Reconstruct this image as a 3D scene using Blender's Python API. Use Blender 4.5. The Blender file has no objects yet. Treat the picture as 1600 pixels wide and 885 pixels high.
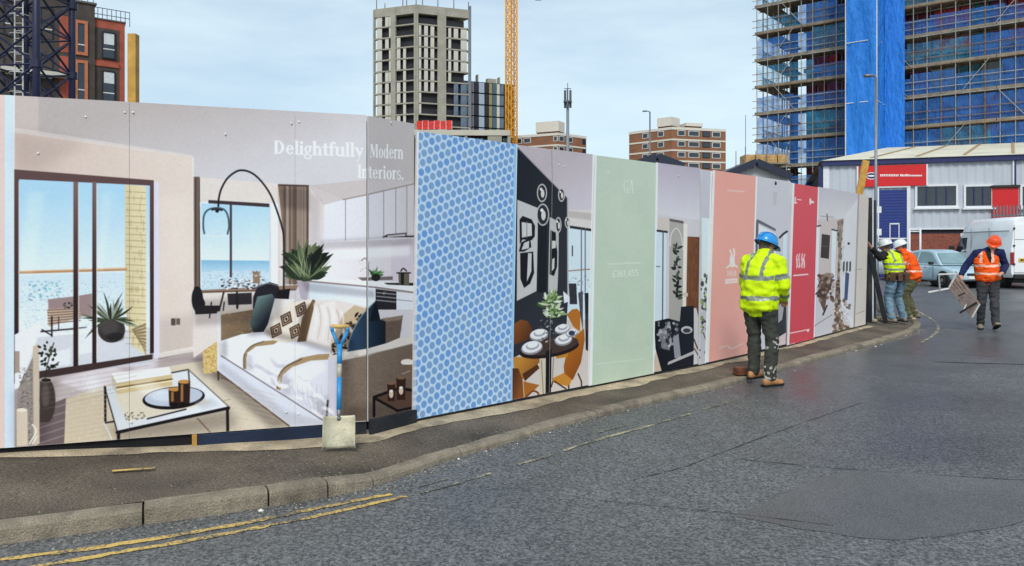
import bpy, bmesh, math, random
import numpy as np
from mathutils import Vector, Matrix, noise as mnoise
R = math.radians
random.seed(11)
scene = bpy.context.scene
C = scene.collection

# ------------------------------------------------------------------ camera
CAMH = 1.49                      # eye height above the pavement, metres
FPX, CX, HZ = 1200.0, 800.0, 386.0   # focal length, centre column and horizon row of the photograph, pixels
cam = bpy.data.cameras.new('camera'); cam_o = bpy.data.objects.new('camera', cam); C.objects.link(cam_o)
cam.sensor_width = 36; cam.lens = 27.0; cam.shift_y = -0.0353
cam.clip_start = 0.05; cam.clip_end = 3000
cam_o.location = (0, 0, CAMH); cam_o.rotation_euler = (R(90), 0, 0)
scene.camera = cam_o
# ------------------------------------------------------------------ sky, sun, exposure
SUN_EL, SUN_AZ = 46.0, 186.0     # azimuth clockwise from +Y
world = bpy.data.worlds.new('World'); scene.world = world; world.use_nodes = True
nt = world.node_tree; nt.nodes.clear()
out = nt.nodes.new('ShaderNodeOutputWorld'); bg = nt.nodes.new('ShaderNodeBackground')
sky = nt.nodes.new('ShaderNodeTexSky'); sky.sky_type = 'NISHITA'; sky.sun_disc = False
sky.sun_elevation = R(SUN_EL); sky.sun_rotation = R(SUN_AZ); sky.air_density = 1.0; sky.dust_density = 1.5; sky.ozone_density = 1.5
tc = nt.nodes.new('ShaderNodeTexCoord')
mp = nt.nodes.new('ShaderNodeMapping'); mp.inputs['Scale'].default_value = (1.0, 1.0, 4.5)
nz = nt.nodes.new('ShaderNodeTexNoise'); nz.inputs['Scale'].default_value = 2.2; nz.inputs['Detail'].default_value = 7; nz.inputs['Roughness'].default_value = 0.55
cr = nt.nodes.new('ShaderNodeValToRGB'); cr.color_ramp.elements[0].position = 0.38; cr.color_ramp.elements[1].position = 0.66
cr.color_ramp.elements[0].color = (0.42, 0.42, 0.42, 1); cr.color_ramp.elements[1].color = (0.86, 0.86, 0.86, 1)
mx = nt.nodes.new('ShaderNodeMixRGB'); mx.inputs[2].default_value = (5.7, 6.95, 7.5, 1)   # thin bright cloud
nt.links.new(tc.outputs['Generated'], mp.inputs['Vector']); nt.links.new(mp.outputs[0], nz.inputs['Vector'])
nt.links.new(nz.outputs['Fac'], cr.inputs[0]); nt.links.new(cr.outputs[0], mx.inputs[0])
nt.links.new(sky.outputs[0], mx.inputs[1]); nt.links.new(mx.outputs[0], bg.inputs['Color'])
bg.inputs['Strength'].default_value = 0.10
nt.links.new(bg.outputs[0], out.inputs[0])
sun = bpy.data.lights.new('sun', 'SUN'); sun.energy = 1.5; sun.angle = R(16); sun.color = (1.0, 0.96, 0.9)
sun_o = bpy.data.objects.new('sun', sun); C.objects.link(sun_o)
_d = Vector((math.sin(R(SUN_AZ))*math.cos(R(SUN_EL)), math.cos(R(SUN_AZ))*math.cos(R(SUN_EL)), math.sin(R(SUN_EL))))
sun_o.rotation_euler = (-_d).to_track_quat('-Z', 'Y').to_euler(); sun_o.location = _d*60
vs = scene.view_settings; vs.view_transform = 'Standard'; vs.look = 'None'; vs.exposure = 0.5; vs.gamma = 1.0; vs.use_curve_mapping = False

# ------------------------------------------------------------------ helpers
def W(px, py, Y): return Vector(((px-CX)/FPX*Y, Y, CAMH-(py-HZ)/FPX*Y))
def G(px, py, z=-0.1):            # where a pixel's ray meets the level z
    Y = FPX*(CAMH-z)/(py-HZ); return Vector(((px-CX)/FPX*Y, Y, z))
def s2l(c): c = c/255.0; return c/12.92 if c <= .04045 else ((c+.055)/1.055)**2.4
def lin(rgb): return tuple(s2l(v) for v in rgb)+(1.0,)

_M = {}
def mat(name, rgb=None, rough=.6, spec=.5, metal=0., var=.12, vscale=4., bump=0., bscale=40., coat=0., rvar=0., alpha=1., trans=0., dirt=0., grit=0., gscale=110.):
    """procedural principled material: base colour broken up by two noises, optional bump, dirt and roughness break-up"""
    if name in _M: return _M[name]
    m = bpy.data.materials.new(name); m.use_nodes = True; _M[name] = m
    n = m.node_tree; b = n.nodes['Principled BSDF']; L = n.links.new
    b.inputs['Roughness'].default_value = rough; b.inputs['Metallic'].default_value = metal
    b.inputs['Specular IOR Level'].default_value = spec; b.inputs['Coat Weight'].default_value = coat
    b.inputs['Alpha'].default_value = alpha; b.inputs['Transmission Weight'].default_value = trans
    col = lin(rgb)
    t = n.nodes.new('ShaderNodeTexCoord'); z = n.nodes.new('ShaderNodeTexNoise')
    z.inputs['Scale'].default_value = vscale; z.inputs['Detail'].default_value = 6
    L(t.outputs['Object'], z.inputs['Vector'])
    r = n.nodes.new('ShaderNodeValToRGB'); r.color_ramp.elements[0].position = .3; r.color_ramp.elements[1].position = .7
    r.color_ramp.elements[0].color = tuple(c*(1-var) for c in col[:3])+(1,); r.color_ramp.elements[1].color = tuple(min(1, c*(1+var)) for c in col[:3])+(1,)
    L(z.outputs['Fac'], r.inputs[0]); src = r.outputs[0]
    if dirt > 0:
        z2 = n.nodes.new('ShaderNodeTexNoise'); z2.inputs['Scale'].default_value = vscale*.45; z2.inputs['Detail'].default_value = 9; z2.inputs['Roughness'].default_value = .7
        L(t.outputs['Object'], z2.inputs['Vector'])
        r2 = n.nodes.new('ShaderNodeValToRGB'); r2.color_ramp.elements[0].position = .5; r2.color_ramp.elements[1].position = .72
        r2.color_ramp.elements[1].color = (dirt, dirt, dirt, 1)
        L(z2.outputs['Fac'], r2.inputs[0])
        x = n.nodes.new('ShaderNodeMixRGB'); x.inputs[2].default_value = (.09, .075, .06, 1)
        L(r2.outputs[0], x.inputs[0]); L(src, x.inputs[1]); src = x.outputs[0]
    if grit > 0:
        zg = n.nodes.new('ShaderNodeTexNoise'); zg.inputs['Scale'].default_value = gscale; zg.inputs['Detail'].default_value = 3; zg.inputs['Roughness'].default_value = .8; L(t.outputs['Object'], zg.inputs['Vector'])
        rg = n.nodes.new('ShaderNodeMapRange'); rg.inputs['From Min'].default_value = .3; rg.inputs['From Max'].default_value = .7; rg.inputs['To Min'].default_value = 1-grit; rg.inputs['To Max'].default_value = 1+grit; L(zg.outputs['Fac'], rg.inputs[0])
        xg = n.nodes.new('ShaderNodeMixRGB'); xg.blend_type = 'MULTIPLY'; xg.inputs[0].default_value = 1; L(src, xg.inputs[1]); L(rg.outputs[0], xg.inputs[2]); src = xg.outputs[0]
    L(src, b.inputs['Base Color'])
    if rvar > 0:
        q = n.nodes.new('ShaderNodeMapRange'); q.inputs['To Min'].default_value = max(.03, rough-rvar); q.inputs['To Max'].default_value = min(1, rough+rvar)
        L(z.outputs['Fac'], q.inputs[0]); L(q.outputs[0], b.inputs['Roughness'])
    if bump > 0:
        z3 = n.nodes.new('ShaderNodeTexNoise'); z3.inputs['Scale'].default_value = bscale; z3.inputs['Detail'].default_value = 5
        L(t.outputs['Object'], z3.inputs['Vector'])
        bp = n.nodes.new('ShaderNodeBump'); bp.inputs['Strength'].default_value = bump; bp.inputs['Distance'].default_value = .01
        L(z3.outputs['Fac'], bp.inputs['Height']); L(bp.outputs[0], b.inputs['Normal'])
    return m

class MB:
    """collects shapes into ONE mesh object"""
    def __init__(s): s.v = []; s.f = []; s.m = []
    def add(s, vs_, fs, mi=0):
        o = len(s.v); s.v += [tuple(v) for v in vs_]; s.f += [tuple(i+o for i in f) for f in fs]; s.m += [mi]*len(fs); return s
    def box(s, x0, x1, y0, y1, z0, z1, mi=0):
        return s.add([(x0,y0,z0),(x1,y0,z0),(x1,y1,z0),(x0,y1,z0),(x0,y0,z1),(x1,y0,z1),(x1,y1,z1),(x0,y1,z1)],
              [(0,3,2,1),(4,5,6,7),(0,1,5,4),(1,2,6,5),(2,3,7,6),(3,0,4,7)], mi)
    def obox(s, c, u, v, w, mi=0):     # centre and three half-axes
        c, u, v, w = map(Vector, (c, u, v, w)); P = []
        for k in (-1, 1):
            for a, b in ((-1,-1),(1,-1),(1,1),(-1,1)): P.append(c+u*a+v*b+w*k)
        return s.add(P, [(0,3,2,1),(4,5,6,7),(0,1,5,4),(1,2,6,5),(2,3,7,6),(3,0,4,7)], mi)
    def bar(s, p, q, w, h=None, side=None, mi=0):
        p, q = Vector(p), Vector(q); d = q-p; h = w if h is None else h
        sd = Vector(side) if side is not None else (Vector((0,0,1)).cross(d) if abs(d.normalized().z) < .95 else Vector((1,0,0)))
        sd = (sd-d*(sd.dot(d)/d.length_squared)).normalized(); up = d.normalized().cross(sd)
        return s.obox((p+q)/2, sd*w/2, up*h/2, d/2, mi)
    def tube(s, p, q, r0, r1=None, n=8, mi=0):
        p, q = Vector(p), Vector(q); r1 = r0 if r1 is None else r1; d = (q-p).normalized()
        a = d.orthogonal().normalized(); b = d.cross(a); P = []
        for c, r in ((p, r0), (q, r1)):
            for i in range(n):
                t = 2*math.pi*i/n; P.append(c+a*r*math.cos(t)+b*r*math.sin(t))
        return s.add(P, [(i, (i+1) % n, n+(i+1) % n, n+i) for i in range(n)]+[tuple(range(n))[::-1], tuple(range(n, 2*n))], mi)
    def path(s, pts, r, n=6, mi=0):
        for a, b in zip(pts[:-1], pts[1:]): s.tube(a, b, r, r, n, mi)
        return s
    def rings(s, rr, mi=0, caps=True):
        n = len(rr[0]); P = [p for r in rr for p in r]; F = []
        for k in range(len(rr)-1):
            for i in range(n): F.append((k*n+i, k*n+(i+1) % n, (k+1)*n+(i+1) % n, (k+1)*n+i))
        if caps: F += [tuple(range(n))[::-1], tuple(range((len(rr)-1)*n, len(rr)*n))]
        return s.add(P, F, mi)
    def lathe(s, c, prof, n=16, mi=0):          # prof: (radius, z)
        c = Vector(c); return s.rings([[c+Vector((r*math.cos(2*math.pi*i/n), r*math.sin(2*math.pi*i/n), z)) for i in range(n)] for r, z in prof], mi)
    def prism(s, poly, ext, mi=0):              # planar polygon pushed along ext
        n = len(poly); e = Vector(ext); P = [Vector(p) for p in poly]; P += [p+e for p in P]
        return s.add(P, [tuple(range(n))[::-1], tuple(range(n, 2*n))]+[(i, (i+1) % n, n+(i+1) % n, n+i) for i in range(n)], mi)
    def mesh(s, name, mats, smooth=False, fix=True):
        me = bpy.data.meshes.new(name); me.from_pydata(s.v, [], s.f); me.update()
        for m in (mats if isinstance(mats, (list, tuple)) else [mats]): me.materials.append(m)
        me.polygons.foreach_set('material_index', s.m)
        if fix:
            b = bmesh.new(); b.from_mesh(me); bmesh.ops.recalc_face_normals(b, faces=b.faces); b.to_mesh(me); b.free()
        if smooth: me.polygons.foreach_set('use_smooth', [True]*len(me.polygons))
        return me
    def build(s, name, mats, parent=None, smooth=False, bevel=0, fix=True, seg=2):
        return link(name, s.mesh(name, mats, smooth, fix), parent, bevel, seg)

def link(name, me, parent=None, bevel=0, seg=2):
    o = bpy.data.objects.new(name, me); C.objects.link(o)
    if parent is not None:
        o.parent = parent
        if parent.get('_w'):                      # part modelled in world coordinates under an unrotated thing
            base = Vector(parent.location) if parent.parent is None else Vector((0, 0, 0))
            o.location = -base
        if parent.parent is not None and parent.parent.get('_w') : o['_w'] = 1
    if bevel:
        b = o.modifiers.new('bevel', 'BEVEL'); b.width = bevel; b.segments = seg; b.limit_method = 'ANGLE'; b.angle_limit = R(40)
        b.harden_normals = False
    return o
def tag(o, label, cat, group=None):
    o['label'] = label; o['category'] = cat
    if group: o['group'] = group
    return o
def thing(name, label, cat, loc=(0,0,0), rz=0., group=None, world=False):
    o = bpy.data.objects.new(name, None); C.objects.link(o); o.location = loc; o.rotation_euler = (0, 0, rz); o.empty_display_size = .2
    if world: o['_w'] = 1
    return tag(o, label, cat, group)
def sub(mb, name, mats, part, **k):               # sub-part of a part: shares its coordinates
    o = mb.build(name, mats, None, **k); o.parent = part; return o
def struct(o): o['kind'] = 'structure'; return o
def copy_part(o, parent, loc, rz=None):
    c = o.copy(); C.objects.link(c); c.parent = parent; c.location = loc
    if rz is not None: c.rotation_euler = (0, 0, rz)
    return c
# ================================================================== THE SETTING: ground, road, kerb, pavement
def asphalt(name, base, light, wet_lo, wet_hi, stone=150., seed=0.):
    m = bpy.data.materials.new(name); m.use_nodes = True; n = m.node_tree; b = n.nodes['Principled BSDF']; L = n.links.new
    t = n.nodes.new('ShaderNodeTexCoord'); mp = n.nodes.new('ShaderNodeMapping'); mp.inputs['Location'].default_value = (seed, seed*1.7, 0)
    L(t.outputs['Object'], mp.inputs['Vector']); V = mp.outputs[0]
    vo = n.nodes.new('ShaderNodeTexVoronoi'); vo.inputs['Scale'].default_value = stone; vo.inputs['Randomness'].default_value = 1
    L(V, vo.inputs['Vector'])
    ag = n.nodes.new('ShaderNodeTexNoise'); ag.inputs['Scale'].default_value = stone*.6; ag.inputs['Detail'].default_value = 4; ag.inputs['Roughness'].default_value = .75; L(V, ag.inputs['Vector'])
    r1 = n.nodes.new('ShaderNodeValToRGB'); r1.color_ramp.elements[0].position = .40; r1.color_ramp.elements[1].position = .68
    r1.color_ramp.elements[0].color = (base*.52, base*.52, base*.52, 1); r1.color_ramp.elements[1].color = (light, light, light*1.0, 1)
    L(ag.outputs['Fac'], r1.inputs[0])
    big = n.nodes.new('ShaderNodeTexNoise'); big.inputs['Scale'].default_value = .38; big.inputs['Detail'].default_value = 5; big.inputs['Roughness'].default_value = .5; L(V, big.inputs['Vector'])
    wr = n.nodes.new('ShaderNodeValToRGB'); wr.color_ramp.elements[0].position = .40; wr.color_ramp.elements[1].position = .60; 
    sx = n.nodes.new('ShaderNodeSeparateXYZ'); L(t.outputs['Object'], sx.inputs[0]); dr = n.nodes.new('ShaderNodeMapRange'); dr.inputs['From Min'].default_value = -1.; dr.inputs['From Max'].default_value = 6.; dr.inputs['To Min'].default_value = -.14; dr.inputs['To Max'].default_value = .09; L(sx.outputs['X'], dr.inputs[0])   # water stands towards the crown of the bend
    da = n.nodes.new('ShaderNodeMath'); da.operation = 'ADD'; L(big.outputs['Fac'], da.inputs[0]); L(dr.outputs[0], da.inputs[1]); L(da.outputs[0], wr.inputs[0])
    mid = n.nodes.new('ShaderNodeTexNoise'); mid.inputs['Scale'].default_value = 2.3; mid.inputs['Detail'].default_value = 8; mid.inputs['Roughness'].default_value = .65; L(V, mid.inputs['Vector'])
    mr = n.nodes.new('ShaderNodeMapRange'); mr.inputs['To Min'].default_value = .65; mr.inputs['To Max'].default_value = 1.35; L(mid.outputs['Fac'], mr.inputs[0])
    mu = n.nodes.new('ShaderNodeMixRGB'); mu.blend_type = 'MULTIPLY'; mu.inputs[0].default_value = 1; L(r1.outputs[0], mu.inputs[1]); L(mr.outputs[0], mu.inputs[2])
    dk = n.nodes.new('ShaderNodeMixRGB'); dk.blend_type = 'MULTIPLY'; dk.inputs[2].default_value = (.72, .72, .74, 1); L(wr.outputs[0], dk.inputs[0]); L(mu.outputs[0], dk.inputs[1])
    L(dk.outputs[0], b.inputs['Base Color'])
    rr = n.nodes.new('ShaderNodeMapRange'); rr.inputs['To Min'].default_value = wet_hi; rr.inputs['To Max'].default_value = wet_lo; L(wr.outputs[0], rr.inputs[0])
    ra = n.nodes.new('ShaderNodeMath'); ra.operation = 'MULTIPLY_ADD'; ra.inputs[1].default_value = .22; L(mid.outputs['Fac'], ra.inputs[0]); L(rr.outputs[0], ra.inputs[2])
    sb = n.nodes.new('ShaderNodeMath'); sb.operation = 'SUBTRACT'; sb.inputs[1].default_value = .11; L(ra.outputs[0], sb.inputs[0]); L(sb.outputs[0], b.inputs['Roughness'])
    bs = n.nodes.new('ShaderNodeMapRange'); bs.inputs['To Min'].default_value = .5; bs.inputs['To Max'].default_value = .2; L(wr.outputs[0], bs.inputs[0])
    bp = n.nodes.new('ShaderNodeBump'); bp.inputs['Distance'].default_value = .006; L(bs.outputs[0], bp.inputs['Strength'])
    sm = n.nodes.new('ShaderNodeMath'); sm.operation = 'ADD'; L(vo.outputs['Distance'], sm.inputs[0]); L(ag.outputs['Fac'], sm.inputs[1])
    L(sm.outputs[0], bp.inputs['Height']); L(bp.outputs[0], b.inputs['Normal'])
    b.inputs['Specular IOR Level'].default_value = .5
    return m
m_road = asphalt('wet asphalt', .075, .25, .31, .56, 92.)
m_patch = asphalt('smooth asphalt patch', .12, .20, .22, .34, 140., 7.)
m_tarmac = mat('pavement tarmac', (96, 86, 74), .72, .35, var=.55, vscale=1.4, bump=1., bscale=110, rvar=.15, dirt=.7, grit=.85, gscale=70)
m_conc = mat('dusty concrete', (176, 160, 134), .85, .3, var=.32, vscale=4.2, bump=.9, bscale=60, dirt=.85, grit=.35, gscale=80)
m_kerb = mat('kerb stone', (140, 129, 112), .8, .3, var=.3, vscale=6, bump=1.0, bscale=90, rvar=.1, dirt=.85, grit=.45, gscale=120)
m_dirt = mat('site ground', (110, 98, 82), .9, .2, var=.3, vscale=.6, bump=.5, bscale=8)

def grid_sheet(x0, x1, y0, y1, z, nx, ny, name, m):
    mb = MB(); P = [(x0+(x1-x0)*i/nx, y0+(y1-y0)*j/ny, z) for j in range(ny+1) for i in range(nx+1)]
    mb.add(P, [(j*(nx+1)+i, j*(nx+1)+i+1, (j+1)*(nx+1)+i+1, (j+1)*(nx+1)+i) for j in range(ny) for i in range(nx)])
    return struct(mb.build(name, m))
grid_sheet(-1500, 1500, -300, 2600, -.13, 10, 10, 'ground', m_dirt)
grid_sheet(-40, 60, -12, 46, -.10, 20, 20, 'road', m_road)

HP = [Vector(p) for p in ((-4.6, 4.935), (-1.149, 6.126), (-.827, 6.525), (2.363, 9.61), (4.154, 11.54), (6.80, 14.66))]  # foot of the hoarding, plan
KEY = [((-6,2.55),(-6.5,5.0)), ((-2.73,4.094),(-3.9,5.9)), ((-1.485,4.69),(-2.3,6.3)), ((-.949,5.06),(-1.6,6.6)), ((-.52,5.64),(-1.25,7.0)),
       ((0,6.26),(-.8,7.3)), ((.58,6.93),(-.2,7.9)), ((1.27,7.63),(.5,8.6)), ((2.6,8.92),(1.9,10.)), ((4.34,10.84),(3.6,11.9)), ((5.57,12.15),(4.8,13.3)),
       ((6.6,13.25),(5.8,14.5)), ((7.59,14.45),(6.3,15.5)), ((8.45,15.9),(6.6,16.2)), ((8.6,17.),(6.5,16.6)), ((8.2,18.2),(6.2,16.9)), ((7.,19.5),(5.5,17.2)), ((4.5,21.3),(4.,17.6))]
def crom(pts, n):
    P = [Vector(p) for p in pts]; P = [P[0]*2-P[1]]+P+[P[-1]*2-P[-2]]; o = []
    for i in range(1, len(P)-2):
        a, b, c, d = P[i-1:i+3]
        for k in range(n):
            t = k/n; o.append(.5*((2*b)+(c-a)*t+(2*a-5*b+4*c-d)*t*t+(3*b-a-3*c+d)*t**3))
    o.append(P[-2]); return o
NS = 14
kc = crom([k for k, _ in KEY], NS); ic = crom([i for _, i in KEY], NS)      # kerb front edge, inner edge
def knorm(i):                                                           # unit vector from road to pavement
    a, b = kc[max(0, i-1)], kc[min(len(kc)-1, i+1)]; t = (b-a).normalized(); return Vector((-t.y, t.x))
def sstep(a, b, x): t = max(0, min(1, (x-a)/(b-a))); return t*t*(3-2*t)
def z_in(x): return .05*(1-sstep(-3.6, -2.2, x))-.012*sstep(-2.2, -1.6, x)*(1-sstep(-1.3, -.7, x))
def z_kerb(x): return .004-.05*sstep(-1.25, -.75, x)
mb = MB(); NT = 8
for i in range(len(kc)):
    k = kc[i]+knorm(i)*.12
    for j in range(NT+1):
        t = j/NT; p = k.lerp(ic[i], t); zz = (z_kerb(kc[i].x)-.006)*(1-min(1, t*1.6))+z_in(p.x)*min(1, t*1.6)
        mb.v.append((p.x, p.y, zz+.004*mnoise.noise(Vector((p.x*1.5, p.y*1.5, 0)))))
for i in range(len(kc)-1):
    for j in range(NT): a = i*(NT+1)+j; mb.f.append((a, a+1, a+NT+2, a+NT+1)); mb.m.append(0)
pavement = struct(mb.build('pavement', m_tarmac, smooth=True))
def seg_hit(a, b, c, d):
    r = b-a; s = d-c; den = r.x*s.y-r.y*s.x
    if abs(den) < 1e-9: return None
    t = ((c-a).x*s.y-(c-a).y*s.x)/den; u = ((c-a).x*r.y-(c-a).y*r.x)/den
    return t if 0 <= u <= 1 and 0 <= t <= 1 else None
# dusty concrete bed along the foot of the hoarding, irregular outer edge
mb = MB(); rows = []
for i in range(len(kc)):
    k = kc[i]+knorm(i)*.12; tt = None
    for a, b in zip(HP[:-1], HP[1:]):
        h = seg_hit(k, ic[i], a, b)
        if h is not None: tt = h
    if tt is None: continue
    wd = .10+.14*mnoise.noise(Vector((kc[i].x*1.3, 3, 0)))+.05*mnoise.noise(Vector((kc[i].x*5, 9, 0)))
    wd += .10*sstep(-2.6, -1.9, kc[i].x)*(1-sstep(1.5, 3, kc[i].x)); wd *= sstep(-3.2, -2.2, kc[i].x)
    if wd < .02: continue
    ln = (ic[i]-k).length; row = []
    for q in (max(.02, tt-wd/ln), tt-wd/ln*.5, min(1, tt+.12/ln)):
        p = k.lerp(ic[i], q); zz = (z_kerb(kc[i].x)-.006)*(1-min(1, q*1.6))+z_in(p.x)*min(1, q*1.6)+.004*mnoise.noise(Vector((p.x*1.5, p.y*1.5, 0)))
        row.append((p.x, p.y, zz+(.0045 if q < tt-wd/ln*.7 else .012)))
    rows.append(row)
for r in rows: mb.v += r
for i in range(len(rows)-1):
    for j in range(2): a = i*3+j; mb.f.append((a, a+1, a+4, a+3)); mb.m.append(0)
struct(mb.build('concrete_strip', m_conc, smooth=True))
# kerb: a haunch strip carrying the single stones
def arc(pts):
    a = [0.]
    for p, q in zip(pts[:-1], pts[1:]): a.append(a[-1]+(q-p).length)
    return a
KA = arc(kc)
def at_arc(s):
    i = max(0, min(len(KA)-2, int(np.searchsorted(KA, s)-1))); t = (s-KA[i])/(KA[i+1]-KA[i]); n = knorm(i).lerp(knorm(i+1), t).normalized()
    return kc[i].lerp(kc[i+1], t), n
mb = MB(); P = []
for i in range(0, len(kc), 2):
    for o, z in ((.024, -.14), (.024, z_kerb(kc[i].x)-.03), (.118, z_kerb(kc[i].x)-.02), (.118, -.14)):
        q = kc[i]+knorm(i)*o; P.append((q.x, q.y, z))
n_ = len(P)//4
mb.add(P, [(i*4+j, i*4+(j+1) % 4, i*4+4+(j+1) % 4, i*4+4+j) for i in range(n_-1) for j in range(4)])
kerb = struct(mb.build('kerb', mat('kerb joint mortar', (44, 40, 36), .9, .2)))
def near_arc(p): return min(range(len(kc)), key=lambda i: (kc[i]-Vector(p)).length)
jo = [KA[near_arc(p)] for p in ((-2.115, 4.376), (-1.469, 4.70), (-1.165, 4.905), (-.93, 5.08))]
joints = [jo[0]-.9*k for k in (4, 3, 2, 1)]+jo
joints = [j for j in joints if j > 0]
while joints[-1] < KA[-1]-1.: joints.append(joints[-1]+.9)
rk = random.Random(5)
for s0, s1 in zip(joints[:-1], joints[1:]):
    mb = MB(); rr = []; dz = rk.uniform(-.003, .004); do = rk.uniform(-.003, .002); ns = 7
    for k in range(ns):
        s = s0+.006+(s1-s0-.012)*k/(ns-1); p, n = at_arc(s); zt = z_kerb(p.x)+dz; e = .007 if k in (0, ns-1) else 0
        ring = []
        for o, z in ((e, -.16), (e+.002, zt-.05), (e+.006, zt-.024), (.02+e, zt-.006-e*.4), (.05, zt-e*.5), (.124, zt-.002-e*.5), (.124, -.16)):
            q = p+n*(o+do); w = mnoise.noise(Vector((q.x*7, q.y*7, z*7)))*.004
            ring.append((q.x+n.x*w, q.y+n.y*w, z+(w*.6 if z > -.15 else 0)))
        rr.append(ring)
    mb.rings(rr); o = mb.build('kerb_stone', m_kerb, smooth=False); o.parent = kerb
# painted lines and joints: sheets on the road
def stripe(name, px, w, z, m, wear=0.012, seed=1, ragged=.35):
    P = [G(x, y, -.1) for x, y in px]; pts = crom([(p.x, p.y) for p in P], 10); mb = MB(); rn = random.Random(seed); V = []
    for i, p in enumerate(pts):
        a, b = pts[max(0, i-1)], pts[min(len(pts)-1, i+1)]; t = (b-a).normalized(); n = Vector((-t.y, t.x))
        V += [tuple((p+n*(w/2+rn.uniform(-wear, wear*.4)).__abs__()))+(z,), tuple((p-n*abs(w/2+rn.uniform(-wear, wear*.4))))+(z,)]
    mb.add(V, [(2*i, 2*i+1, 2*i+3, 2*i+2) for i in range(len(pts)-1)])
    return struct(mb.build(name, m))
def paint(name, rgb, worn):
    m = bpy.data.materials.new(name); m.use_nodes = True; n = m.node_tree; b = n.nodes['Principled BSDF']; L = n.links.new
    t = n.nodes.new('ShaderNodeTexCoord'); z = n.nodes.new('ShaderNodeTexNoise'); z.inputs['Scale'].default_value = 55; z.inputs['Detail'].default_value = 7; z.inputs['Roughness'].default_value = .7
    z2 = n.nodes.new('ShaderNodeTexNoise'); z2.inputs['Scale'].default_value = 4; z2.inputs['Detail'].default_value = 5
    ad = n.nodes.new('ShaderNodeMath'); ad.operation = 'MULTIPLY_ADD'; ad.inputs[1].default_value = .6
    L(t.outputs['Object'], z.inputs['Vector']); L(t.outputs['Object'], z2.inputs['Vector']); L(z2.outputs['Fac'], ad.inputs[0]); L(z.outputs['Fac'], ad.inputs[2])
    r = n.nodes.new('ShaderNodeValToRGB'); r.color_ramp.elements[0].position = worn; r.color_ramp.elements[1].position = worn+.16
    r.color_ramp.elements[0].color = (.085, .085, .083, 1); r.color_ramp.elements[1].color = lin(rgb)
    L(ad.outputs[0], r.inputs[0]); L(r.outputs[0], b.inputs['Base Color']); b.inputs['Roughness'].default_value = .5
    bp = n.nodes.new('ShaderNodeBump'); bp.inputs['Strength'].default_value = .6; bp.inputs['Distance'].default_value = .004; L(z.outputs['Fac'], bp.inputs['Height']); L(bp.outputs[0], b.inputs['Normal'])
    return m
m_yel = paint('worn yellow road paint', (214, 178, 96), .70); m_wht = paint('worn white road paint', (190, 178, 140), .76)
stripe('yellow_line', [(-160, 905), (0, 876), (156, 856), (312, 831), (400, 815), (500, 794), (612, 773)], .055, -.0955, m_yel, seed=2)
stripe('yellow_line', [(-60, 906), (60, 886), (200, 862), (344, 837), (400, 826), (529, 800), (635, 776)], .05, -.0955, m_yel, seed=3)
for k, (px, w) in enumerate((([(656, 771), (710, 757), (767, 740)], .045), ([(656, 761), (699, 749)], .03), ([(809, 727), (863, 711)], .04),
            ([(880, 705), (940, 686), (1010, 667), (1079, 647)], .045), ([(935, 676), (979, 665)], .03), ([(1100, 640), (1150, 626)], .04),
            ([(1424, 478), (1438, 489), (1454, 498), (1466, 509), (1462, 521), (1440, 536)], .07))):
    stripe('white_line', px, w, -.0955, m_wht, seed=10+k)
m_joint = mat('bitumen joint', (46, 46, 48), .55, .4, var=.2)
for k, (px, w) in enumerate((([(983, 752), (1066, 731), (1119, 711), (1230, 670), (1346, 630)], .010), ([(900, 779), (1053, 794), (1162, 805), (1302, 822)], .009),
            ([(1145, 717), (1337, 735), (1600, 751)], .011), ([(1460, 566), (1600, 570)], .05))):
    stripe('road_joint', px, w, -.0962, m_joint, wear=.006, seed=30+k)
mb = MB(); rn = random.Random(3); pp = []
outl = [(1150, 806), (1215, 776), (1280, 746), (1355, 735), (1450, 742), (1552, 748), (1640, 754), (1660, 790), (1600, 815), (1510, 832), (1430, 842), (1346, 840), (1240, 824)]
for x, y in outl: p = G(x, y, -.0975); pp.append((p.x, p.y))
pp = crom(pp+[pp[0]], 8)[:-1]
mb.add([(p.x+.02*mnoise.noise(Vector((p.x*6, p.y*6, 0))), p.y+.03*mnoise.noise(Vector((p.x*6, p.y*6, 4))), -.0975) for p in pp], [tuple(range(len(pp)))])
struct(mb.build('asphalt_patch', m_patch))
# yellow survey stroke sprayed on the pavement
mb = MB(); a, b = G(175, 736, .012), G(243, 731, .012); a2, b2 = G(176, 738.5, .012), G(241, 733.5, .012)
mb.add([a2, b2, b, a], [(0, 1, 2, 3)]); o = mb.build('yellow_line', m_yel); o.location.z = .006; struct(o)

# loose grit and litter lying in the gutter and along the boards
def grit(name, label, n, seed, place, rmin, rmax, m):
    rn = random.Random(seed); mb = MB()
    for _ in range(n):
        p = place(rn); r = rn.uniform(rmin, rmax)*rn.uniform(.5, 1); a = rn.uniform(0, 6.3); V = []
        for k in range(5): V.append((p.x+r*math.cos(a+k*1.257)*rn.uniform(.7, 1.2), p.y+r*math.sin(a+k*1.257)*rn.uniform(.7, 1.2), p.z))
        T_ = (p.x, p.y, p.z+r*rn.uniform(.5, .9)); mb.add(V+[T_], [(k, (k+1) % 5, 5) for k in range(5)])
    o = mb.build(name, m, fix=False); o['kind'] = 'stuff'; tag(o, label, 'grit'); return o
def gutter(rn): s_ = rn.uniform(1.5, 19); p, n = at_arc(s_); q = p-n*(abs(rn.gauss(0, .07))+.01); return Vector((q.x, q.y, -.1))
def footway(rn):
    i = rn.randrange(8, len(kc)-60); k = kc[i]+knorm(i)*.12; t = rn.random()**1.5*.6; p = k.lerp(ic[i], t); return Vector((p.x, p.y, (z_kerb(kc[i].x)-.006)*(1-min(1, t*1.6))+z_in(p.x)*min(1, t*1.6)+.002))
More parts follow.
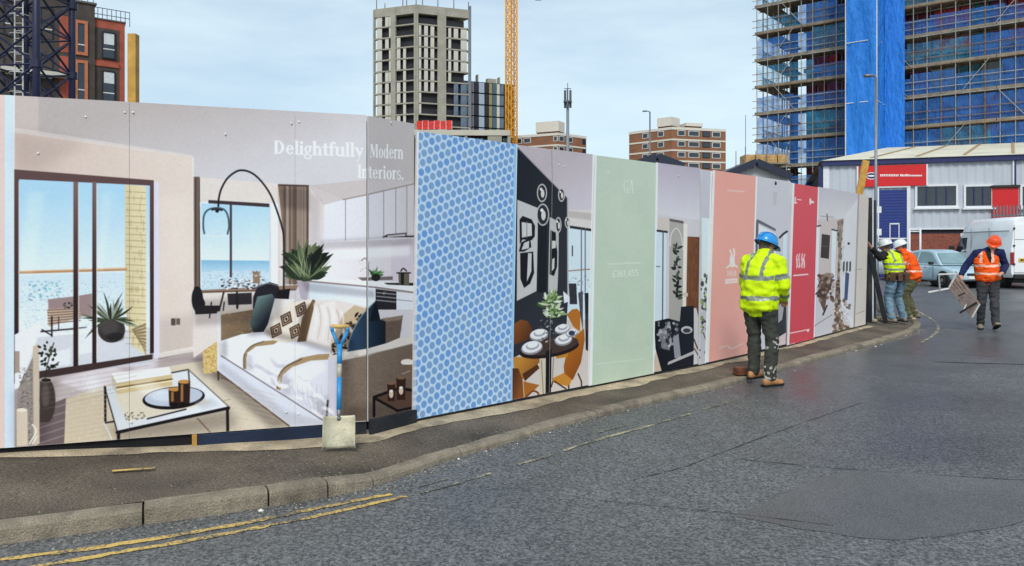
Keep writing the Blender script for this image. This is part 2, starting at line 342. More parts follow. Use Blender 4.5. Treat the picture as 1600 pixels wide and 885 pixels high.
m_grit = mat('loose grit', (150, 138, 120), .9, var=.5, vscale=40); grit('gutter_grit', 'loose grit along the foot of the kerb', 1500, 3, gutter, .003, .010, m_grit); grit('footway_grit', 'loose grit scattered over the pavement', 1300, 4, footway, .002, .007, m_grit)
grit('litter', 'scraps of pale litter in the gutter', 26, 7, gutter, .008, .022, mat('pale litter', (226, 222, 212), .7))
# ================================================================== PRINT: hoarding artwork painted by code, in metres on the boards
class Canvas:
    """a flat print laid out along a bent wall: s runs along the wall in metres, z up"""
    def __init__(c, path, z0, z1, ppm):
        c.path = [Vector(p) for p in path]; c.S = arc(c.path); c.z0, c.z1, c.ppm = z0, z1, ppm
        c.w = int(c.S[-1]*ppm); c.h = int((z1-z0)*ppm); c.a = np.ones((c.h, c.w, 3), np.float32)*.8
        c.cuts = [CX+FPX*p.x/p.y for p in c.path]
    def sz(c, px, py):
        k = 0
        while k < len(c.path)-2 and px > c.cuts[k+1]: k += 1
        O = c.path[k]; d = (c.path[k+1]-O).normalized(); n = Vector((-d.y, d.x)); rx = (px-CX)/FPX
        t = O.dot(n)/(rx*n.x+n.y); return c.S[k]+(Vector((rx*t, t))-O).dot(d), CAMH-(py-HZ)/FPX*t, t
    def uv(c, px, py): s, z, t = c.sz(px, py); return s*c.ppm, (z-c.z0)*c.ppm
    def k(c, px, py):                    # photo pixels per texel, across and up
        a = c.uv(px, py); b = c.uv(px+1, py); d = c.uv(px, py-1); return 1/max(.05, b[0]-a[0]), 1/max(.05, d[1]-a[1])
    def mask(c, contours):
        Q = [np.array([c.uv(*p) for p in ct], np.float32) for ct in contours]; A = np.concatenate(Q)
        x0, y0 = np.floor(A.min(0)).astype(int)-1; x1, y1 = np.ceil(A.max(0)).astype(int)+1
        x0, y0 = max(0, x0), max(0, y0); x1, y1 = min(c.w, x1), min(c.h, y1)
        if x1 <= x0 or y1 <= y0: return None
        SS = 3; ys = (np.arange((y1-y0)*SS)+.5)/SS+y0; xs = (np.arange((x1-x0)*SS)+.5)/SS+x0
        ins = np.zeros((len(ys), len(xs)), bool)
        for P in Q:
            for (ax, ay), (bx, by) in zip(P, np.roll(P, -1, 0)):
                if ay == by: continue
                rw = np.nonzero((ys >= min(ay, by)) & (ys < max(ay, by)))[0]
                if len(rw) == 0: continue
                xi = ax+(ys[rw]-ay)*(bx-ax)/(by-ay); ins[rw] ^= xs[None, :] > xi[:, None]
        return x0, y0, ins.reshape(y1-y0, SS, x1-x0, SS).mean((1, 3)).astype(np.float32)
    def put(c, x0, y0, m, col, a=1.):
        h, w = m.shape; r = c.a[y0:y0+h, x0:x0+w]; m = (m*a)[..., None]; r[:] = r*(1-m)+np.asarray(col, np.float32)/255.*m
    def poly(c, pts, col, col2=None, g=None, a=1., soft=0, holes=()):
        """fill; with col2 the colour runs from g[0] to g[1] (photo pixels)"""
        q = c.mask([pts]+list(holes))
        if q is None: return
        x0, y0, m = q
        if soft:
            P = soft*2+1; m = np.pad(m, P); k = 2*soft+1
            for _ in range(2):
                cs = np.cumsum(np.pad(m, ((soft+1, soft), (0, 0))), 0); m = (cs[k:]-cs[:-k])/k
                cs = np.cumsum(np.pad(m, ((0, 0), (soft+1, soft))), 1); m = (cs[:, k:]-cs[:, :-k])/k
            x0 -= P; y0 -= P; m = m[max(0, -y0):c.h-y0, max(0, -x0):c.w-x0]; x0, y0 = max(0, x0), max(0, y0)
        if col2 is None: return c.put(x0, y0, m, col, a)
        A = np.array(c.uv(*g[0])); B = np.array(c.uv(*g[1])); d = B-A; L2 = (d*d).sum()
        yy, xx = np.mgrid[0:m.shape[0], 0:m.shape[1]]; t = np.clip(((xx+x0-A[0])*d[0]+(yy+y0-A[1])*d[1])/L2, 0, 1)[..., None]
        c.put(x0, y0, m, np.asarray(col)*(1-t)+np.asarray(col2)*t, a)
    def box(c, x0, y0, x1, y1, col, **k): c.poly([(x0, y0), (x1, y0), (x1, y1), (x0, y1)], col, **k)
    def ell(c, cx, cy, rx, ry, col, rot=0, n=28, **k):
        q = []
        for i in range(n):
            t = 2*math.pi*i/n; u, v = rx*math.cos(t), ry*math.sin(t); q.append((cx+u*math.cos(rot)-v*math.sin(rot), cy+u*math.sin(rot)+v*math.cos(rot)))
        c.poly(q, col, **k)
    def line(c, pts, w, col, a=1.):
        for p, q in zip(pts[:-1], pts[1:]):
            mxp, myp = (p[0]+q[0])/2, (p[1]+q[1])/2; kx, ky = c.k(mxp, myp)
            A = c.uv(*p); B = c.uv(*q); pad = (w/2+1.5)/min(kx, ky)
            x0 = max(0, int(min(A[0], B[0])-pad)); x1 = min(c.w, int(max(A[0], B[0])+pad)+1); y0 = max(0, int(min(A[1], B[1])-pad)); y1 = min(c.h, int(max(A[1], B[1])+pad)+1)
            if x1 <= x0 or y1 <= y0: continue
            yy, xx = np.mgrid[y0:y1, x0:x1]; X = (xx+.5-A[0])*kx; Y = (yy+.5-A[1])*ky; dx = (B[0]-A[0])*kx; dy = (B[1]-A[1])*ky
            t = np.clip((X*dx+Y*dy)/max(1e-6, dx*dx+dy*dy), 0, 1); dd = np.hypot(X-t*dx, Y-t*dy)
            c.put(x0, y0, np.clip(w/2-dd+.5, 0, 1).astype(np.float32), col, a)
    def curve(c, pts, w, col, n=8, a=1.): c.line([tuple(p) for p in crom(pts, n)], w, col, a)
    def specks(c, rect, cols, n, r0, r1, seed, a=.8, flat=.6):
        rn = random.Random(seed)
        for _ in range(n):
            x = rn.uniform(rect[0], rect[2]); y = rn.uniform(rect[1], rect[3]); r = rn.uniform(r0, r1)
            c.ell(x, y, r, r*flat*rn.uniform(.7, 1.4), rn.choice(cols), n=7, a=a)
    def leaf(c, x, y, ang, ln, w, col, bend=.15):
        q = []; 
        for i in range(9):
            t = i/8; u = ln*t; v = w*math.sin(math.pi*min(1, t*1.05))**.8; b = bend*ln*t*t; q.append((u, v+b))
        for i in range(8, -1, -1):
            t = i/8; u = ln*t; v = -w*math.sin(math.pi*min(1, t*1.05))**.8; b = bend*ln*t*t; q.append((u, v+b))
        ca, sa = math.cos(ang), math.sin(ang); c.poly([(x+u*ca-v*sa, y+u*sa+v*ca) for u, v in q], col)
    def vgrain(c, rect, amp, period, seed, horiz=False):          # fine streaks, e.g. curtain folds and wood grain
        rn = random.Random(seed); p = rect[0] if not horiz else rect[1]; e = rect[2] if not horiz else rect[3]
        while p < e:
            w = rn.uniform(.4, 1)*period; s = rn.choice((0, 255)); q = min(e, p+w)
            if horiz: c.box(rect[0], p, rect[2], q, (s, s, s), a=amp*rn.random())
            else: c.box(p, rect[1], q, rect[3], (s, s, s), a=amp*rn.random())
            p = q
    def grain(c, amp, seed):
        rn = np.random.default_rng(seed); n = rn.normal(0, amp, (c.h//2+1, c.w//2+1, 1)).astype(np.float32)
        c.a += np.repeat(np.repeat(n, 2, 0), 2, 1)[:c.h, :c.w]; np.clip(c.a, 0, 1, out=c.a)
    def finish(c, seed, contrast=1.14):
        """soften the drawn edges as a wide-format print does, then tonal mottling and contrast"""
        a = c.a; k = np.array([1, 2, 2, 1], np.float32)/6
        for ax in (0, 1): a = sum(w*np.roll(a, j-1, ax) for j, w in enumerate(k))
        rn = np.random.default_rng(seed)
        for cell, amp in ((150, .006), (48, .003), (6, .006)):
            g = rn.normal(0, 1, (c.h//cell+3, c.w//cell+3)).astype(np.float32); yy = np.arange(c.h)/cell; xx = np.arange(c.w)/cell
            y0 = yy.astype(int); x0 = xx.astype(int); fy = (yy-y0)[:, None]; fx = (xx-x0)[None, :]; fy = fy*fy*(3-2*fy); fx = fx*fx*(3-2*fx)
            v = (g[y0][:, x0]*(1-fx)+g[y0][:, x0+1]*fx)*(1-fy)+(g[y0+1][:, x0]*(1-fx)+g[y0+1][:, x0+1]*fx)*fy
            a = a*(1+amp*v[..., None])
        lum = a.mean(-1, keepdims=True); a = lum+(a-lum)*1.02+(lum-.56)*(contrast-1); c.a = np.clip(a, .015, .985).astype(np.float32)
    def shade(c, pts, a, soft=10, col=(40, 30, 34)): c.poly(pts, col, a=a, soft=soft)
    def material(c, name, gain=1.):
        a = np.clip(c.a, 0, 1); l = np.where(a <= .04045, a/12.92, ((a+.055)/1.055)**2.4)*gain; l = np.minimum(l, .88)
        a = np.where(l <= .0031308, l*12.92, 1.055*l**(1/2.4)-.055)
        im = bpy.data.images.new(name, c.w, c.h); buf = np.ones((c.h, c.w, 4), np.float32); buf[..., :3] = a
        im.pixels.foreach_set(buf.ravel()); im.update(); im.pack()
        m = bpy.data.materials.new(name); m.use_nodes = True; n = m.node_tree; b = n.nodes['Principled BSDF']; L = n.links.new
        t = n.nodes.new('ShaderNodeTexImage'); t.image = im; t.extension = 'EXTEND'
        uvn = n.nodes.new('ShaderNodeUVMap'); uvn.uv_map = 'print'; L(uvn.outputs[0], t.inputs[0])
        tc_ = n.nodes.new('ShaderNodeTexCoord'); z = n.nodes.new('ShaderNodeTexNoise'); z.inputs['Scale'].default_value = 1.6; z.inputs['Detail'].default_value = 8; L(tc_.outputs['Object'], z.inputs['Vector'])
        r = n.nodes.new('ShaderNodeMapRange'); r.inputs['To Min'].default_value = .985; r.inputs['To Max'].default_value = 1.01; L(z.outputs['Fac'], r.inputs[0])
        x = n.nodes.new('ShaderNodeMixRGB'); x.blend_type = 'MULTIPLY'; x.inputs[0].default_value = 1; L(t.outputs[0], x.inputs[1]); L(r.outputs[0], x.inputs[2]); L(x.outputs[0], b.inputs['Base Color'])
        b.inputs['Roughness'].default_value = .45; b.inputs['Specular IOR Level'].default_value = .16
        bp = n.nodes.new('ShaderNodeBump'); bp.inputs['Strength'].default_value = .05; bp.inputs['Distance'].default_value = .02; L(z.outputs['Fac'], bp.inputs['Height']); L(bp.outputs[0], b.inputs['Normal'])
        return m

# ---- a small drawn alphabet: contours filled even-odd, baseline 0, cap height 1
def _rect(x0, y0, x1, y1): return [[(x0, y0), (x1, y0), (x1, y1), (x0, y1)]]
def _el(cx, cy, rx, ry, a0=0, a1=360, n=20): return [(cx+rx*math.cos(R(a0+(a1-a0)*i/n)), cy+ry*math.sin(R(a0+(a1-a0)*i/n))) for i in range(n+1)]
def _ring(cx, cy, rx, ry, tx, ty, a0=0, a1=360): return [_el(cx, cy, rx, ry, a0, a1)+_el(cx, cy, rx-tx, ry-ty, a1, a0)]
def _serif(x, y, w=.3, t=.05): return _rect(x-w/2, y, x+w/2, y+t)
def _q(*p): return [list(p)]
T = .17
SERIF = {
 'D': (.92, _rect(.12,0,.31,1)+_ring(.31,.5,.5,.5,.21,.06,-90,90)+_serif(.2,0)+_serif(.2,.95)),
 'I': (.46, _rect(.13,0,.33,1)+_serif(.23,0,.42)+_serif(.23,.95,.42)),
 'M': (1.14, _rect(.12,0,.18,1)+_rect(.83,0,1.02,1)+_q((.12,1),(.34,1),(.6,.28),(.5,0))+_q((.5,0),(.58,.1),(.86,1),(.8,1))+_serif(.15,0,.26)+_serif(.92,0,.34)+_serif(.94,.95,.34)),
 'e': (.62, _ring(.31,.34,.27,.35,.15,.045,25,330)+_rect(.15,.35,.56,.41)+_ring(.31,.34,.27,.35,.13,.045,0,45)),
 'l': (.36, _rect(.09,0,.27,1.04)+_serif(.18,0,.34)+_rect(.01,.99,.2,1.04)),
 'i': (.36, _rect(.09,0,.27,.68)+_serif(.18,0,.34)+_rect(.01,.63,.2,.68)+[_el(.18,.9,.11,.11)]),
 'g': (.62, _ring(.28,.43,.24,.26,.13,.05)+_ring(.28,-.12,.27,.2,.07,.06)+_rect(.4,.6,.6,.68)+_q((.12,.22),(.2,.2),(.22,.06),(.1,.1))),
 'h': (.74, _rect(.08,0,.26,1.04)+_rect(.47,0,.65,.45)+_ring(.39,.43,.26,.26,.17,.09,0,150)+_serif(.17,0,.32)+_serif(.56,0,.32)+_rect(0,.99,.2,1.04)),
 't': (.46, _rect(.12,.1,.3,.9)+_rect(0,.62,.44,.68)+_ring(.3,.14,.18,.15,.15,.06,180,330)),
 'f': (.46, _rect(.1,0,.28,.85)+_rect(0,.62,.44,.68)+_ring(.32,.82,.22,.23,.16,.07,20,180)+_serif(.19,0,.34)),
 'u': (.74, _rect(.08,.2,.26,.68)+_rect(.48,0,.66,.68)+_ring(.34,.22,.26,.24,.17,.09,180,320)+_rect(0,.63,.1,.68)+_rect(.4,.63,.5,.68)+_rect(.6,0,.76,.05)),
 'y': (.66, _q((.02,.68),(.22,.68),(.42,.18),(.34,.02))+_q((.34,.02),(.4,.1),(.6,.68),(.52,.68),(.22,-.26),(.1,-.3),(.16,-.34),(.26,-.28))+_serif(.12,.63,.28)+_serif(.56,.63,.2)),
 'o': (.64, _ring(.32,.34,.28,.36,.16,.045)),
 'd': (.72, _ring(.3,.34,.26,.36,.15,.045)+_rect(.43,0,.61,1.04)+_rect(.34,.99,.5,1.04)+_rect(.55,0,.7,.05)),
 'r': (.5, _rect(.08,0,.26,.68)+_serif(.17,0,.34)+_rect(0,.63,.1,.68)+_ring(.36,.48,.16,.22,.12,.1,40,150)),
 'n': (.74, _rect(.08,0,.26,.68)+_rect(.47,0,.65,.45)+_ring(.39,.43,.26,.26,.17,.09,0,150)+_serif(.17,0,.32)+_serif(.56,0,.32)+_rect(0,.63,.1,.68)),
 's': (.5, _ring(.25,.5,.2,.2,.09,.06,30,270)+_ring(.25,.19,.21,.21,.09,.06,-150,90)),
 '.': (.3, [_el(.14,.09,.1,.1)]), ' ': (.3, []),
 'G': (.92, _ring(.46,.5,.42,.52,.18,.05,45,330)+_rect(.6,0,.78,.42)+_serif(.69,.4,.34)),
 'A': (.86, _q((.44,1.03),(.3,1.03),(.02,0),(.08,0))+_q((.34,1.03),(.5,1.03),(.84,0),(.62,0))+_rect(.2,.3,.62,.35)+_serif(.06,0,.22)+_serif(.74,0,.3)),
}
SANS = {
 'A': (.8, _q((.32,1),(.45,1),(.78,0),(.64,0),(.38,.82),(.13,0),(0,0))+_rect(.2,.28,.58,.4)), 'E': (.62, _rect(.06,0,.2,1)+_rect(.2,.88,.58,1)+_rect(.2,.44,.52,.56)+_rect(.2,0,.58,.12)),
 'H': (.76, _rect(.06,0,.2,1)+_rect(.56,0,.7,1)+_rect(.2,.44,.56,.56)), 'I': (.28, _rect(.07,0,.21,1)), 'L': (.56, _rect(.06,0,.2,1)+_rect(.2,0,.54,.12)),
 'N': (.78, _rect(.06,0,.2,1)+_rect(.58,0,.72,1)+_q((.2,1),(.2,.8),(.58,0),(.58,.2))), 'O': (.82, _ring(.41,.5,.37,.52,.14,.13)),
 'R': (.72, _rect(.06,0,.2,1)+_ring(.2,.72,.42,.28,.15,.13,-90,90)+_q((.3,.46),(.44,.46),(.7,0),(.54,0))), 'S': (.66, _ring(.32,.74,.26,.27,.13,.12,30,270)+_ring(.32,.26,.28,.27,.13,.12,-150,90)),
 'T': (.64, _rect(.25,0,.39,.88)+_rect(.02,.88,.62,1)), 'U': (.76, _rect(.06,.3,.2,1)+_rect(.54,.3,.68,1)+_ring(.37,.32,.31,.33,.14,.13,180,360)), 'D': (.76, _rect(.06,0,.2,1)+_ring(.2,.5,.5,.5,.14,.12,-90,90)),
 'e': (.6, _ring(.3,.35,.26,.37,.13,.11,0,315)+_rect(.1,.3,.56,.4)), 'o': (.62, _ring(.31,.35,.28,.37,.13,.11)), 'n': (.6, _rect(.06,0,.19,.7)+_rect(.4,0,.53,.44)+_ring(.3,.42,.23,.28,.13,.12,0,170)),
 'p': (.62, _rect(.06,-.25,.19,.7)+_ring(.31,.35,.26,.37,.13,.11)), 'l': (.24, _rect(.05,0,.18,1)), 't': (.4, _rect(.12,0,.25,.9)+_rect(0,.58,.38,.69)), 'a': (.6, _ring(.28,.3,.24,.31,.13,.11)+_rect(.4,0,.53,.66)),
 'i': (.24, _rect(.05,0,.18,.7)+_rect(.05,.82,.18,.96)), 's': (.52, _ring(.25,.52,.21,.19,.11,.1,30,270)+_ring(.25,.18,.22,.2,.11,.1,-150,90)), 'r': (.4, _rect(.06,0,.19,.7)+_ring(.3,.42,.22,.28,.13,.12,70,170)),
 '1': (.44, _rect(.18,0,.31,1)+_q((.18,1),(.18,.84),(.02,.72),(.02,.84))), '3': (.62, _ring(.28,.74,.26,.27,.13,.12,-90,160)+_ring(.28,.26,.28,.28,.13,.12,-160,90)), '6': (.64, _ring(.32,.3,.28,.32,.13,.12)+_ring(.45,.35,.42,.67,.13,.12,100,180)),
 '4': (.66, _rect(.4,0,.53,1)+_rect(.02,.22,.64,.34)+_q((.4,1),(.4,.82),(.16,.34),(.02,.34))), '5': (.62, _rect(.08,.55,.2,1)+_rect(.2,.88,.56,1)+_ring(.26,.32,.3,.34,.13,.12,-150,130)), '8': (.64, _ring(.31,.74,.25,.27,.13,.12)+_ring(.31,.26,.28,.28,.13,.12)),
 ',': (.26, _rect(.06,-.1,.18,.12)), '£': (.62, _rect(.14,0,.27,.7)+_rect(.02,0,.6,.12)+_rect(.02,.42,.46,.52)+_ring(.38,.7,.24,.31,.13,.12,20,180)), ' ': (.34, []), '7': (.6, _rect(.02,.88,.58,1)+_q((.44,.9),(.58,.9),(.3,0),(.15,0))), '2': (.6, _ring(.29,.7,.27,.31,.13,.12,-20,170)+_q((.42,.55),(.54,.6),(.2,.12),(.02,.06))+_rect(.02,0,.58,.12)),
}
def text_contours(t, font, x0, y0, x1, y1, h0, h1):
    """contours of a line of text on the baseline (x0,y0)-(x1,y1), y down, cap height running from h0 to h1"""
    wd = sum(font[ch][0] for ch in t); o = []; u = 0
    for ch in t:
        adv, cs = font[ch]
        for ct in cs:
            q = []
            for x, y in ct:
                f = (u+x)/wd; q.append((x0+(x1-x0)*f, y0+(y1-y0)*f-y*(h0+(h1-h0)*f)))
            o.append(q)
        u += adv
    return o
def ctext(c, t, font, x0, y0, x1, y1, h0, h1, col, a=1.):
    for ct in text_contours(t, font, x0, y0, x1, y1, h0, h1): c.poly(ct, col, a=a)
def Z(ox, oy, k): return lambda *q: [(ox+x/k, oy+y/k) for x, y in q]
Z2 = Z(0, 230, 3.54); Z3 = Z(0, 450, 3.2775); Z4 = Z(280, 230, 3.539); Z5 = Z(320, 440, 3.161); Z6 = Z(640, 420, 3.403); Z7 = Z(795, 230, 4.215)
def paint_left():
    c = Canvas(HP[0:3], .1, 2.54, 430.); p = c.poly; rn = random.Random(2)
    c.a[:] = np.array((205, 198, 202))/255.
    p([(-330, 100), (700, 190), (700, 330), (-330, 330)], (186, 176, 174), (208, 205, 210), ((250, 165), (300, 300)))
    p([(-330, 100), (60, 140), (60, 330), (-330, 330)], (200, 186, 182))
    p([(575, 150), (700, 150), (700, 300), (575, 320)], (190, 180, 178), a=.8)
    # left neighbour picture and white edge strip
    c.box(-330, 100, 8, 720, (224, 200, 194)); c.box(7, 130, 22.5, 720, (206, 222, 240)); c.box(21.5, 130, 22.6, 720, (235, 238, 245))
    # living room wall
    p([(22.5, 205), (301, 246), (304, 600), (22.5, 640)], (208, 188, 178), (222, 208, 198), ((30, 300), (300, 330)))
    p([(22.5, 200), (301, 243), (301, 247), (22.5, 208)], (222, 212, 208), a=.6)
    # floor, rug
    p([(22, 560), (250, 552), (340, 545), (340, 720), (22, 720)], (188, 176, 176))
    c.vgrain((60, 560, 345, 700), .06, 6, 4, True)
    p([(90, 596), (170, 568), (250, 560), (235, 590), (130, 612)], (222, 214, 220), a=.75, soft=4)
    p([(180, 575), (320, 552), (330, 566), (215, 588)], (170, 150, 150), a=.5, soft=3)
    p([(61, 640), (103, 622), (100, 700), (58, 702)], (118, 102, 104)); 
    for k in range(5): c.line([(62, 645+k*12), (102, 632+k*12)], 2, (165, 152, 156), a=.6)
    p([(103, 624), (200, 590), (268, 572), (345, 560), (520, 640), (520, 700), (100, 700)], (214, 202, 182), (205, 190, 166), ((330, 580), (200, 690)))
    c.specks((104, 600, 460, 695), [(190, 172, 145), (228, 220, 204), (200, 184, 158)], 900, .8, 2.2, 5, a=.35)
    c.line(Z3((1010, 670), (1075, 740)), 2, (150, 120, 100)); c.line(Z3((1110, 590), (1180, 570)), 1.5, (180, 160, 135))
    c.shade([(168, 668), (360, 640), (372, 668), (190, 694)], .30, 16); c.shade([(340, 570), (455, 668), (430, 676), (330, 592)], .38, 10); c.shade([(300, 560), (345, 548), (350, 590), (318, 590)], .3, 8)
    c.shade([(22, 610), (90, 590), (70, 700), (22, 700)], .25, 12); c.poly([(130, 592), (150, 588), (165, 606), (140, 616)], (236, 238, 244), a=.5, soft=8); c.poly([(200, 568), (236, 562), (250, 575), (215, 585)], (232, 232, 240), a=.45, soft=8)
    c.shade([(22, 205), (140, 224), (60, 268), (22, 265)], .10, 20); c.shade([(245, 500), (303, 490), (303, 556), (245, 562)], .10, 14); c.poly([(250, 300), (300, 306), (300, 440), (252, 430)], (236, 224, 214), a=.35, soft=20)
    # big balcony window
    fr = (104, 80, 80)
    p(Z2((78, 125), (850, 185), (850, 1140), (78, 1265)), fr, (58, 42, 44), ((100, 270), (100, 520)))
    sky1, sky2 = (168, 208, 238), (214, 229, 240)
    p(Z2((105, 180), (828, 214), (828, 1110), (105, 1225)), sky1, sky2, ((100, 300), (100, 425)))
    p([(29.7, 431), (234, 425), (234, 540), (29.7, 560)], (200, 220, 232), (226, 234, 240), ((100, 430), (100, 520)))
    c.specks((32, 438, 196, 520), [(96, 150, 174), (130, 176, 198), (238, 242, 246), (140, 164, 184), (206, 222, 232), (120, 186, 194)], 1500, .4, 1.5, 8, a=.38)
    c.specks((45, 440, 95, 470), [(80, 165, 185), (90, 150, 176), (120, 150, 160)], 90, .7, 2.6, 9, a=.5)
    p([(29.7, 530), (234, 512), (234, 570), (29.7, 585)], (206, 208, 216)); p([(40, 560), (110, 545), (110, 570), (40, 578)], (228, 232, 238), a=.7, soft=2)
    p([(195, 289), (228, 291), (228, 556), (205, 540), (195, 480)], (214, 200, 158), (226, 214, 176), ((195, 300), (228, 300)))
    for k in range(26): y = 300+k*9.5; c.line([(197, y), (227, y+1.5)], 1.1, (160, 140, 100), a=.75)
    for k in range(60): y = 297+rn.randrange(26)*9.5; x = rn.uniform(198, 224); c.line([(x, y), (x, y+8)], .9, (170, 150, 110), a=.7)
    for k in range(9): p([(205+k*2, 515+k*3), (228, 505+k*6), (228, 509+k*6), (206+k*2, 518+k*3)], (120, 100, 70), a=.7)
    c.line([(31, 426), (196, 421)], 5, (186, 142, 104)); c.line([(31, 424), (196, 419.5)], 1.5, (230, 205, 170))
    # balcony chair, plant
    p(Z3((245, 60), (375, 45), (470, 30), (470, 150), (250, 140)), (156, 134, 134)); p(Z3((240, 110), (410, 100), (415, 150), (250, 200)), (196, 172, 150))
    for k in range(6): c.line(Z3((245, 115+k*14), (410, 108+k*12)), 1.6, (120, 96, 88))
    c.line(Z3((265, 150), (265, 248)), 2.5, (50, 40, 42)); c.line(Z3((210, 225), (440, 205)), 2.5, (70, 60, 62)); c.line(Z3((215, 215), (265, 245)), 2, (50, 40, 42)); c.line(Z3((300, 150), (300, 215)), 1.5, (60, 50, 50))
    c.specks((98, 473, 112, 482), [(40, 36, 38)], 14, 1, 2, 3)
    p(Z3((400, 210), (470, 200), (470, 330), (400, 345)), (224, 228, 235), a=.8)
    c.ell(174, 516, 21.5, 20, (66, 60, 60)); c.ell(170, 511, 15, 13, (92, 86, 84), a=.6, soft=3); c.ell(180, 527, 14, 7, (40, 35, 36), a=.6, soft=2)
    for k in range(26):
        a = R(-90+(k-13)*9.5+rn.uniform(-5, 5)); c.leaf(173+(k-13)*.5, 500, a, rn.uniform(22, 46), 1.6, rn.choice([(62, 72, 56), (96, 104, 84), (150, 156, 138), (48, 52, 44)]), bend=rn.uniform(-.25, .25))
    for x0, x1 in ((114.4, 122), (144, 150.5)): p([(x0, 284), (x1, 285), (x1, 572), (x0, 577)], (126, 102, 100), (56, 42, 42), ((118, 290), (118, 470))); c.line([(x1+.6, 290), (x1+.6, 560)], 1.2, (226, 214, 205))
    c.line([(29.5, 284), (29.5, 575)], 1.6, (222, 214, 215), a=.7)
    p([(79, 578), (238, 554), (238, 562), (79, 590)], (72, 56, 56)); p([(22, 586), (79, 578), (79, 590), (22, 600)], (72, 56, 56))
    p([(240, 284), (248, 285), (249, 562), (240, 560)], (216, 212, 228))
    c.box(267, 498, 274, 509, (96, 82, 78)); c.box(275, 498, 281, 508, (112, 96, 90)); c.line([(305, 548), (248, 561)], 2.5, (150, 135, 128)); p([(249, 552), (304, 541), (304, 550), (249, 560)], (228, 218, 210), a=.8)
    c.line([(301.5, 247), (302.5, 550)], 1.4, (236, 228, 222))
    # sideboard, vase and branch at the left
    p(Z3((75, 240), (198, 182), (216, 196), (96, 512), (75, 522)), (228, 228, 236)); p(Z3((75, 325), (100, 325), (100, 430), (75, 440)), (170, 150, 140))
    p(Z3((95, 512), (196, 290), (200, 800), (78, 815)), (150, 140, 134)); c.specks((30, 575, 50, 690), [(110, 100, 96), (190, 182, 175), (86, 78, 75)], 170, .8, 2.2, 12, a=.6)
    p(Z3((168, 300), (200, 290), (202, 800), (172, 805)), (202, 184, 164)); p(Z3((85, 628), (140, 622), (142, 808), (85, 812)), (212, 196, 176)); c.ell(34, 641, 8, 3, (232, 220, 204))
    c.curve(Z3((150, 800), (185, 735), (165, 700)), 2, (230, 225, 220)); c.curve(Z3((165, 800), (190, 760)), 2, (230, 225, 220))
    c.ell(74, 626, 12.5, 34, (74, 64, 60)); p([(62, 590), (74, 590), (74, 660), (62, 660)], (74, 64, 60)); c.ell(71, 618, 6, 18, (110, 98, 92), a=.7, soft=3); c.ell(72, 594, 10, 4, (190, 180, 176)); c.ell(72, 594.5, 8, 3, (50, 44, 44))
    c.curve([(70, 592), (74, 570), (80, 548), (84, 536)], 1.3, (60, 52, 40)); c.curve([(72, 580), (84, 572), (92, 566)], 1.2, (60, 52, 40))
    for k in range(34): c.leaf(rn.uniform(63, 86), rn.uniform(536, 580), rn.uniform(0, 6.3), rn.uniform(4, 8), 1.9, rn.choice([(44, 52, 40), (70, 78, 62), (30, 34, 28)]))
    # wicker basket
    p([(316, 537), (339, 535), (341, 580), (318, 585)], (214, 184, 118)); c.specks((317, 540, 340, 583), [(160, 126, 66), (238, 214, 150)], 160, .6, 1.5, 15, a=.7); p([(314, 505), (330, 500), (333, 535), (316, 537)], (216, 222, 232))
    # coffee table
    p([(163, 604), (294, 578), (357, 636), (183, 675)], (206, 210, 214), (226, 230, 238), ((200, 600), (330, 650)))
    p([(178, 616), (262, 598), (330, 630), (200, 660)], (218, 206, 182), a=.85, soft=3)
    p(Z3((570, 440), (866, 404), (880, 446), (597, 490)), (232, 230, 228)); p(Z3((570, 440), (597, 488), (600, 546), (574, 500)), (196, 186, 168))
    p(Z3((597, 488), (880, 444), (882, 500), (600, 546)), (208, 186, 142)); c.line(Z3((598, 512), (880, 468)), 2.2, (120, 90, 50)); c.line(Z3((598, 520), (880, 477)), 1.5, (240, 230, 200))
    c.specks((195, 645, 228, 656), [(80, 66, 56), (110, 96, 80)], 40, .8, 1.6, 17, a=.8)
    c.ell(271, 622.5, 49, 17.5, (34, 30, 34), rot=-.09); c.ell(271, 620.5, 45.5, 14.5, (188, 196, 212), rot=-.09); c.ell(262, 619, 26, 8, (214, 222, 232), rot=-.09, a=.7, soft=3)
    for x0, x1, y0, y1 in ((263, 280, 609, 633), (278, 297, 597, 633)):
        p([(x0, y0), (x1, y0), (x1-1, y1), (x0+1, y1)], (58, 40, 34)); c.ell((x0+x1)/2, y0, (x1-x0)/2, 3.2, (196, 140, 72)); p([(x0+4, y0+4), (x0+8, y0+4), (x0+8, y1-5), (x0+4, y1-5)], (186, 134, 80), a=.8); c.ell((x0+x1)/2, y1, (x1-x0)/2-1, 3, (34, 26, 26))
    c.line([(268, 583), (294, 578), (296, 603)], 2.2, (76, 68, 66)); c.line([(163, 604), (183, 675)], 2, (60, 54, 56)); c.line([(183, 676), (357, 638)], 5, (38, 34, 38)); c.line([(294, 578), (357, 636)], 1.8, (120, 114, 114))
    c.line([(164, 606), (164.5, 661)], 3.6, (40, 36, 40)); c.line([(164, 661), (178, 659)], 2.4, (40, 36, 40)); c.line([(185, 676), (185, 690)], 5, (38, 34, 38)); c.line([(355, 638), (355.5, 675)], 4.6, (38, 34, 38)); c.line([(230, 655), (290, 640)], 2.4, (60, 54, 52)); c.line([(162, 660), (176, 690)], 2, (212, 212, 220))
    # ---- dining corner
    p([(302, 277), (441, 288), (441, 460), (302, 560)], (222, 212, 206))
    p(Z4((78, 165), (112, 165), (118, 790), (80, 785)), (122, 102, 92)); c.vgrain((303, 278, 313, 450), .35, 2.2, 21)
    p([(312, 316), (435, 318), (435, 455), (313, 455)], (228, 230, 236))
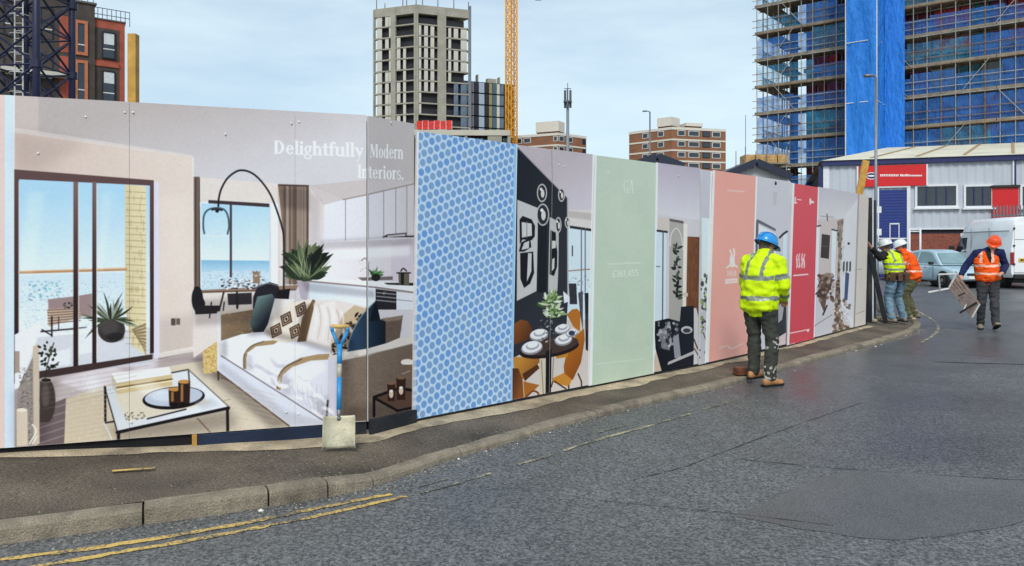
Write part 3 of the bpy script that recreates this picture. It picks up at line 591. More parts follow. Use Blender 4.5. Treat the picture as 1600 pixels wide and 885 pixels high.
    p([(314, 318), (421, 322), (421, 452), (314, 452)], (176, 213, 238), (218, 231, 240), ((360, 325), (360, 405)))
    p([(314, 407), (421, 408), (421, 426), (314, 426)], (134, 186, 218), (178, 210, 230), ((360, 408), (360, 425)))
    p([(314, 424), (421, 424), (421, 455), (314, 455)], (196, 216, 230)); c.specks((314, 424, 420, 452), [(90, 150, 180), (240, 244, 248), (120, 175, 205), (225, 236, 244), (80, 140, 165)], 420, .4, 1.4, 23, a=.4)
    p(Z4((160, 294), (498, 314), (498, 334), (160, 312)), (72, 62, 68)); c.box(358.6, 320, 362.2, 434, (84, 74, 80)); c.box(420.5, 320, 423, 450, (206, 210, 220)); c.box(423, 320, 434, 450, (232, 230, 236))
    p(Z4((545, 208), (716, 214), (712, 760), (590, 760), (575, 500)), (140, 118, 104)); c.vgrain((434, 291, 482, 446), .32, 3.4, 25); p(Z4((545, 206), (716, 212), (716, 222), (545, 216)), (92, 76, 70))
    p(Z4((716, 214), (805, 300), (805, 760), (716, 760)), (220, 208, 204), (226, 222, 228), ((482, 300), (508, 420)))
    # ---- kitchen
    p(Z4((716, 214), (1045, 262), (1300, 205), (1300, 330), (800, 330)), (206, 196, 196)); p(Z4((716, 214), (905, 290), (1300, 204), (1300, 190), (1045, 180)), (200, 190, 190))
    p(Z4((800, 520), (1300, 498), (1300, 760), (720, 745), (800, 700)), (230, 226, 230), (208, 196, 202), ((520, 400), (645, 410)))
    p(Z4((1172, 530), (1300, 520), (1300, 760), (1172, 750)), (206, 194, 206), a=.8)
    p(Z4((800, 320), (905, 293), (1300, 204), (1300, 502), (800, 526)), (224, 224, 234), (206, 198, 202), ((520, 340), (640, 340)))
    for x, y0, y1 in ((918, 290, 522), (1045, 262, 516), (1130, 243, 510), (1197, 228, 506), (1258, 214, 503)): c.line(Z4((x, y0), (x, y1)), 1.2, (150, 140, 146))
    c.line(Z4((800, 526), (1300, 502)), 2, (240, 238, 242)); c.line(Z4((905, 292), (1300, 204)), 1.6, (150, 136, 132)); 
    p(Z4((1118, 500), (1150, 484), (1256, 474), (1256, 492), (1300, 490), (1300, 500)), (70, 62, 64)); p(Z4((1150, 490), (1250, 480), (1250, 494), (1150, 500)), (190, 184, 188))
    p(Z4((650, 730), (700, 722), (1300, 752), (1300, 800), (1085, 778), (720, 744)), (236, 234, 238)); c.line(Z4((722, 744), (1085, 777), (1300, 806)), 2.6, (140, 126, 124))
    p(Z4((720, 748), (1085, 781), (1085, 900), (720, 900)), (212, 224, 236), (226, 230, 238), ((485, 450), (580, 470))); p(Z4((650, 730), (720, 745), (705, 850), (672, 840)), (176, 168, 182))
    p(Z4((1085, 786), (1200, 800), (1200, 900), (1085, 900)), (48, 44, 50)); 
    for y in (806, 826, 848): c.line(Z4((1092, y), (1196, y+10)), 1.4, (176, 172, 176))
    p(Z4((1200, 802), (1300, 812), (1300, 900), (1200, 900)), (218, 218, 226)); c.line(Z4((1200, 845), (1300, 855)), 1.2, (150, 146, 152)); c.specks((599, 456, 603, 462), [(235, 235, 235)], 6, .6, 1.2, 4)
    p(Z4((985, 722), (1180, 716), (1180, 736), (1010, 740)), (96, 86, 84), a=.8); p(Z4((1130, 752), (1300, 752), (1290, 768), (1150, 762)), (52, 46, 48))
    for k in range(9): c.leaf(587, 433, R(-90+(k-4)*17), rn.uniform(10, 17), 1.8, rn.choice([(70, 120, 70), (110, 150, 96), (48, 84, 52)]))
    c.ell(587, 434, 7, 6, (46, 42, 44)); p([(622, 426), (639, 426), (639, 446), (623, 445)], (110, 100, 84)); p([(626, 426), (631, 426), (631, 445), (626, 445)], (44, 40, 38)); c.line([(620, 427), (641, 427)], 2, (50, 44, 44)); c.curve([(626, 424), (630, 420), (635, 424)], 1.8, (60, 54, 54))
    c.curve([(575, 432), (575, 412), (570, 404), (564, 408)], 1.3, (130, 116, 110)); c.specks((560, 404, 578, 425), [(170, 160, 158), (140, 128, 122)], 14, .6, 1.3, 5)
    # big leafy plant
    for k in range(60):
        a = rn.uniform(-2.9, -.2); x = 476+rn.uniform(-14, 14); y = 424+rn.uniform(-22, 12); g = rn.choice([(38, 50, 40), (58, 74, 54), (84, 100, 70), (30, 36, 32), (118, 128, 96), (46, 60, 48)])
        c.leaf(x, y, a, rn.uniform(16, 32), rn.uniform(3.5, 6.5), g, rn.uniform(-.2, .2))
    for k in range(12): a = rn.uniform(-2.6, -.5); c.leaf(474+rn.uniform(-16, 16), 430, a, rn.uniform(14, 24), 1, (186, 192, 168))
    for k in range(34): a = R(-90)+rn.uniform(-1.25, 1.25); c.leaf(477+rn.uniform(-8, 8), 436+rn.uniform(-8, 4), a, rn.uniform(34, 66)*(1-.3*abs(a+R(90))), rn.uniform(3.5, 6), rn.choice([(44, 58, 44), (66, 82, 58), (34, 42, 36), (96, 110, 78), (52, 66, 50)]), rn.uniform(-.25, .25))
    for k in range(16): a = R(-90)+rn.uniform(-1.1, 1.1); c.leaf(477+rn.uniform(-10, 10), 436, a, rn.uniform(24, 54), .8, rn.choice([(150, 160, 124), (120, 134, 100)]), rn.uniform(-.2, .2))
    # dining table and chairs
    p(Z4((80, 775), (110, 790), (142, 860), (140, 900), (80, 900)), (40, 38, 44)); c.ell(308, 468, 9, 20, (40, 38, 44)); p([(303, 478), (345, 478), (343, 490), (305, 492)], (48, 44, 48))
    p(Z4((120, 792), (660, 764), (645, 792), (130, 808)), (150, 124, 106)); c.line(Z4((125, 804), (640, 790)), 2, (96, 78, 70))
    c.specks((345, 436, 412, 452), [(236, 236, 240), (52, 46, 52), (170, 160, 160), (216, 216, 224), (90, 80, 84), (60, 52, 56)], 130, .9, 2.6, 31, a=.85); p(Z4((405, 690), (445, 690), (445, 755), (408, 755)), (150, 124, 100)); c.specks((394, 424, 407, 434), [(200, 190, 184), (130, 112, 104)], 24, .8, 2, 33)
    c.line(Z4((245, 805), (225, 885)), 2.6, (52, 46, 48)); c.line(Z4((318, 800), (318, 890)), 2.6, (52, 46, 48)); p(Z4((265, 812), (400, 806), (400, 870), (270, 875)), (40, 38, 44), a=.9)
    for x in (330, 350, 372): c.line([(x, 473), (x-3, 497)], 2, (50, 44, 46))
    p(Z4((405, 900), (408, 830), (432, 770), (500, 748), (545, 762), (556, 800), (530, 900)), (46, 46, 52)); p(Z4((540, 795), (612, 784), (604, 845), (540, 860)), (36, 34, 40)); c.curve(Z4((430, 775), (490, 755), (545, 768)), 1.5, (120, 120, 126))
    # arc lamp
    c.curve(Z4((215, 330), (218, 285), (232, 232), (265, 175), (312, 138), (352, 130), (402, 146), (452, 190), (502, 262), (538, 350), (566, 440), (577, 520), (577, 785)), 2.6, (44, 42, 48))
    c.curve(Z4((138, 480), (132, 440), (136, 380), (160, 348), (205, 338), (248, 348), (268, 385), (274, 440), (266, 482)), 2.4, (70, 96, 104)); c.curve(Z4((150, 488), (205, 494), (258, 488)), 1.2, (226, 226, 226)); c.ell(339, 330, 3, 3, (40, 38, 42)); c.curve(Z4((180, 348), (205, 344), (236, 350)), 2.6, (52, 50, 56))
    # ---- sofa
    p(Z5((62, 150), (235, 130), (240, 150), (232, 252), (80, 300)), (150, 126, 100), (118, 98, 78), ((340, 490), (393, 515))); c.specks((345, 490, 392, 525), [(170, 148, 120), (120, 100, 80)], 140, .6, 1.4, 41, a=.35); p(Z5((60, 150), (236, 128), (238, 140), (74, 166)), (216, 204, 190)); p(Z5((60, 150), (78, 162), (80, 370), (60, 440)), (222, 218, 222))
    p(Z5((540, 95), (640, 92), (850, 135), (640, 345), (480, 295)), (222, 212, 208)); p(Z5((340, 85), (445, 90), (310, 270), (290, 250)), (226, 222, 220))
    p(Z5((78, 295), (180, 262), (290, 250), (460, 295), (620, 330), (612, 680), (585, 690), (80, 372)), (230, 230, 238), (212, 212, 224), ((440, 530), (500, 640)))
    for (x, y, r) in ((150, 300, 30), (300, 400, 36), (480, 520, 44), (560, 600, 30)): c.ell(320+x/3.161, 440+y/3.161, r/3.161, r/5, (244, 244, 250), a=.5, soft=4)
    p(Z5((188, 432), (192, 360), (228, 318), (290, 296), (372, 288), (340, 312), (252, 322), (212, 352), (204, 380), (204, 436)), (170, 142, 104)); c.curve(Z5((192, 430), (194, 365), (230, 320), (290, 297)), 1.6, (110, 92, 76))
    p(Z5((352, 532), (360, 470), (392, 420), (470, 378), (560, 360), (615, 358), (614, 386), (520, 392), (430, 424), (384, 462), (372, 540)), (172, 146, 110)); c.curve(Z5((357, 530), (364, 470), (398, 424), (478, 384)), 1.8, (104, 88, 72))
    for k in range(7): c.curve(Z5((430+k*24, 470+k*8), (436+k*24, 540+k*14), (470+k*18, 600+k*10)), 1.1, (186, 184, 198), a=.6)
    p(Z5((62, 378), (80, 372), (588, 688), (582, 714), (414, 716), (62, 446)), (214, 217, 230)); c.line(Z5((80, 368), (588, 690)), 1.8, (128, 118, 122)); c.line(Z5((62, 447), (414, 714)), 2.6, (116, 94, 78)); c.line(Z5((66, 448), (66, 486)), 2.5, (70, 58, 54)); c.line(Z5((78, 475), (130, 497)), 2, (110, 92, 80))
    p(Z5((222, 205), (258, 76), (332, 62), (345, 85), (300, 250), (236, 252)), (122, 150, 150), (34, 44, 52), ((394, 480), (418, 500)))
    p(Z5((288, 252), (318, 200), (352, 150), (430, 105), (530, 86), (500, 160), (472, 290), (402, 306), (330, 290)), (228, 218, 206))
    def dia(cx, cy, w, h, col, lw, rot): c.line([(cx+u*math.cos(rot)-v*math.sin(rot), cy+u*math.sin(rot)+v*math.cos(rot)) for u, v in ((-w, 0), (0, -h), (w, 0), (0, h), (-w, 0))], lw, col)
    for cx, cy in ((447, 499), (461, 518), (431, 517), (470, 484)):
        for w in (9, 5.2): dia(cx, cy, w, w*1.35, (92, 66, 46), 2.3, .45)
        c.ell(cx, cy, 2, 2.4, (70, 50, 38))
    p(Z5((532, 88), (545, 96), (500, 296), (455, 300), (480, 180)), (122, 96, 68)); p(Z5((590, 110), (640, 95), (660, 200), (600, 320), (500, 290), (545, 130)), (232, 224, 220), a=.8, soft=2)
    p(Z5((620, 355), (625, 290), (680, 165), (738, 118), (806, 138), (780, 220), (712, 340)), (196, 176, 146))
    for k in range(46):
        t = rn.random(); x = 520+t*48+rn.uniform(-6, 6); y = 548-t*62+rn.uniform(-8, 8)
        if x < 575: c.leaf(x, y, rn.uniform(-2, 1), rn.uniform(6, 11), 2, rn.choice([(52, 40, 36), (96, 74, 56), (120, 96, 70), (40, 34, 34)]))
    p(Z5((868, 186), (978, 168), (962, 282), (890, 312)), (106, 90, 80)); p(Z5((870, 186), (976, 170), (968, 190), (900, 200)), (140, 122, 108)); c.specks((598, 496, 628, 530), [(84, 70, 62), (126, 110, 96)], 70, .6, 1.5, 44, a=.5)
    p(Z5((700, 348), (716, 270), (770, 170), (845, 94), (866, 190), (892, 200), (892, 318), (820, 345)), (52, 76, 100), (26, 36, 50), ((550, 520), (600, 510))); p(Z5((845, 94), (866, 190), (810, 200)), (22, 30, 42)); c.curve(Z5((704, 346), (720, 268), (775, 168), (842, 98)), 1.5, (120, 144, 160))
    p(Z5((640, 392), (690, 382), (1030, 305), (1030, 650), (690, 692), (650, 690)), (136, 118, 104), (112, 96, 84), ((540, 580), (640, 600))); c.specks((535, 560, 644, 655), [(150, 132, 116), (98, 84, 74), (124, 106, 92)], 700, .6, 1.7, 46, a=.35)
    p(Z5((612, 368), (720, 345), (900, 305), (960, 280), (1030, 276), (1030, 306), (900, 338), (690, 388), (652, 396)), (212, 202, 194)); c.curve(Z5((690, 390), (900, 340), (1030, 308)), 1.2, (150, 134, 122)); p(Z5((608, 372), (652, 392), (652, 692), (602, 684)), (206, 202, 214)); c.line(Z5((606, 590), (600, 680)), 3, (60, 50, 52))
    # soft modelling of the printed sofa
    c.shade(Z5((232, 240), (300, 235), (470, 285), (640, 335), (620, 352), (460, 305), (290, 262), (200, 280)), .32, 7); c.shade(Z5((80, 300), (110, 290), (110, 380), (80, 372)), .25, 6)
    c.shade(Z5((195, 400), (225, 350), (240, 440), (210, 445)), .16, 6); c.shade(Z5((365, 510), (400, 440), (430, 560), (385, 560)), .16, 7); c.shade(Z5((540, 600), (606, 560), (606, 684), (580, 690)), .2, 7)
    c.shade(Z5((62, 430), (80, 400), (400, 640), (580, 690), (580, 714), (414, 714)), .12, 6); c.shade(Z5((470, 120), (520, 110), (500, 290), (462, 296)), .3, 5); c.shade(Z5((640, 250), (700, 200), (720, 330), (640, 350)), .28, 6)
    c.shade(Z5((690, 620), (1030, 560), (1030, 660), (690, 695)), .25, 12); c.shade(Z5((650, 392), (700, 386), (700, 690), (650, 690)), .2, 6); c.shade(Z5((300, 200), (335, 165), (330, 280), (296, 255)), .25, 5); c.poly(Z5((100, 300), (180, 275), (260, 268), (170, 320)), (250, 250, 254), a=.5, soft=7); c.poly(Z5((250, 345), (400, 315), (520, 330), (330, 400)), (250, 250, 254), a=.5, soft=8); c.poly(Z5((420, 450), (560, 400), (600, 420), (470, 520)), (250, 250, 254), a=.5, soft=8)
    # and of the kitchen and dining end
    c.shade([(303, 470), (440, 460), (440, 500), (303, 510)], .22, 8); c.shade([(500, 376), (645, 368), (645, 384), (500, 390)], .18, 6); c.poly([(520, 392), (640, 384), (640, 400), (525, 404)], (250, 246, 246), a=.5, soft=6); c.shade([(436, 292), (482, 294), (482, 330), (440, 325)], .25, 8); c.shade([(482, 300), (500, 312), (500, 420), (482, 420)], .12, 8); c.shade([(470, 440), (585, 455), (585, 466), (478, 456)], .22, 5)
    rf_ = random.Random(77)
    for k in range(26):                                        # creases in the printed upholstery
        t = rf_.random(); x = 350+t*150+rf_.uniform(-14, 14); y = 532+t*88+rf_.uniform(-14, 22); l = rf_.uniform(8, 26); b_ = rf_.uniform(-6, 6); s_ = rf_.random() < .5
        if 345 < x < 505 and y < 540+(x-345)*.86+(8 if x < 420 else 0): c.curve([(x, y), (x+l*.5, y+l*.3+b_), (x+l, y+l*.55)], rf_.uniform(3, 7), (250, 250, 252) if s_ else (184, 182, 192), a=.16)
    for k in range(240): x = rf_.uniform(536, 643); y = rf_.uniform(556, 650); c.line([(x, y), (x+rf_.uniform(2, 7), y-1)], .8, rf_.choice([(160, 142, 126), (92, 78, 70)]), a=.35)
    for k in range(80): x = rf_.uniform(346, 392); y = rf_.uniform(490, 522); c.line([(x, y), (x+rf_.uniform(2, 5), y-.6)], .7, rf_.choice([(176, 152, 124), (104, 86, 68)]), a=.35)
    for k in range(7): c.curve([(490+k*7, 474+k*2), (494+k*7, 500), (488+k*8, 528+k*2)], 3, (190, 178, 174) if k % 2 else (244, 240, 238), a=.28)
    # floor boards, reflections and light of the printed room
    for k in range(16): y = 570+k*8; c.line([(62+k*1, y+22), (240-k*9, y-6)], 1, (140, 124, 124), a=.35) if k < 7 else None
    c.poly([(44, 300), (70, 300), (52, 430), (31, 430)], (255, 255, 255), a=.14, soft=5); c.poly([(160, 300), (176, 301), (160, 425), (152, 425)], (255, 255, 255), a=.12, soft=4); c.poly([(206, 600), (236, 594), (262, 612), (228, 620)], (255, 255, 255), a=.35, soft=6); c.poly([(300, 628), (330, 622), (345, 634), (316, 641)], (170, 176, 190), a=.4, soft=5)
    for k in range(10): y = 620+k*7; c.curve([(105, y+8), (150, y), (168, y-3)], 1.5, (190, 172, 146), a=.35); c.curve([(362, y-18), (400, y-10), (430, y-2)], 1.5, (192, 174, 148), a=.3) if k < 8 else None
    # side table with candle glasses
    p(Z5((840, 576), (962, 530), (1030, 545), (1030, 625), (950, 642)), (98, 74, 62)); c.line(Z5((835, 665), (835, 572), (960, 528), (1030, 540)), 4.2, (30, 26, 30)); c.line(Z5((838, 578), (952, 640), (1030, 622)), 3.6, (30, 26, 30))
    for x0, x1, y0, y1 in ((900, 940, 505, 592), (945, 992, 478, 586)):
        p(Z5((x0, y0), (x1, y0), (x1-3, y1), (x0+3, y1)), (66, 42, 34)); q = Z5(((x0+x1)/2, y0), ((x0+x1)/2, (y0+y1)/2))
        c.ell(*q[0], 6, 2.2, (140, 104, 84)); c.ell(q[1][0], q[1][1]+3, 3.4, 6, (214, 190, 170)); c.ell(q[1][0], q[1][1]-2, 3, 2, (245, 232, 220))
    c.ell(636, 566.5, 10, 5, (226, 214, 206)); p(Z5((975, 412), (1030, 412), (1030, 470), (990, 460)), (120, 96, 82)); c.line([(628, 585), (640, 580)], 1.6, (170, 150, 136))
    # ---- heading
    ctext(c, 'Delightfully', SERIF, 426.5, 240.5, 568, 246, 20.5, 21, (240, 248, 252), 1.)
    ctext(c, 'Modern', SERIF, 577.5, 246.5, 630, 249, 21, 21.5, (240, 240, 240)); ctext(c, 'Interiors.', SERIF, 558, 278, 631, 281.5, 20, 20.5, (240, 240, 242))
    c.finish(1); c.grain(.007, 1); return c
def paint_right():
    c = Canvas(HP[2:6], .03, 2.47, 380.); p = c.poly; rn = random.Random(4)
    c.a[:] = np.array((206, 202, 208))/255.
    # honeycomb-dotted pale blue board
    yy, xx = np.mgrid[0:c.h, 0:int(c.uv(806, 400)[0])+2]; S = xx/c.ppm; Zz = yy/c.ppm; A = np.array((.0690, .0270)); B = np.array((.0545, -.0555)); det = A[0]*B[1]-A[1]*B[0]
    i = np.round((S*B[1]-Zz*B[0])/det); j = np.round((A[0]*Zz-A[1]*S)/det); best = np.full(S.shape, 9.)
    for di in (-1, 0, 1):
        for dj in (-1, 0, 1): best = np.minimum(best, np.hypot((S-(i+di)*A[0]-(j+dj)*B[0])*1.06, Zz-(i+di)*A[1]-(j+dj)*B[1]))
    mk = np.clip((.0318-best)*c.ppm*.9+.5, 0, 1)[..., None]; hs = (np.sin(i*12.9898+j*78.233)*43758.5453) % 1; hs = hs[..., None]
    dot = np.concatenate([116+hs*24-8, 160+hs*10-5, 214-hs*12], -1)/255.; bgc = np.array((190, 213, 243))/255.
    c.a[:, :xx.shape[1]] = bgc*(1-mk)+dot*mk
    p([(640, 150), (651.5, 150), (646, 720), (630, 720)], (228, 234, 244)); p([(803, 200), (807, 200), (801, 660), (797, 660)], (226, 236, 248)); p([(800, 200), (804, 200), (798, 660), (795, 660)], (150, 196, 240))
    # dining picture
    c.box(806, 200, 926, 660, (196, 184, 190)); p([(801, 470), (925, 440), (925, 660), (799, 660)], (208, 198, 192))
    p([(806, 220), (925, 240), (925, 330), (886, 328)], (190, 178, 184), (206, 198, 208), ((880, 250), (900, 330))); c.box(886, 328, 926, 358, (216, 208, 204)); p([(888, 330), (925, 334), (925, 345), (888, 340)], (178, 166, 164), a=.6, soft=2)
    c.line([(862, 236), (863, 285)], 1, (150, 138, 144))
    p([(886, 352), (924, 358), (924, 500), (886, 500)], (208, 224, 236)); p([(890, 353), (924, 358), (924, 362), (890, 357)], (52, 48, 54)); 
    for x in (908, 914): c.line([(x, 358), (x, 470)], 1.6, (104, 104, 112))
    c.line([(886, 424), (923, 421)], 1.6, (150, 120, 96)); c.specks((888, 430, 922, 465), [(150, 170, 186), (228, 236, 242), (110, 120, 130)], 50, .8, 2, 61, a=.7); c.line([(894, 385), (894, 400)], 2, (90, 90, 96))
    p([(806, 229), (812, 235), (886, 310), (887, 470), (884, 520), (801, 560)], (40, 44, 54), (56, 58, 66), ((806, 300), (886, 400))); c.line([(809, 231), (886, 310)], 1.6, (150, 140, 146)); c.line([(886.5, 310), (887, 470)], 2, (176, 170, 176))
    p(Z7((55, 348), (190, 402), (190, 560), (182, 950), (52, 1015)), (196, 194, 194)); p(Z7((268, 462), (328, 492), (325, 800), (318, 950), (258, 960)), (190, 188, 188))
    for q in (((70, 480), (90, 455), (150, 478), (172, 520), (170, 590), (150, 615), (90, 610), (72, 640)),): p(Z7(*q), (34, 36, 42))
    p(Z7((84, 495), (150, 505), (152, 585), (86, 598)), (204, 202, 200)); c.line(Z7((118, 490), (118, 600)), 1, (120, 118, 118)); p(Z7((66, 690), (80, 630), (140, 600), (148, 660), (100, 690)), (34, 36, 42)); p(Z7((82, 680), (100, 632), (134, 618), (132, 668)), (200, 198, 196)); p(Z7((74, 700), (160, 690), (166, 830), (140, 900), (100, 930), (76, 870)), (34, 36, 42)); p(Z7((126, 700), (150, 700), (148, 820), (118, 890)), (200, 198, 196))
    p(Z7((274, 548), (308, 565), (310, 640), (318, 690), (316, 790), (296, 850), (268, 840)), (34, 36, 42)); p(Z7((282, 618), (308, 618), (308, 665), (282, 672)), (204, 202, 200)); p(Z7((284, 740), (300, 730), (298, 800), (282, 820)), (204, 202, 200))
    p(Z7((192, 480), (250, 500), (248, 960), (188, 960)), (34, 38, 48))
    for cx, cy, rx, ry in ((846.7, 302, 8, 14.5), (848, 336, 10, 17.5), (877, 305, 5.5, 11), (872, 352, 5, 12.5), (886, 348, 4, 9)):
        c.ell(cx, cy, rx, ry, (190, 186, 184)); c.ell(cx, cy, rx-1.8, ry-2.4, (52, 54, 62)); c.ell(cx+1, cy+1, rx*.35, ry*.45, (216, 208, 200)); c.ell(cx-1.5, cy-ry*.4, rx*.25, ry*.16, (240, 236, 232))
    # chairs, table, crockery, plant
    br, go, dk = (146, 88, 44), (196, 130, 54), (96, 58, 34)
    p(Z6((835, 245), (862, 218), (890, 214), (908, 235), (904, 335), (870, 310)), (188, 116, 46)); p(Z6((546, 300), (590, 272), (628, 280), (652, 325), (640, 372), (560, 405), (546, 400)), br, dk, ((805, 505), (826, 530)))
    p(Z6((546, 470), (690, 474), (694, 498), (640, 540), (605, 590), (560, 560)), (196, 138, 62), (150, 94, 40), ((815, 560), (835, 585))); p(Z6((600, 560), (680, 510), (690, 530), (612, 600)), (90, 56, 34))
    p(Z6((540, 530), (578, 532), (600, 590), (608, 700), (540, 715)), dk, br, ((800, 590), (818, 600))); p(Z6((604, 600), (690, 620), (650, 660), (612, 700)), (176, 110, 46)); c.curve(Z6((600, 700), (650, 655), (680, 660), (692, 690)), 2.2, (120, 74, 40))
    p(Z6((690, 480), (730, 470), (725, 690), (690, 695)), (206, 196, 176)); c.line(Z6((700, 490), (712, 690)), 1.4, (150, 130, 100))
    p(Z6((838, 430), (880, 360), (926, 318), (930, 380), (910, 500), (868, 590), (826, 610), (818, 520)), (186, 112, 42), (150, 84, 32), ((885, 540), (905, 580))); p(Z6((756, 585), (820, 555), (862, 590), (846, 628), (760, 606)), (204, 138, 56)); p(Z6((770, 440), (850, 405), (838, 470), (780, 480)), (196, 132, 52))
    for q in (((760, 600), (752, 630)), ((845, 622), (846, 662)), ((895, 560), (912, 600), (914, 640)), ((770, 600), (830, 640))): c.line(Z6(*q), 2, (70, 50, 40))
    c.ell(858, 546, 47, 13, (46, 34, 32), rot=-.17); c.ell(858, 541, 46, 13, (78, 64, 60), rot=-.17); p(Z6((724, 440), (754, 430), (750, 672), (722, 684)), (36, 34, 38)); c.line(Z6((764, 470), (758, 590)), 1.6, (150, 130, 110))
    for cx, cy, r in ((831, 544, 17), (842, 524, 15), (880, 532, 14), (878, 515, 12), (893, 522, 9)):
        c.ell(cx, cy, r, r*.62, (150, 146, 152), rot=-.2); c.ell(cx, cy-1.5, r*.92, r*.52, (226, 226, 232), rot=-.2); c.ell(cx+1, cy-3, r*.62, r*.36, (170, 168, 176), rot=-.2); c.ell(cx+1, cy-5, r*.5, r*.28, (236, 236, 240), rot=-.2)
    c.specks((843, 500, 872, 535), [(236, 238, 240), (90, 90, 96), (180, 184, 190), (60, 56, 60)], 60, .7, 2, 63, a=.7); c.ell(893, 521, 5, 4, (60, 74, 96))
    for k in range(90):
        a = rn.uniform(-3.3, .2); x = 863+rn.uniform(-9, 9); y = 486+rn.uniform(-20, 12); c.leaf(x, y, a, rn.uniform(9, 21), rn.uniform(1.2, 2.4), rn.choice([(70, 100, 54), (120, 146, 86), (196, 206, 178), (52, 70, 44), (222, 226, 214), (150, 172, 120)]), rn.uniform(-.2, .2))
    p(Z6((845, 80), (885, 80), (890, 190), (850, 190)), (60, 62, 70)); p(Z6((930, 130), (950, 130), (948, 440), (935, 430)), (44, 44, 54)); p(Z6((895, 130), (920, 120), (920, 330), (905, 240)), (86, 84, 92)); p(Z6((815, 120), (850, 150), (850, 175), (820, 185)), (226, 228, 232))
    # pale green board
    p([(928, 230), (1027, 240), (1021, 620), (920, 640)], (194, 206, 188), (190, 205, 184), ((970, 260), (970, 560))); c.specks((925, 250, 1022, 600), [(184, 200, 184), (202, 212, 190)], 60, 6, 18, 64, a=.12, flat=1.4)
    p([(926, 230), (930.5, 230), (923, 640), (917.5, 640)], (228, 236, 244)); p([(1023.5, 230), (1028.5, 230), (1023, 620), (1018, 620)], (230, 236, 244))
    ctext(c, 'GA', SERIF, 972, 302, 989, 303, 20, 20, (214, 222, 210), .9); c.line([(948, 413), (999, 411)], 2.2, (212, 222, 208), a=.8)
    ctext(c, '£361,455', SANS, 955, 433.5, 996, 431.5, 10, 10, (222, 229, 218), .85); c.line([(930, 569), (1005, 561)], 2, (204, 218, 204), a=.7); c.specks((946, 410, 1000, 415), [(190, 206, 188)], 30, .4, 1, 7); c.specks((946, 268, 958, 272), [(212, 222, 214)], 7, .8, 1.5, 4)
    # wardrobe picture
    c.box(1028, 240, 1094, 640, (206, 200, 206)); p([(1028, 240), (1094, 250), (1094, 345), (1028, 335)], (186, 176, 190), (212, 208, 216), ((1050, 260), (1050, 340))); p([(1028, 340), (1045, 342), (1045, 362), (1028, 360)], (206, 194, 188))
    p([(1026, 360), (1041, 362), (1040, 505), (1023, 505)], (206, 220, 232)); c.line([(1027, 361), (1042, 363)], 3, (40, 36, 42)); c.line([(1036, 362), (1035, 500)], 1.8, (90, 92, 98)); c.line([(1024, 417), (1031, 417)], 1.5, (120, 120, 120))
    p([(1046, 342), (1068, 346), (1066, 515), (1045, 515)], (172, 168, 164)); c.curve([(1047, 385), (1049, 366), (1057, 357), (1064, 368), (1067, 390)], 1.4, (214, 208, 204)); p([(1046, 342), (1068, 346), (1068, 350), (1046, 346)], (110, 100, 94))
    for k in range(40): c.leaf(1057+rn.uniform(-2, 2), rn.uniform(385, 470), rn.uniform(-3, 0), rn.uniform(6, 12), 2, rn.choice([(40, 46, 44), (60, 68, 62), (30, 34, 36), (84, 92, 84)]))
    p([(1068, 350), (1074, 350), (1071, 520), (1066, 520)], (226, 220, 212)); p([(1074, 370), (1094, 371), (1092, 500), (1088, 482), (1072, 480)], (132, 82, 54), (112, 70, 48), ((1074, 400), (1092, 400))); c.specks((1075, 375, 1092, 478), [(150, 98, 66), (104, 64, 44)], 60, .6, 1.6, 66, a=.4, flat=4)
    p([(1022, 560), (1030, 530), (1040, 590), (1036, 600), (1022, 600)], (206, 184, 170)); p([(1022, 503), (1044, 498), (1062, 503), (1064, 480), (1084, 478), (1084, 585), (1037, 592), (1024, 545)], (30, 32, 42), (38, 40, 52), ((1030, 520), (1080, 570)))
    p([(1028, 520), (1040, 510), (1050, 530), (1046, 548), (1034, 545)], (126, 124, 134)); c.specks((1028, 505, 1060, 545), [(60, 60, 70), (150, 148, 156), (200, 198, 202), (36, 36, 44)], 60, 1, 3.4, 67, a=.7, flat=1.2); p([(1051, 528), (1060, 522), (1064, 560), (1054, 560)], (150, 150, 160)); c.ell(1073, 516, 9, 6, (190, 188, 192)); c.ell(1073, 517, 6, 3.4, (70, 68, 74)); c.ell(1071, 461, 4, 4, (206, 196, 180))
    p([(1043, 571), (1044, 566), (1092, 545), (1093, 550)], (186, 180, 182)); c.line([(1024, 592), (1090, 580)], 1.5, (190, 176, 166))
    p([(1085, 500), (1094, 498), (1092, 600), (1083, 600)], (206, 202, 204)); c.curve([(1084, 530), (1090, 545), (1094, 548)], 1.6, (60, 56, 54)); c.line([(1085, 545), (1093, 560)], 1.6, (96, 90, 86))
    c.box(1094, 240, 1110, 620, (196, 194, 204)); p([(1096, 340), (1108, 342), (1106, 470), (1096, 470)], (214, 226, 236)); c.specks((1095, 430, 1107, 520), [(60, 66, 60), (150, 168, 90), (104, 112, 96), (226, 226, 226), (44, 44, 46)], 60, 1, 3, 68, a=.8, flat=1.3); c.line([(1098, 520), (1106, 540), (1100, 552)], 1.4, (80, 74, 70))
    # salmon board
    p([(1112, 255), (1182, 265), (1174, 575), (1102, 590)], (240, 166, 152), (243, 170, 158), ((1140, 280), (1140, 550))); p([(1110.5, 255), (1114.5, 255), (1105, 590), (1100, 590)], (236, 238, 242)); p([(1178.5, 262), (1183, 262), (1175, 575), (1170.5, 575)], (240, 234, 234))
    wt = (244, 226, 220); c.line([(1134, 298), (1160, 300)], 1.8, (246, 204, 194), a=.9)
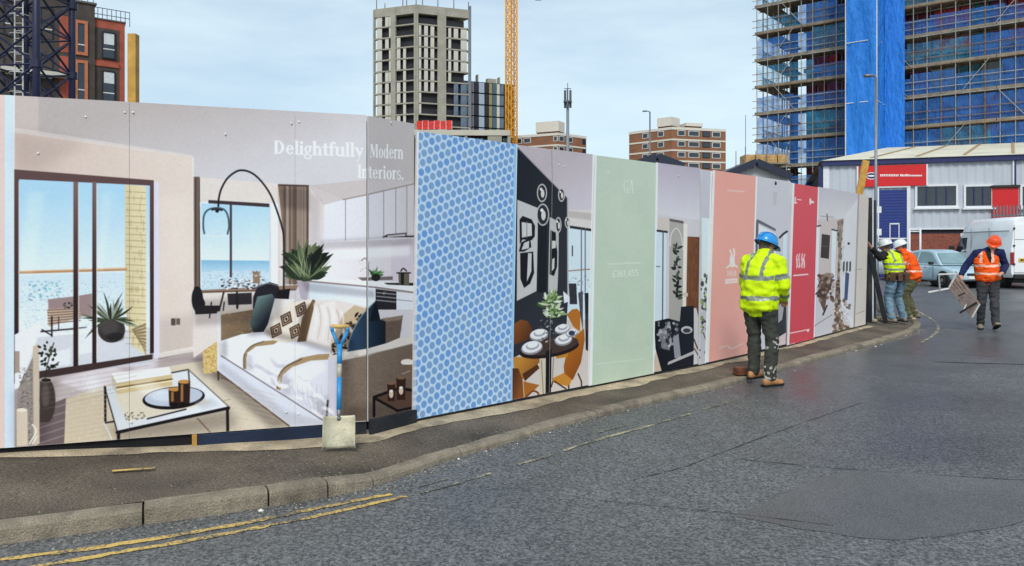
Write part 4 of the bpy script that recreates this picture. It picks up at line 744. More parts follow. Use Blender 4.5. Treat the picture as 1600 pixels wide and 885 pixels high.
    c.curve([(1138, 391), (1141, 398), (1139, 406), (1142, 414)], 2, wt); c.curve([(1144, 389), (1145, 398), (1142, 406), (1144, 414)], 2, wt); c.line([(1140, 400), (1139, 416)], 2.4, wt); c.line([(1144, 400), (1145, 416)], 2.2, wt); c.curve([(1133, 419), (1138, 415), (1142, 417), (1146, 415), (1150, 418)], 1.8, wt)
    ctext(c, 'HUI', SANS, 1134, 432, 1148, 432, 9, 9, (246, 214, 206)); p([(1131, 436.5), (1150, 435), (1150, 442), (1131, 444)], (240, 218, 214)); c.line([(1134, 440), (1147, 439)], 1.2, (238, 176, 160)); c.curve([(1122, 544), (1134, 541), (1142, 545), (1158, 537)], 1.8, (248, 204, 194), a=.9)
    # picture between salmon and red
    c.box(1183, 255, 1233, 590, (202, 200, 206)); p([(1181, 345), (1184, 343), (1212, 358), (1212, 362), (1185, 349), (1183, 420), (1180, 420)], (110, 108, 116)); p([(1186, 352), (1212, 366), (1212, 500), (1184, 500)], (224, 226, 234)); p([(1224, 365), (1230, 362), (1226, 520), (1220, 520)], (212, 222, 232)); c.curve([(1218, 372), (1224, 366), (1230, 362)], 2.6, (48, 46, 50)); c.ell(1212, 287, 1.7, 3, (30, 30, 34)); p([(1208, 300), (1214, 300), (1213, 322), (1208, 322)], (186, 178, 180), a=.5, soft=2)
    p([(1214, 470), (1229, 455), (1228, 545), (1212, 548)], (60, 60, 66)); p([(1216, 478), (1226, 470), (1222, 500), (1216, 505)], (170, 166, 172)); p([(1212, 530), (1228, 520), (1227, 545), (1212, 550)], (216, 196, 196))
    # red board
    p([(1240, 275), (1280, 282), (1271, 550), (1228, 565)], (224, 84, 94), (216, 80, 92), ((1250, 300), (1250, 530))); p([(1238, 275), (1241.2, 275), (1230.5, 565), (1226.5, 565)], (244, 226, 228)); p([(1277.8, 280), (1280.8, 280), (1272.2, 550), (1269, 550)], (244, 232, 234))
    wr_ = (250, 224, 222); c.line([(1242, 309), (1241, 318), (1244, 317)], 1.8, wr_); c.line([(1245, 312), (1251, 313)], 1.4, wr_); p([(1264, 311), (1266, 310), (1267, 314), (1271, 315), (1271, 318), (1267, 318), (1264, 321)], wr_)
    for x in (1244, 1247.5, 1252, 1255.5): c.curve([(x+1, 396+abs(x-1250)*.3), (x-.6, 404), (x+.4, 412), (x-.4, 419)], 1.5, (246, 196, 196))
    ctext(c, 'GA', SERIF, 1243, 418, 1257, 417, 13, 13, (250, 214, 212)); c.line([(1239, 431), (1261, 429)], 2, wr_); c.line([(1233, 521), (1263, 515)], 1.8, (250, 206, 206)); c.ell(1261, 517, 1.6, 2, wr_)
    # kitchen picture beyond
    c.box(1281, 275, 1345, 560, (206, 202, 206)); p([(1279, 285), (1342, 300), (1340, 345), (1278, 340)], (196, 190, 196), (214, 210, 212), ((1300, 295), (1300, 340))); p([(1277, 345), (1312, 342), (1312, 430), (1276, 440)], (206, 192, 188)); c.line([(1292, 335), (1293, 345)], 1.6, (96, 80, 72)); c.line([(1282, 338), (1302, 340)], 1, (150, 140, 134))
    p([(1275, 353), (1281, 352), (1278, 450), (1272, 450)], (226, 228, 236)); p([(1300, 359), (1307, 360), (1304, 450), (1298, 450)], (222, 226, 236)); c.line([(1276, 354), (1282, 353)], 2, (40, 38, 40)); c.line([(1300, 359), (1308, 361)], 2, (40, 38, 40)); p([(1284, 366), (1297, 368), (1295, 405), (1282, 403)], (62, 54, 54)); c.line([(1284, 385), (1296, 386)], 1, (110, 96, 92))
    p([(1311, 344), (1320, 341), (1316, 362), (1311, 440), (1308, 440)], (150, 128, 112)); c.specks((1309, 342, 1319, 430), [(96, 82, 72), (190, 176, 162), (70, 62, 56)], 60, .8, 2, 71, a=.6, flat=2); p([(1318, 340), (1341, 310), (1336, 520), (1312, 470)], (220, 218, 222), a=.8)
    for x in (1317, 1322, 1327): p([(x, 410), (x+3, 408), (x+2.6, 424), (x-.4, 425)], (84, 90, 86))
    p([(1321, 425), (1327, 428), (1324, 470), (1319, 468)], (70, 90, 130)); c.ell(1326, 381, 2, 2, (50, 48, 48))
    p([(1279, 430), (1300, 428), (1300, 446), (1292, 462), (1288, 490), (1280, 470)], (110, 84, 72)); c.specks((1278, 428, 1302, 470), [(70, 54, 48), (150, 124, 108), (190, 170, 156), (90, 66, 56)], 90, 1, 3.2, 72, a=.8, flat=1); c.line([(1274, 460), (1280, 456)], 2.4, (40, 36, 38)); c.line([(1286, 492), (1292, 478)], 2.6, (60, 50, 48))
    p([(1306, 440), (1312, 432), (1314, 500), (1330, 525), (1302, 528), (1304, 480)], (150, 124, 106)); c.specks((1302, 470, 1328, 522), [(110, 88, 74), (196, 180, 166), (226, 218, 212), (90, 72, 62)], 120, 1, 3, 73, a=.75, flat=1); c.specks((1307, 438, 1312, 480), [(60, 48, 42)], 30, 1, 2.4, 74, a=.8); c.line([(1272, 510), (1300, 492)], 1.4, (160, 140, 130)); p([(1314, 470), (1334, 500), (1333, 515), (1318, 498)], (226, 224, 228), a=.8)
    p([(1342, 290), (1364, 300), (1360, 530), (1333, 530)], (208, 196, 186), (218, 208, 198), ((1340, 310), (1340, 510))); p([(1341, 290), (1343, 290), (1334.5, 530), (1332.5, 530)], (150, 140, 134)); c.line([(1336, 422), (1346, 421)], 1.4, (176, 164, 154)); c.line([(1335, 492), (1350, 486)], 1.3, (176, 164, 154))
    c.finish(2, 1.12); c.grain(.007, 2); return c
# ================================================================== THE HOARDING
PRINT_GAIN = 1.0
cl = paint_left(); cr_ = paint_right()
m_pl = cl.material('printed living room', PRINT_GAIN); m_pr = cr_.material('printed boards', PRINT_GAIN)
m_ply = mat('board edge', (206, 206, 204), .6, var=.1); m_back = mat('dark backing', (30, 30, 33), .9, .2)
m_navy = mat('navy painted board', (24, 38, 62), .45, .4, var=.3, vscale=3, dirt=.5, bump=.3, bscale=30); m_char = mat('black painted board', (30, 33, 40), .6, .35, var=.4, vscale=4, dirt=.6, bump=.5, bscale=25)
m_timber = mat('raw timber', (196, 150, 74), .7, .3, var=.22, vscale=9, bump=.3, bscale=30, dirt=.3)
hoard = thing('hoarding', 'long printed site hoarding of picture boards and coloured panels along the pavement', 'hoarding', (HP[2].x, HP[2].y, 0), world=True)
def wall_pos(c, s, z, off=0.):
    k = 0
    while k < len(c.path)-2 and s > c.S[k+1]+1e-6: k += 1
    O = c.path[k]; d = (c.path[k+1]-O).normalized(); q = O+d*(s-c.S[k])+Vector((d.y, -d.x))*off; return Vector((q.x, q.y, z))
def panel(c, e0, e1, z0, z1, off, m, label, g0=.0006, g1=.0006, tilt=0., dz=0.):
    """one board; e0, e1 = (s at foot, s at top) of its two upright edges"""
    th = .018; P = []
    sb0, st0 = e0[0]+g0, e0[1]+g0; sb1, st1 = e1[0]-g1, e1[1]-g1; z0 += dz; z1 += dz
    cor = [(sb0, z0), (sb1, z0), (st1, z1), (st0, z1)]
    mid = (sb0+sb1+st0+st1)/4; k = 0
    while k < len(c.path)-2 and mid > c.S[k+1]: k += 1
    O = c.path[k]; d = (c.path[k+1]-O).normalized(); nrm = Vector((d.y, -d.x))
    def at(s, z, o): q = O+d*(s-c.S[k])+nrm*(o+tilt*(z-z0)); return Vector((q.x, q.y, z))
    F = [at(s, z, off) for s, z in cor]; B = [at(s, z, off-th) for s, z in cor]
    me = bpy.data.meshes.new('panel'); me.from_pydata(F+B, [], [(0,1,2,3), (7,6,5,4), (4,5,1,0), (5,6,2,1), (6,7,3,2), (7,4,0,3)]); me.update()
    me.materials.append(m); me.materials.append(m_ply); me.polygons.foreach_set('material_index', [0, 1, 1, 1, 1, 1])
    ul = me.uv_layers.new(name='print')
    for li, (s, z) in zip(me.polygons[0].loop_indices, cor): ul.data[li].uv = (s/c.S[-1], (z-c.z0)/(c.z1-c.z0))
    o = link('panel', me, hoard); o['label'] = label; return o
def E(c, px_b, px_t, yb, yt): return (c.sz(px_b, yb)[0], c.sz(px_t, yt)[0])
sL = [0.]+[cl.sz(px, 400)[0] for px in (7.5, 202, 461)]+[cl.S[1]-.0005]
labs = ['pinkish printed board at the far left edge', 'living room board with the balcony window', 'living room board with the wall, arc lamp and coffee table', 'narrow living room board with curtain and sofa']
for k in range(4): panel(cl, (sL[k], sL[k]), (sL[k+1], sL[k+1]), .1, 2.54, .004*(k % 2), m_pl, labs[k], g1=.012 if k == 3 else .0006)
panel(cl, (cl.S[1]+.002,)*2, (cl.S[2]-.004,)*2, .1, 2.54, .0, m_pl, 'narrow corner board with cabinet doors and brown sofa arm', dz=-.004)
er = [(645, 650), (799, 805), (858, 863.5), (919, 928), (1020.5, 1026), (1091, 1095.2), (1102.5, 1112.5), (1172.5, 1181), (1228.5, 1236), (1270.5, 1279.5), (1333.5, 1342), (1352, 1357)]
yb = [660, 628, 617, 606, 586, 573, 570, 553, 541, 532, 515, 509]; yt = [207, 230, 238, 247, 257, 263, 268, 276, 288, 294, 305, 310]
ee = [E(cr_, b, t, y0, y1) for (b, t), y0, y1 in zip(er, yb, yt)]
ee[0] = (-.035, .0)
labR = ['pale blue board with honeycomb dots', 'dining picture board with dark wall and round pictures', 'narrow dining picture board with pale ceiling', 'pale green board with faint lettering', 'bedroom picture board with dark bedding', 'narrow pale picture strip',
        'salmon pink board with white emblem', 'pale picture board behind the yellow jacket', 'red board with white emblem', 'pale kitchen picture board', 'plain beige end board']
offs = [.016, 0, .002, .012, .0, .004, .016, .0, .014, .0, .004]
for k in range(11): panel(cr_, ee[k], ee[k+1], .03, 2.47, offs[k], m_pr, labR[k], g0=.01 if k in (5, 8) else .0006, g1=.012 if k in (4, 7) else .0006, tilt=(.006, 0, 0, .002, 0, 0, .004, 0, -.003, 0, 0)[k], dz=(0, 0, .002, -.006, .004, -.01, .0, .006, -.012, 0, -.004)[k])
def along(c, s0, s1, z0, z1, off, th, name, m, n=1, **kw):
    mb = MB(); a, b = wall_pos(c, s0, 0, off), wall_pos(c, s1, 0, off); d = (b-a).normalized(); nn = Vector((d.y, -d.x, 0))
    mb.obox((a+b)/2+Vector((0, 0, (z0+z1)/2))-nn*th/2, (b-a)/2, nn*th/2, Vector((0, 0, (z1-z0)/2))); return mb.build(name, m, hoard, **kw)
# dark studwork behind the boards, one length per straight run
for c, k, z1 in ((cl, 0, 2.50), (cl, 1, 2.50), (cr_, 0, 2.42), (cr_, 1, 2.42), (cr_, 2, 2.38)):
    along(c, c.S[k]+.03, c.S[k+1]-.03, .02, z1, -.022, .045, 'backing_frame', m_back)
# boards along the foot, plus a black strip for the open gap at the left
s = lambda px, y=690: cl.sz(px, y)[0]
along(cl, s(309), s(505), -.03, .093, .004, .03, 'kick_board_or_gap', m_navy, bevel=.003)['label'] = 'navy painted kick board'
along(cl, s(300), s(308), -.03, .096, .006, .05, 'timber_block', m_timber, bevel=.003)
along(cl, .02, s(299), -.03, .094, -.03, .03, 'kick_board_or_gap', m_char)  # no board here: black colour stands in for the shade of the gap
along(cl, s(506), cl.S[1]-.01, -.03, .09, -.012, .03, 'kick_board_or_gap', m_char); along(cl, cl.S[1]+.005, cl.S[2]+.0, -.03, .112, .03, .03, 'kick_board_or_gap', m_char, bevel=.004)['label'] = 'scuffed black kick board'
for k in range(3): along(cr_, cr_.S[k]+.01, cr_.S[k+1]-.006, -.04, .024, -.006, .03, 'kick_board_or_gap', m_char)
# screw caps
m_cap = mat('screw cap', (232, 232, 230), .4); capm = MB().rings([[(.0075*f*math.cos(t*math.pi/4), -h, .0075*f*math.sin(t*math.pi/4)) for t in range(8)] for f, h in ((1, 0), (1, .003), (.6, .006))]).mesh('screw_cap', m_cap, smooth=True)
for c, off, lst in ((cl, .006, ((195, 176), (208, 176), (134, 183), (352, 210), (455, 193), (467, 191), (610, 192), (447, 644), (466, 647), (60, 240), (205, 660))), (cr_, .004, ((873, 258), (881, 260), (566.0+300, 560), (952, 285), (1212, 300), (1290, 312), (1060, 275)))):
    for x, y in lst:
        q = c.sz(x, y); o = link('screw_cap', capm, hoard); k = 0
        while k < len(c.path)-2 and q[0] > c.S[k+1]: k += 1
        d = c.path[k+1]-c.path[k]; o.rotation_euler = (0, 0, math.atan2(d.y, d.x)); o.location = wall_pos(c, q[0], q[1], off)-Vector(hoard.location)
# square timber post standing behind the boards, and a raking one near the far end
def post(name, label, p, q, w, m, cat='post', h=None):
    mb = MB(); mb.bar(p, q, w, h); o = mb.build(name, m, bevel=.004); c0 = Vector(p); o.data.transform(Matrix.Translation(-c0)); o.location = c0; tag(o, label, cat); return o
a = W(208.5, 54, 5.75); post('timber_post', 'square raw timber post rising behind the living room boards', (a.x, a.y, -.05), (a.x, a.y, a.z), .062, m_timber)
mb = MB(); p0, p1 = W(1330, 345, 15.0), W(1353, 251, 15.0); mb.bar((p0.x-.35, p0.y, -.02), p1, .13, .05, side=(1, 0, .3)); o = mb.build('timber_prop', m_timber, bevel=.004); tag(o, 'raking yellow timber sticking up behind the beige end board', 'timber')
# black boards stood on end at the far end of the hoarding
stack = thing('board_stack', 'black boards standing upright at the far end of the hoarding', 'boards', (6.95, 14.9, 0), world=True)
for k, (px0, px1, yt_, Y, m) in enumerate(((1357, 1362.5, 309, 15.2, m_char), (1363, 1365, 312, 15.25, m_ply), (1365.5, 1369, 313, 15.3, m_navy))):
    a, b = W(px0, yt_, Y), W(px1, yt_, Y); mb = MB(); mb.box(a.x, b.x, Y, Y+.16, .0, a.z); mb.build('board', m, stack)
mb = MB(); mb.bar(W(1359.5, 396, 14.62), W(1384, 505, 14.75), .085, .03); o = mb.build('leaning_board', m_char, bevel=.003); tag(o, 'black board leaning from the far end of the hoarding to the ground', 'board')
mb = MB(); mb.bar(W(1363, 400, 14.72), W(1371, 470, 14.8), .02, .03); o = mb.build('leaning_batten', m_ply); tag(o, 'thin pale batten leaning against the black boards', 'batten')
# ================================================================== PEOPLE
def ering(c, t, side, a, b, n=14):
    c, t = Vector(c), Vector(t).normalized(); s = Vector(side); s = (s-t*s.dot(t)).normalized(); f = t.cross(s)
    return [c+s*a*math.cos(2*math.pi*i/n)+f*b*math.sin(2*math.pi*i/n) for i in range(n)]
def limb(mb, pts, rad, side=(1, 0, 0), n=12):
    """closed tapering tube through pts; radii single or (side, depth)"""
    P = [Vector(p) for p in pts]; rr = []
    for i, p in enumerate(P):
        t = (P[min(i+1, len(P)-1)]-P[max(i-1, 0)]); sd = Vector(side)
        if abs(t.normalized().dot(sd.normalized())) > .95: sd = Vector((0, 1, 0))
        r = rad[i]; a, b = r if isinstance(r, tuple) else (r, r); rr.append((p, t, sd, a, b))
    R_ = []
    p, t, sd, a, b = rr[0]; tn = t.normalized()
    R_ += [ering(p-tn*min(a, b)*.55, t, sd, a*.55, b*.55, n)]
    R_ += [ering(p, t, sd, a, b, n) for p, t, sd, a, b in rr]
    p, t, sd, a, b = rr[-1]; tn = t.normalized(); R_ += [ering(p+tn*min(a, b)*.55, t, sd, a*.55, b*.55, n)]
    mb.rings(R_)
def fuse(mb, name, mats, parent, voxel=.01, smooth=6, wrinkle=0., matfn=None, freq=9.):
    """weld overlapping closed shapes into ONE continuous surface"""
    me = mb.mesh('tmp', [mats[0]]); o = bpy.data.objects.new('tmp', me); C.objects.link(o)
    r = o.modifiers.new('r', 'REMESH'); r.mode = 'VOXEL'; r.voxel_size = voxel; r.use_smooth_shade = True
    if smooth: s = o.modifiers.new('s', 'SMOOTH'); s.factor = .5; s.iterations = smooth
    dg = bpy.context.evaluated_depsgraph_get(); ev = o.evaluated_get(dg); nm = bpy.data.meshes.new_from_object(ev)
    bpy.data.objects.remove(o); bpy.data.meshes.remove(me)
    if wrinkle:
        nn = [v.normal.copy() for v in nm.vertices]
        for v, n in zip(nm.vertices, nn):
            q = v.co*freq; q.z *= 1.9; w = mnoise.noise(q)*wrinkle+mnoise.noise(v.co*freq*2.6)*wrinkle*.45; v.co += n*w
    nm.name = name; nm.materials.clear()
    for m in mats: nm.materials.append(m)
    if matfn: nm.polygons.foreach_set('material_index', [matfn(p.center) for p in nm.polygons])
    nm.polygons.foreach_set('use_smooth', [True]*len(nm.polygons))
    return link(name, nm, parent)
def near_seg(p, a, b):
    d = b-a; t = (p-a).dot(d)/d.length_squared; tt = max(0, min(1, t)); return (p-(a+d*tt)).length, t
m_skin = mat('skin', (205, 150, 122), .5, .4, var=.08, vscale=20); m_hair = mat('grey brown hair', (86, 74, 64), .8, var=.3, vscale=60); m_dark = mat('dark rubber', (28, 27, 27), .7, .3, var=.2)
m_tape = mat('grey reflective tape', (128, 138, 124), .35, .6, var=.12, vscale=30); m_tapeo = mat('pale reflective tape', (244, 190, 166), .4, .5, var=.1)
m_eye = mat('eye', (40, 34, 32), .3)
def cloth(name, rgb, var=.1): return mat(name, rgb, .85, .25, var=var, vscale=9, bump=.35, bscale=70, dirt=.12)
def hand(mb, wrist, elbow, fwd, curl=.6, side=1):
    """palm, four unequal bent fingers and a thumb from the side of the palm"""
    w = Vector(wrist); d = (w-Vector(elbow)).normalized(); d = (d*.6+Vector(fwd).normalized()*.4).normalized()
    s = d.cross(Vector((0, 0, 1))); s = s.normalized() if s.length > .2 else Vector((1, 0, 0)); n = s.cross(d)
    limb(mb, [w, w+d*.045, w+d*.09], [(.03, .022), (.042, .02), (.042, .017)], side=s)
    for k, L in enumerate((.070, .080, .075, .058)):
        b = w+d*.088+s*(k-1.5)*.0215; c1 = d; p1 = b+c1*L*.45; c2 = (d*math.cos(curl)-n*math.sin(curl)); p2 = p1+c2*L*.32; c3 = (d*math.cos(curl*1.9)-n*math.sin(curl*1.9)); p3 = p2+c3*L*.28
        limb(mb, [b-d*.02, p1, p2, p3], [.0105, .0095, .009, .0075], side=s, n=8)
    b = w+d*.03-s*side*.034; p1 = b+(d*.55-s*side*.6-n*.3).normalized()*.038; p2 = p1+(d*.85-s*side*.15-n*.35).normalized()*.032
    limb(mb, [b, p1, p2], [.014, .0115, .009], side=n, n=8)
def person(name, label, loc, face, sp, cl_, scale=1.):
    root = thing(name, label, 'person', loc, math.atan2(-face[0], face[1])); root.scale = (scale,)*3
    V = Vector; pel, che, nec, hd = map(V, (sp['pelvis'], sp['chest'], sp['neck'], sp['head'])); X = V((1, 0, 0))
    tq = (nec-che).normalized(); roll = sp.get('roll', 0.); sx = V((math.cos(roll), 0, math.sin(roll)))
    J = {}
    for k, sg in (('R', 1), ('L', -1)):
        J['sh'+k] = che.lerp(nec, .72)+sx*sg*sp.get('shw', .185); J['el'+k] = V(sp['el'+k]); J['wr'+k] = V(sp['wr'+k])
        J['hip'+k] = pel+X*sg*.09-V((0, 0, .03)); J['kn'+k] = V(sp['kn'+k]); J['an'+k] = V(sp['an'+k]); J['ft'+k] = V(sp.get('ft'+k, (0.15*sg, 1, 0))).normalized()
    # body: one continuous skin surface
    b = MB()
    limb(b, [pel-V((0, 0, .06)), pel+V((0, 0, .06)), pel.lerp(che, .5), che, che.lerp(nec, .6), nec-V((0, 0, .01))], [(.13, .09), (.15, .10), (.13, .09), (.15, .105), (.16, .08), (.07, .06)], side=sx)
    limb(b, [nec-V((0, 0, .03)), nec.lerp(hd, .5), hd], [.056, .054, .05])
    hr = Matrix.Rotation(sp.get('hyaw', 0.), 3, 'Z') @ Matrix.Rotation(sp.get('hpitch', 0.), 3, 'X') @ Matrix.Rotation(sp.get('hroll', 0.), 3, 'Y')
    H = lambda x, y, z: hd+hr @ V((x, y, z))
    prof = ((-.118, .040, .052, .030), (-.10, .058, .068, .022), (-.06, .070, .088, .008), (-.01, .075, .096, .0), (.04, .076, .098, -.004), (.08, .064, .084, -.008), (.108, .040, .055, -.01), (.118, .015, .02, -.01))
    b.rings([[H(a*math.cos(2*math.pi*i/18), bb*math.sin(2*math.pi*i/18)+oy, z) for i in range(18)] for z, a, bb, oy in prof])
    limb(b, [H(0, .085, .012), H(0, .104, -.015), H(0, .112, -.034), H(0, .096, -.044)], [.009, .012, .016, .011], side=hr @ X, n=8)          # nose
    limb(b, [H(-.022, .088, -.068), H(0, .096, -.066), H(.022, .088, -.068)], [.008, .010, .008], side=(0, 0, 1), n=8)                        # lips
    for sg in (-1, 1):
        limb(b, [H(sg*.077, -.008, -.03), H(sg*.086, -.012, -.005), H(sg*.08, -.012, .026)], [(.008, .014), (.009, .021), (.008, .016)], n=8)        # ears
        limb(b, [H(sg*.05, .07, .026), H(sg*.03, .088, .03), H(sg*.012, .09, .026)], [.010, .011, .010], n=8)                                 # brow
    for k, sg in (('R', 1), ('L', -1)):
        limb(b, [J['sh'+k]-sx*sg*.06, J['sh'+k], J['sh'+k].lerp(J['el'+k], .5), J['el'+k], J['el'+k].lerp(J['wr'+k], .35), J['wr'+k]], [.06, .056, .047, .04, .042, .029], side=(0, 1, 0))
        hand(b, J['wr'+k], J['el'+k], sp.get('hf'+k, (0, .3, -1)), sp.get('curl'+k, .5), sg)
        limb(b, [J['hip'+k]+V((0, 0, .05)), J['hip'+k].lerp(J['kn'+k], .4), J['kn'+k], J['kn'+k].lerp(J['an'+k], .35), J['an'+k]], [.085, .075, .055, .053, .036])
        limb(b, [J['an'+k]-J['ft'+k]*.04-V((0, 0, .05)), J['an'+k]+J['ft'+k]*.06-V((0, 0, .05)), J['an'+k]+J['ft'+k]*.15-V((0, 0, .06))], [.03, .032, .022])
    hz_ = hd.z
    fuse(b, 'body', [m_skin, m_hair], root, .0075, 3, matfn=lambda c: 1 if (c-hd).length < .135 and ((hr.transposed() @ (c-hd)).y < -.015 and (hr.transposed() @ (c-hd)).z > -.07 or (sp.get('beard') and (hr.transposed() @ (c-hd)).z < -.052 and (hr.transposed() @ (c-hd)).y > .0 and (c-hd).length > .09)) else 0)
    for sg in (-1, 1):
        e = MB(); e.rings([[H(sg*.031+.0085*math.sin(t)*math.cos(q), .0885+.006*math.sin(t)*math.sin(q), .006+.006*math.cos(t)) for q in [2*math.pi*i/10 for i in range(10)]] for t in (.15, .8, 1.57, 2.3, 3.0)]); e.build('eye', m_eye, root, smooth=True)
    # trousers
    tr = MB(); tm = cl_['trousers']
    limb(tr, [pel-V((0, 0, .07)), pel+V((0, 0, .03)), pel+V((0, 0, .14))], [(.165, .115), (.178, .128), (.165, .118)], side=sx)
    for k, sg in (('R', 1), ('L', -1)):
        lo = J['an'+k]-V((0, 0, .015)); kn = J['kn'+k]; limb(tr, [J['hip'+k]+V((0, .0, .04)), J['hip'+k].lerp(kn, .35), J['hip'+k].lerp(kn, .7), kn, kn.lerp(lo, .35), kn.lerp(lo, .7), lo], [(.095, .115), (.097, .112), (.085, .094), (.078, .082), (.076, .084), (.068, .074), (.068, .078)])
    fuse(tr, 'trousers', tm, root, .010, 3, .013, cl_.get('tfn'), freq=11)
    # top: jacket or jumper with sleeves
    jk = MB(); bulk = cl_.get('bulk', 0.); hem = cl_.get('hem', -.04)
    limb(jk, [pel+V((0, 0, hem)), pel.lerp(che, .28), pel.lerp(che, .62), che, che.lerp(nec, .45), che.lerp(nec, .78), nec.lerp(hd, .1)], [(.192+bulk, .15+bulk), (.192+bulk*1.1, .152+bulk*1.1), (.19+bulk, .15+bulk), (.2+bulk, .15+bulk*.8), (.205+bulk*.6, .135+bulk*.5), (.155, .105), (.078, .076)], side=sx, n=18)
    for k, sg in (('R', 1), ('L', -1)):
        s_, e_, w_ = J['sh'+k], J['el'+k], J['wr'+k]; q = cl_.get('sleeve', 1.)
        limb(jk, [s_-sx*sg*.07, s_, s_.lerp(e_, .5), e_, e_.lerp(w_, .45), e_.lerp(w_, .93)], [.085*q, .082*q, .072*q, .066*q, .06*q, .05*q], side=(0, 1, 0))
    if cl_.get('collar'): limb(jk, [nec-V((0, 0, .02)), nec.lerp(hd, .45)], [.092, .088])
    arms = [(J['sh'+k], J['el'+k], J['wr'+k], sg) for k, sg in (('R', 1), ('L', -1))]
    def jfn(c):
        for s_, e_, w_, sg in arms:
            d, t = near_seg(c, s_, e_); d2, t2 = near_seg(c, e_, w_)
            if (d < .125 and t > .18) or (d2 < .1 and t2 > -.2):
                if cl_['kind'] == 'jacket' and ((d < .12 and .52 < t < .72)or (d2 < .1 and .3 < t2 < .52)): return 1
                return cl_.get('sleeve_mi', 0)
        if cl_['kind'] != 'jacket': return cl_.get('sleeve_mi', 0)
        zz = c.z-(pel.z-.93)
        for z0, z1 in cl_.get('bands', ()):
            if z0 < zz < z1: return 1
        if zz > cl_.get('brace_z', 1.2) and .075 < abs(c.x-che.x) < .12: return 1
        return 0
    fuse(jk, cl_.get('top_name', 'jacket'), cl_['top'], root, .010, 3, .022 if cl_['kind'] == 'jacket' else .010, jfn, freq=8)
    if cl_.get('vest'):
        vb = MB(); hv = cl_.get('vest_hem', .0)
        limb(vb, [pel+V((0, 0, hv)), pel.lerp(che, .3), pel.lerp(che, .65), che, che.lerp(nec, .45), che.lerp(nec, .8)], [(.21, .168), (.21, .17), (.206, .168), (.212, .166), (.20, .15), (.125, .118)], side=sx, n=18)
        def vfn(c):
            zz = c.z-(pel.z-.93)
            for z0, z1 in cl_['bands']:
                if z0 < zz < z1: return 1
            if zz > 1.22 and .07 < abs(c.x-che.x) < .115 and cl_.get('vbrace', 1): return 1
            if cl_.get('vneck') and c.y > che.y and abs(c.x-che.lerp(nec, .8).x) < (zz-1.2)*.35: return 2
            return 0
        fuse(vb, 'vest', cl_['vest'], root, .010, 3, .014, vfn, freq=10)
    if cl_.get('belt'):
        bt = MB(); bt.rings([ering(pel+V((0, 0, z)), (0, 0, 1), (1, 0, 0), .195+a, .15+a, 20) for z, a in ((.03, .0), (.035, .022), (.09, .022), (.095, .0))]); bl = bt.build('tool_belt', m_leather, root, smooth=True)
        for ang in (-2.6, -1.9, -1.2, -.5, .2, 2.9):
            p_ = MB(); cx, cy = pel.x+.215*math.cos(ang), pel.y+.17*math.sin(ang); p_.obox((cx, cy, pel.z-.01), (-math.sin(ang)*.05, math.cos(ang)*.05, 0), (math.cos(ang)*.028, math.sin(ang)*.028, 0), (0, 0, .075)); sub(p_, 'pouch', m_leather, bl, bevel=.012)
    # boots
    for k in 'RL':
        an, f = J['an'+k], J['ft'+k]; bo = MB(); up = V((0, 0, 1)); sd = f.cross(up)
        limb(bo, [an+up*.07, an+up*.0, an-up*.035], [.056, .054, .05])
        limb(bo, [an-f*.075-up*.045, an-f*.0-up*.035, an+f*.07-up*.045, an+f*.14-up*.055, an+f*.185-up*.06], [(.036, .045), (.043, .055), (.047, .045), (.05, .036), (.042, .03)], side=sd)
        bb = fuse(bo, 'boot', [cl_['boots']], root, .009, 3, .003); so = MB()
        so.rings([[an+f*x+sd*y+up*z for x, y in ((-.105, -.03), (-.02, -.04), (.08, -.045), (.16, -.048), (.215, -.025), (.215, .025), (.16, .048), (.08, .045), (-.02, .04), (-.105, .03))] for z in (-.092, -.070)]); sub(so, 'sole', m_dark, bb)
    # helmet: shell, rim, peak and a crest rib
    he = MB(); n = 24; shell = []
    for z, r in ((.005, 1.0), (.035, .99), (.07, .92), (.1, .78), (.122, .55), (.134, .28), (.137, .05)): shell.append([H(.112*r*math.cos(2*math.pi*i/n), -.006+.135*r*math.sin(2*math.pi*i/n), z+.018) for i in range(n)])
    he.rings(shell); rim = []
    for z, e in ((.012, .0), (.012, .02), (.024, .018), (.026, .0)):
        row = []
        for i in range(n):
            t = 2*math.pi*i/n; pk = max(0, math.sin(t))**3*.052*(e > 0); row.append(H((.111+e)*math.cos(t), -.006+(.134+e+pk)*math.sin(t), z+.008-(.012 if pk > .02 else 0)))
        rim.append(row)
    he.rings(rim, caps=False)
    for x in (-.03, 0, .03): he.rings([[H(x+dx, -.006+.135*r*sg_, z+.02+dz) for dx, dz in ((-.007, 0), (.007, 0), (.004, .007), (-.004, .007))] for sg_, z, r in ((-1, .05, .97), (-1, .1, .79), (-1, .125, .5), (1, .138, .0), (1, .125, .5), (1, .1, .79), (1, .05, .97))])
    hm = he.build('helmet', cl_['helmet'], root, smooth=True, bevel=0)
    if cl_.get('strap'):
        st = MB(); st.rings([[H((.115+e)*math.cos(2*math.pi*i/n), -.006+(.138+e)*math.sin(2*math.pi*i/n), z+.006) for i in range(n)] for z, e in ((.004, .004), (.012, .009), (.026, .007))], caps=False); sub(st, 'helmet_band', m_dark, hm, smooth=True)
    if cl_.get('glasses'):
        for sg in (-1, 1): g = MB(); g.rings([[H(sg*.032+.024*math.cos(t)*f, .101+dy, .004+.018*math.sin(t)*f) for t in [2*math.pi*i/12 for i in range(12)]] for f, dy in ((1, 0), (1, .004))]); g.build('safety_glasses', m_dark, root)
        g = MB(); g.bar(H(-.056, .098, .01), H(-.078, -.01, .012), .005); g.bar(H(.056, .098, .01), H(.078, -.01, .012), .005); g.bar(H(-.01, .104, .006), H(.01, .104, .006), .005); g.build('glasses_frame', m_dark, root)
    return root
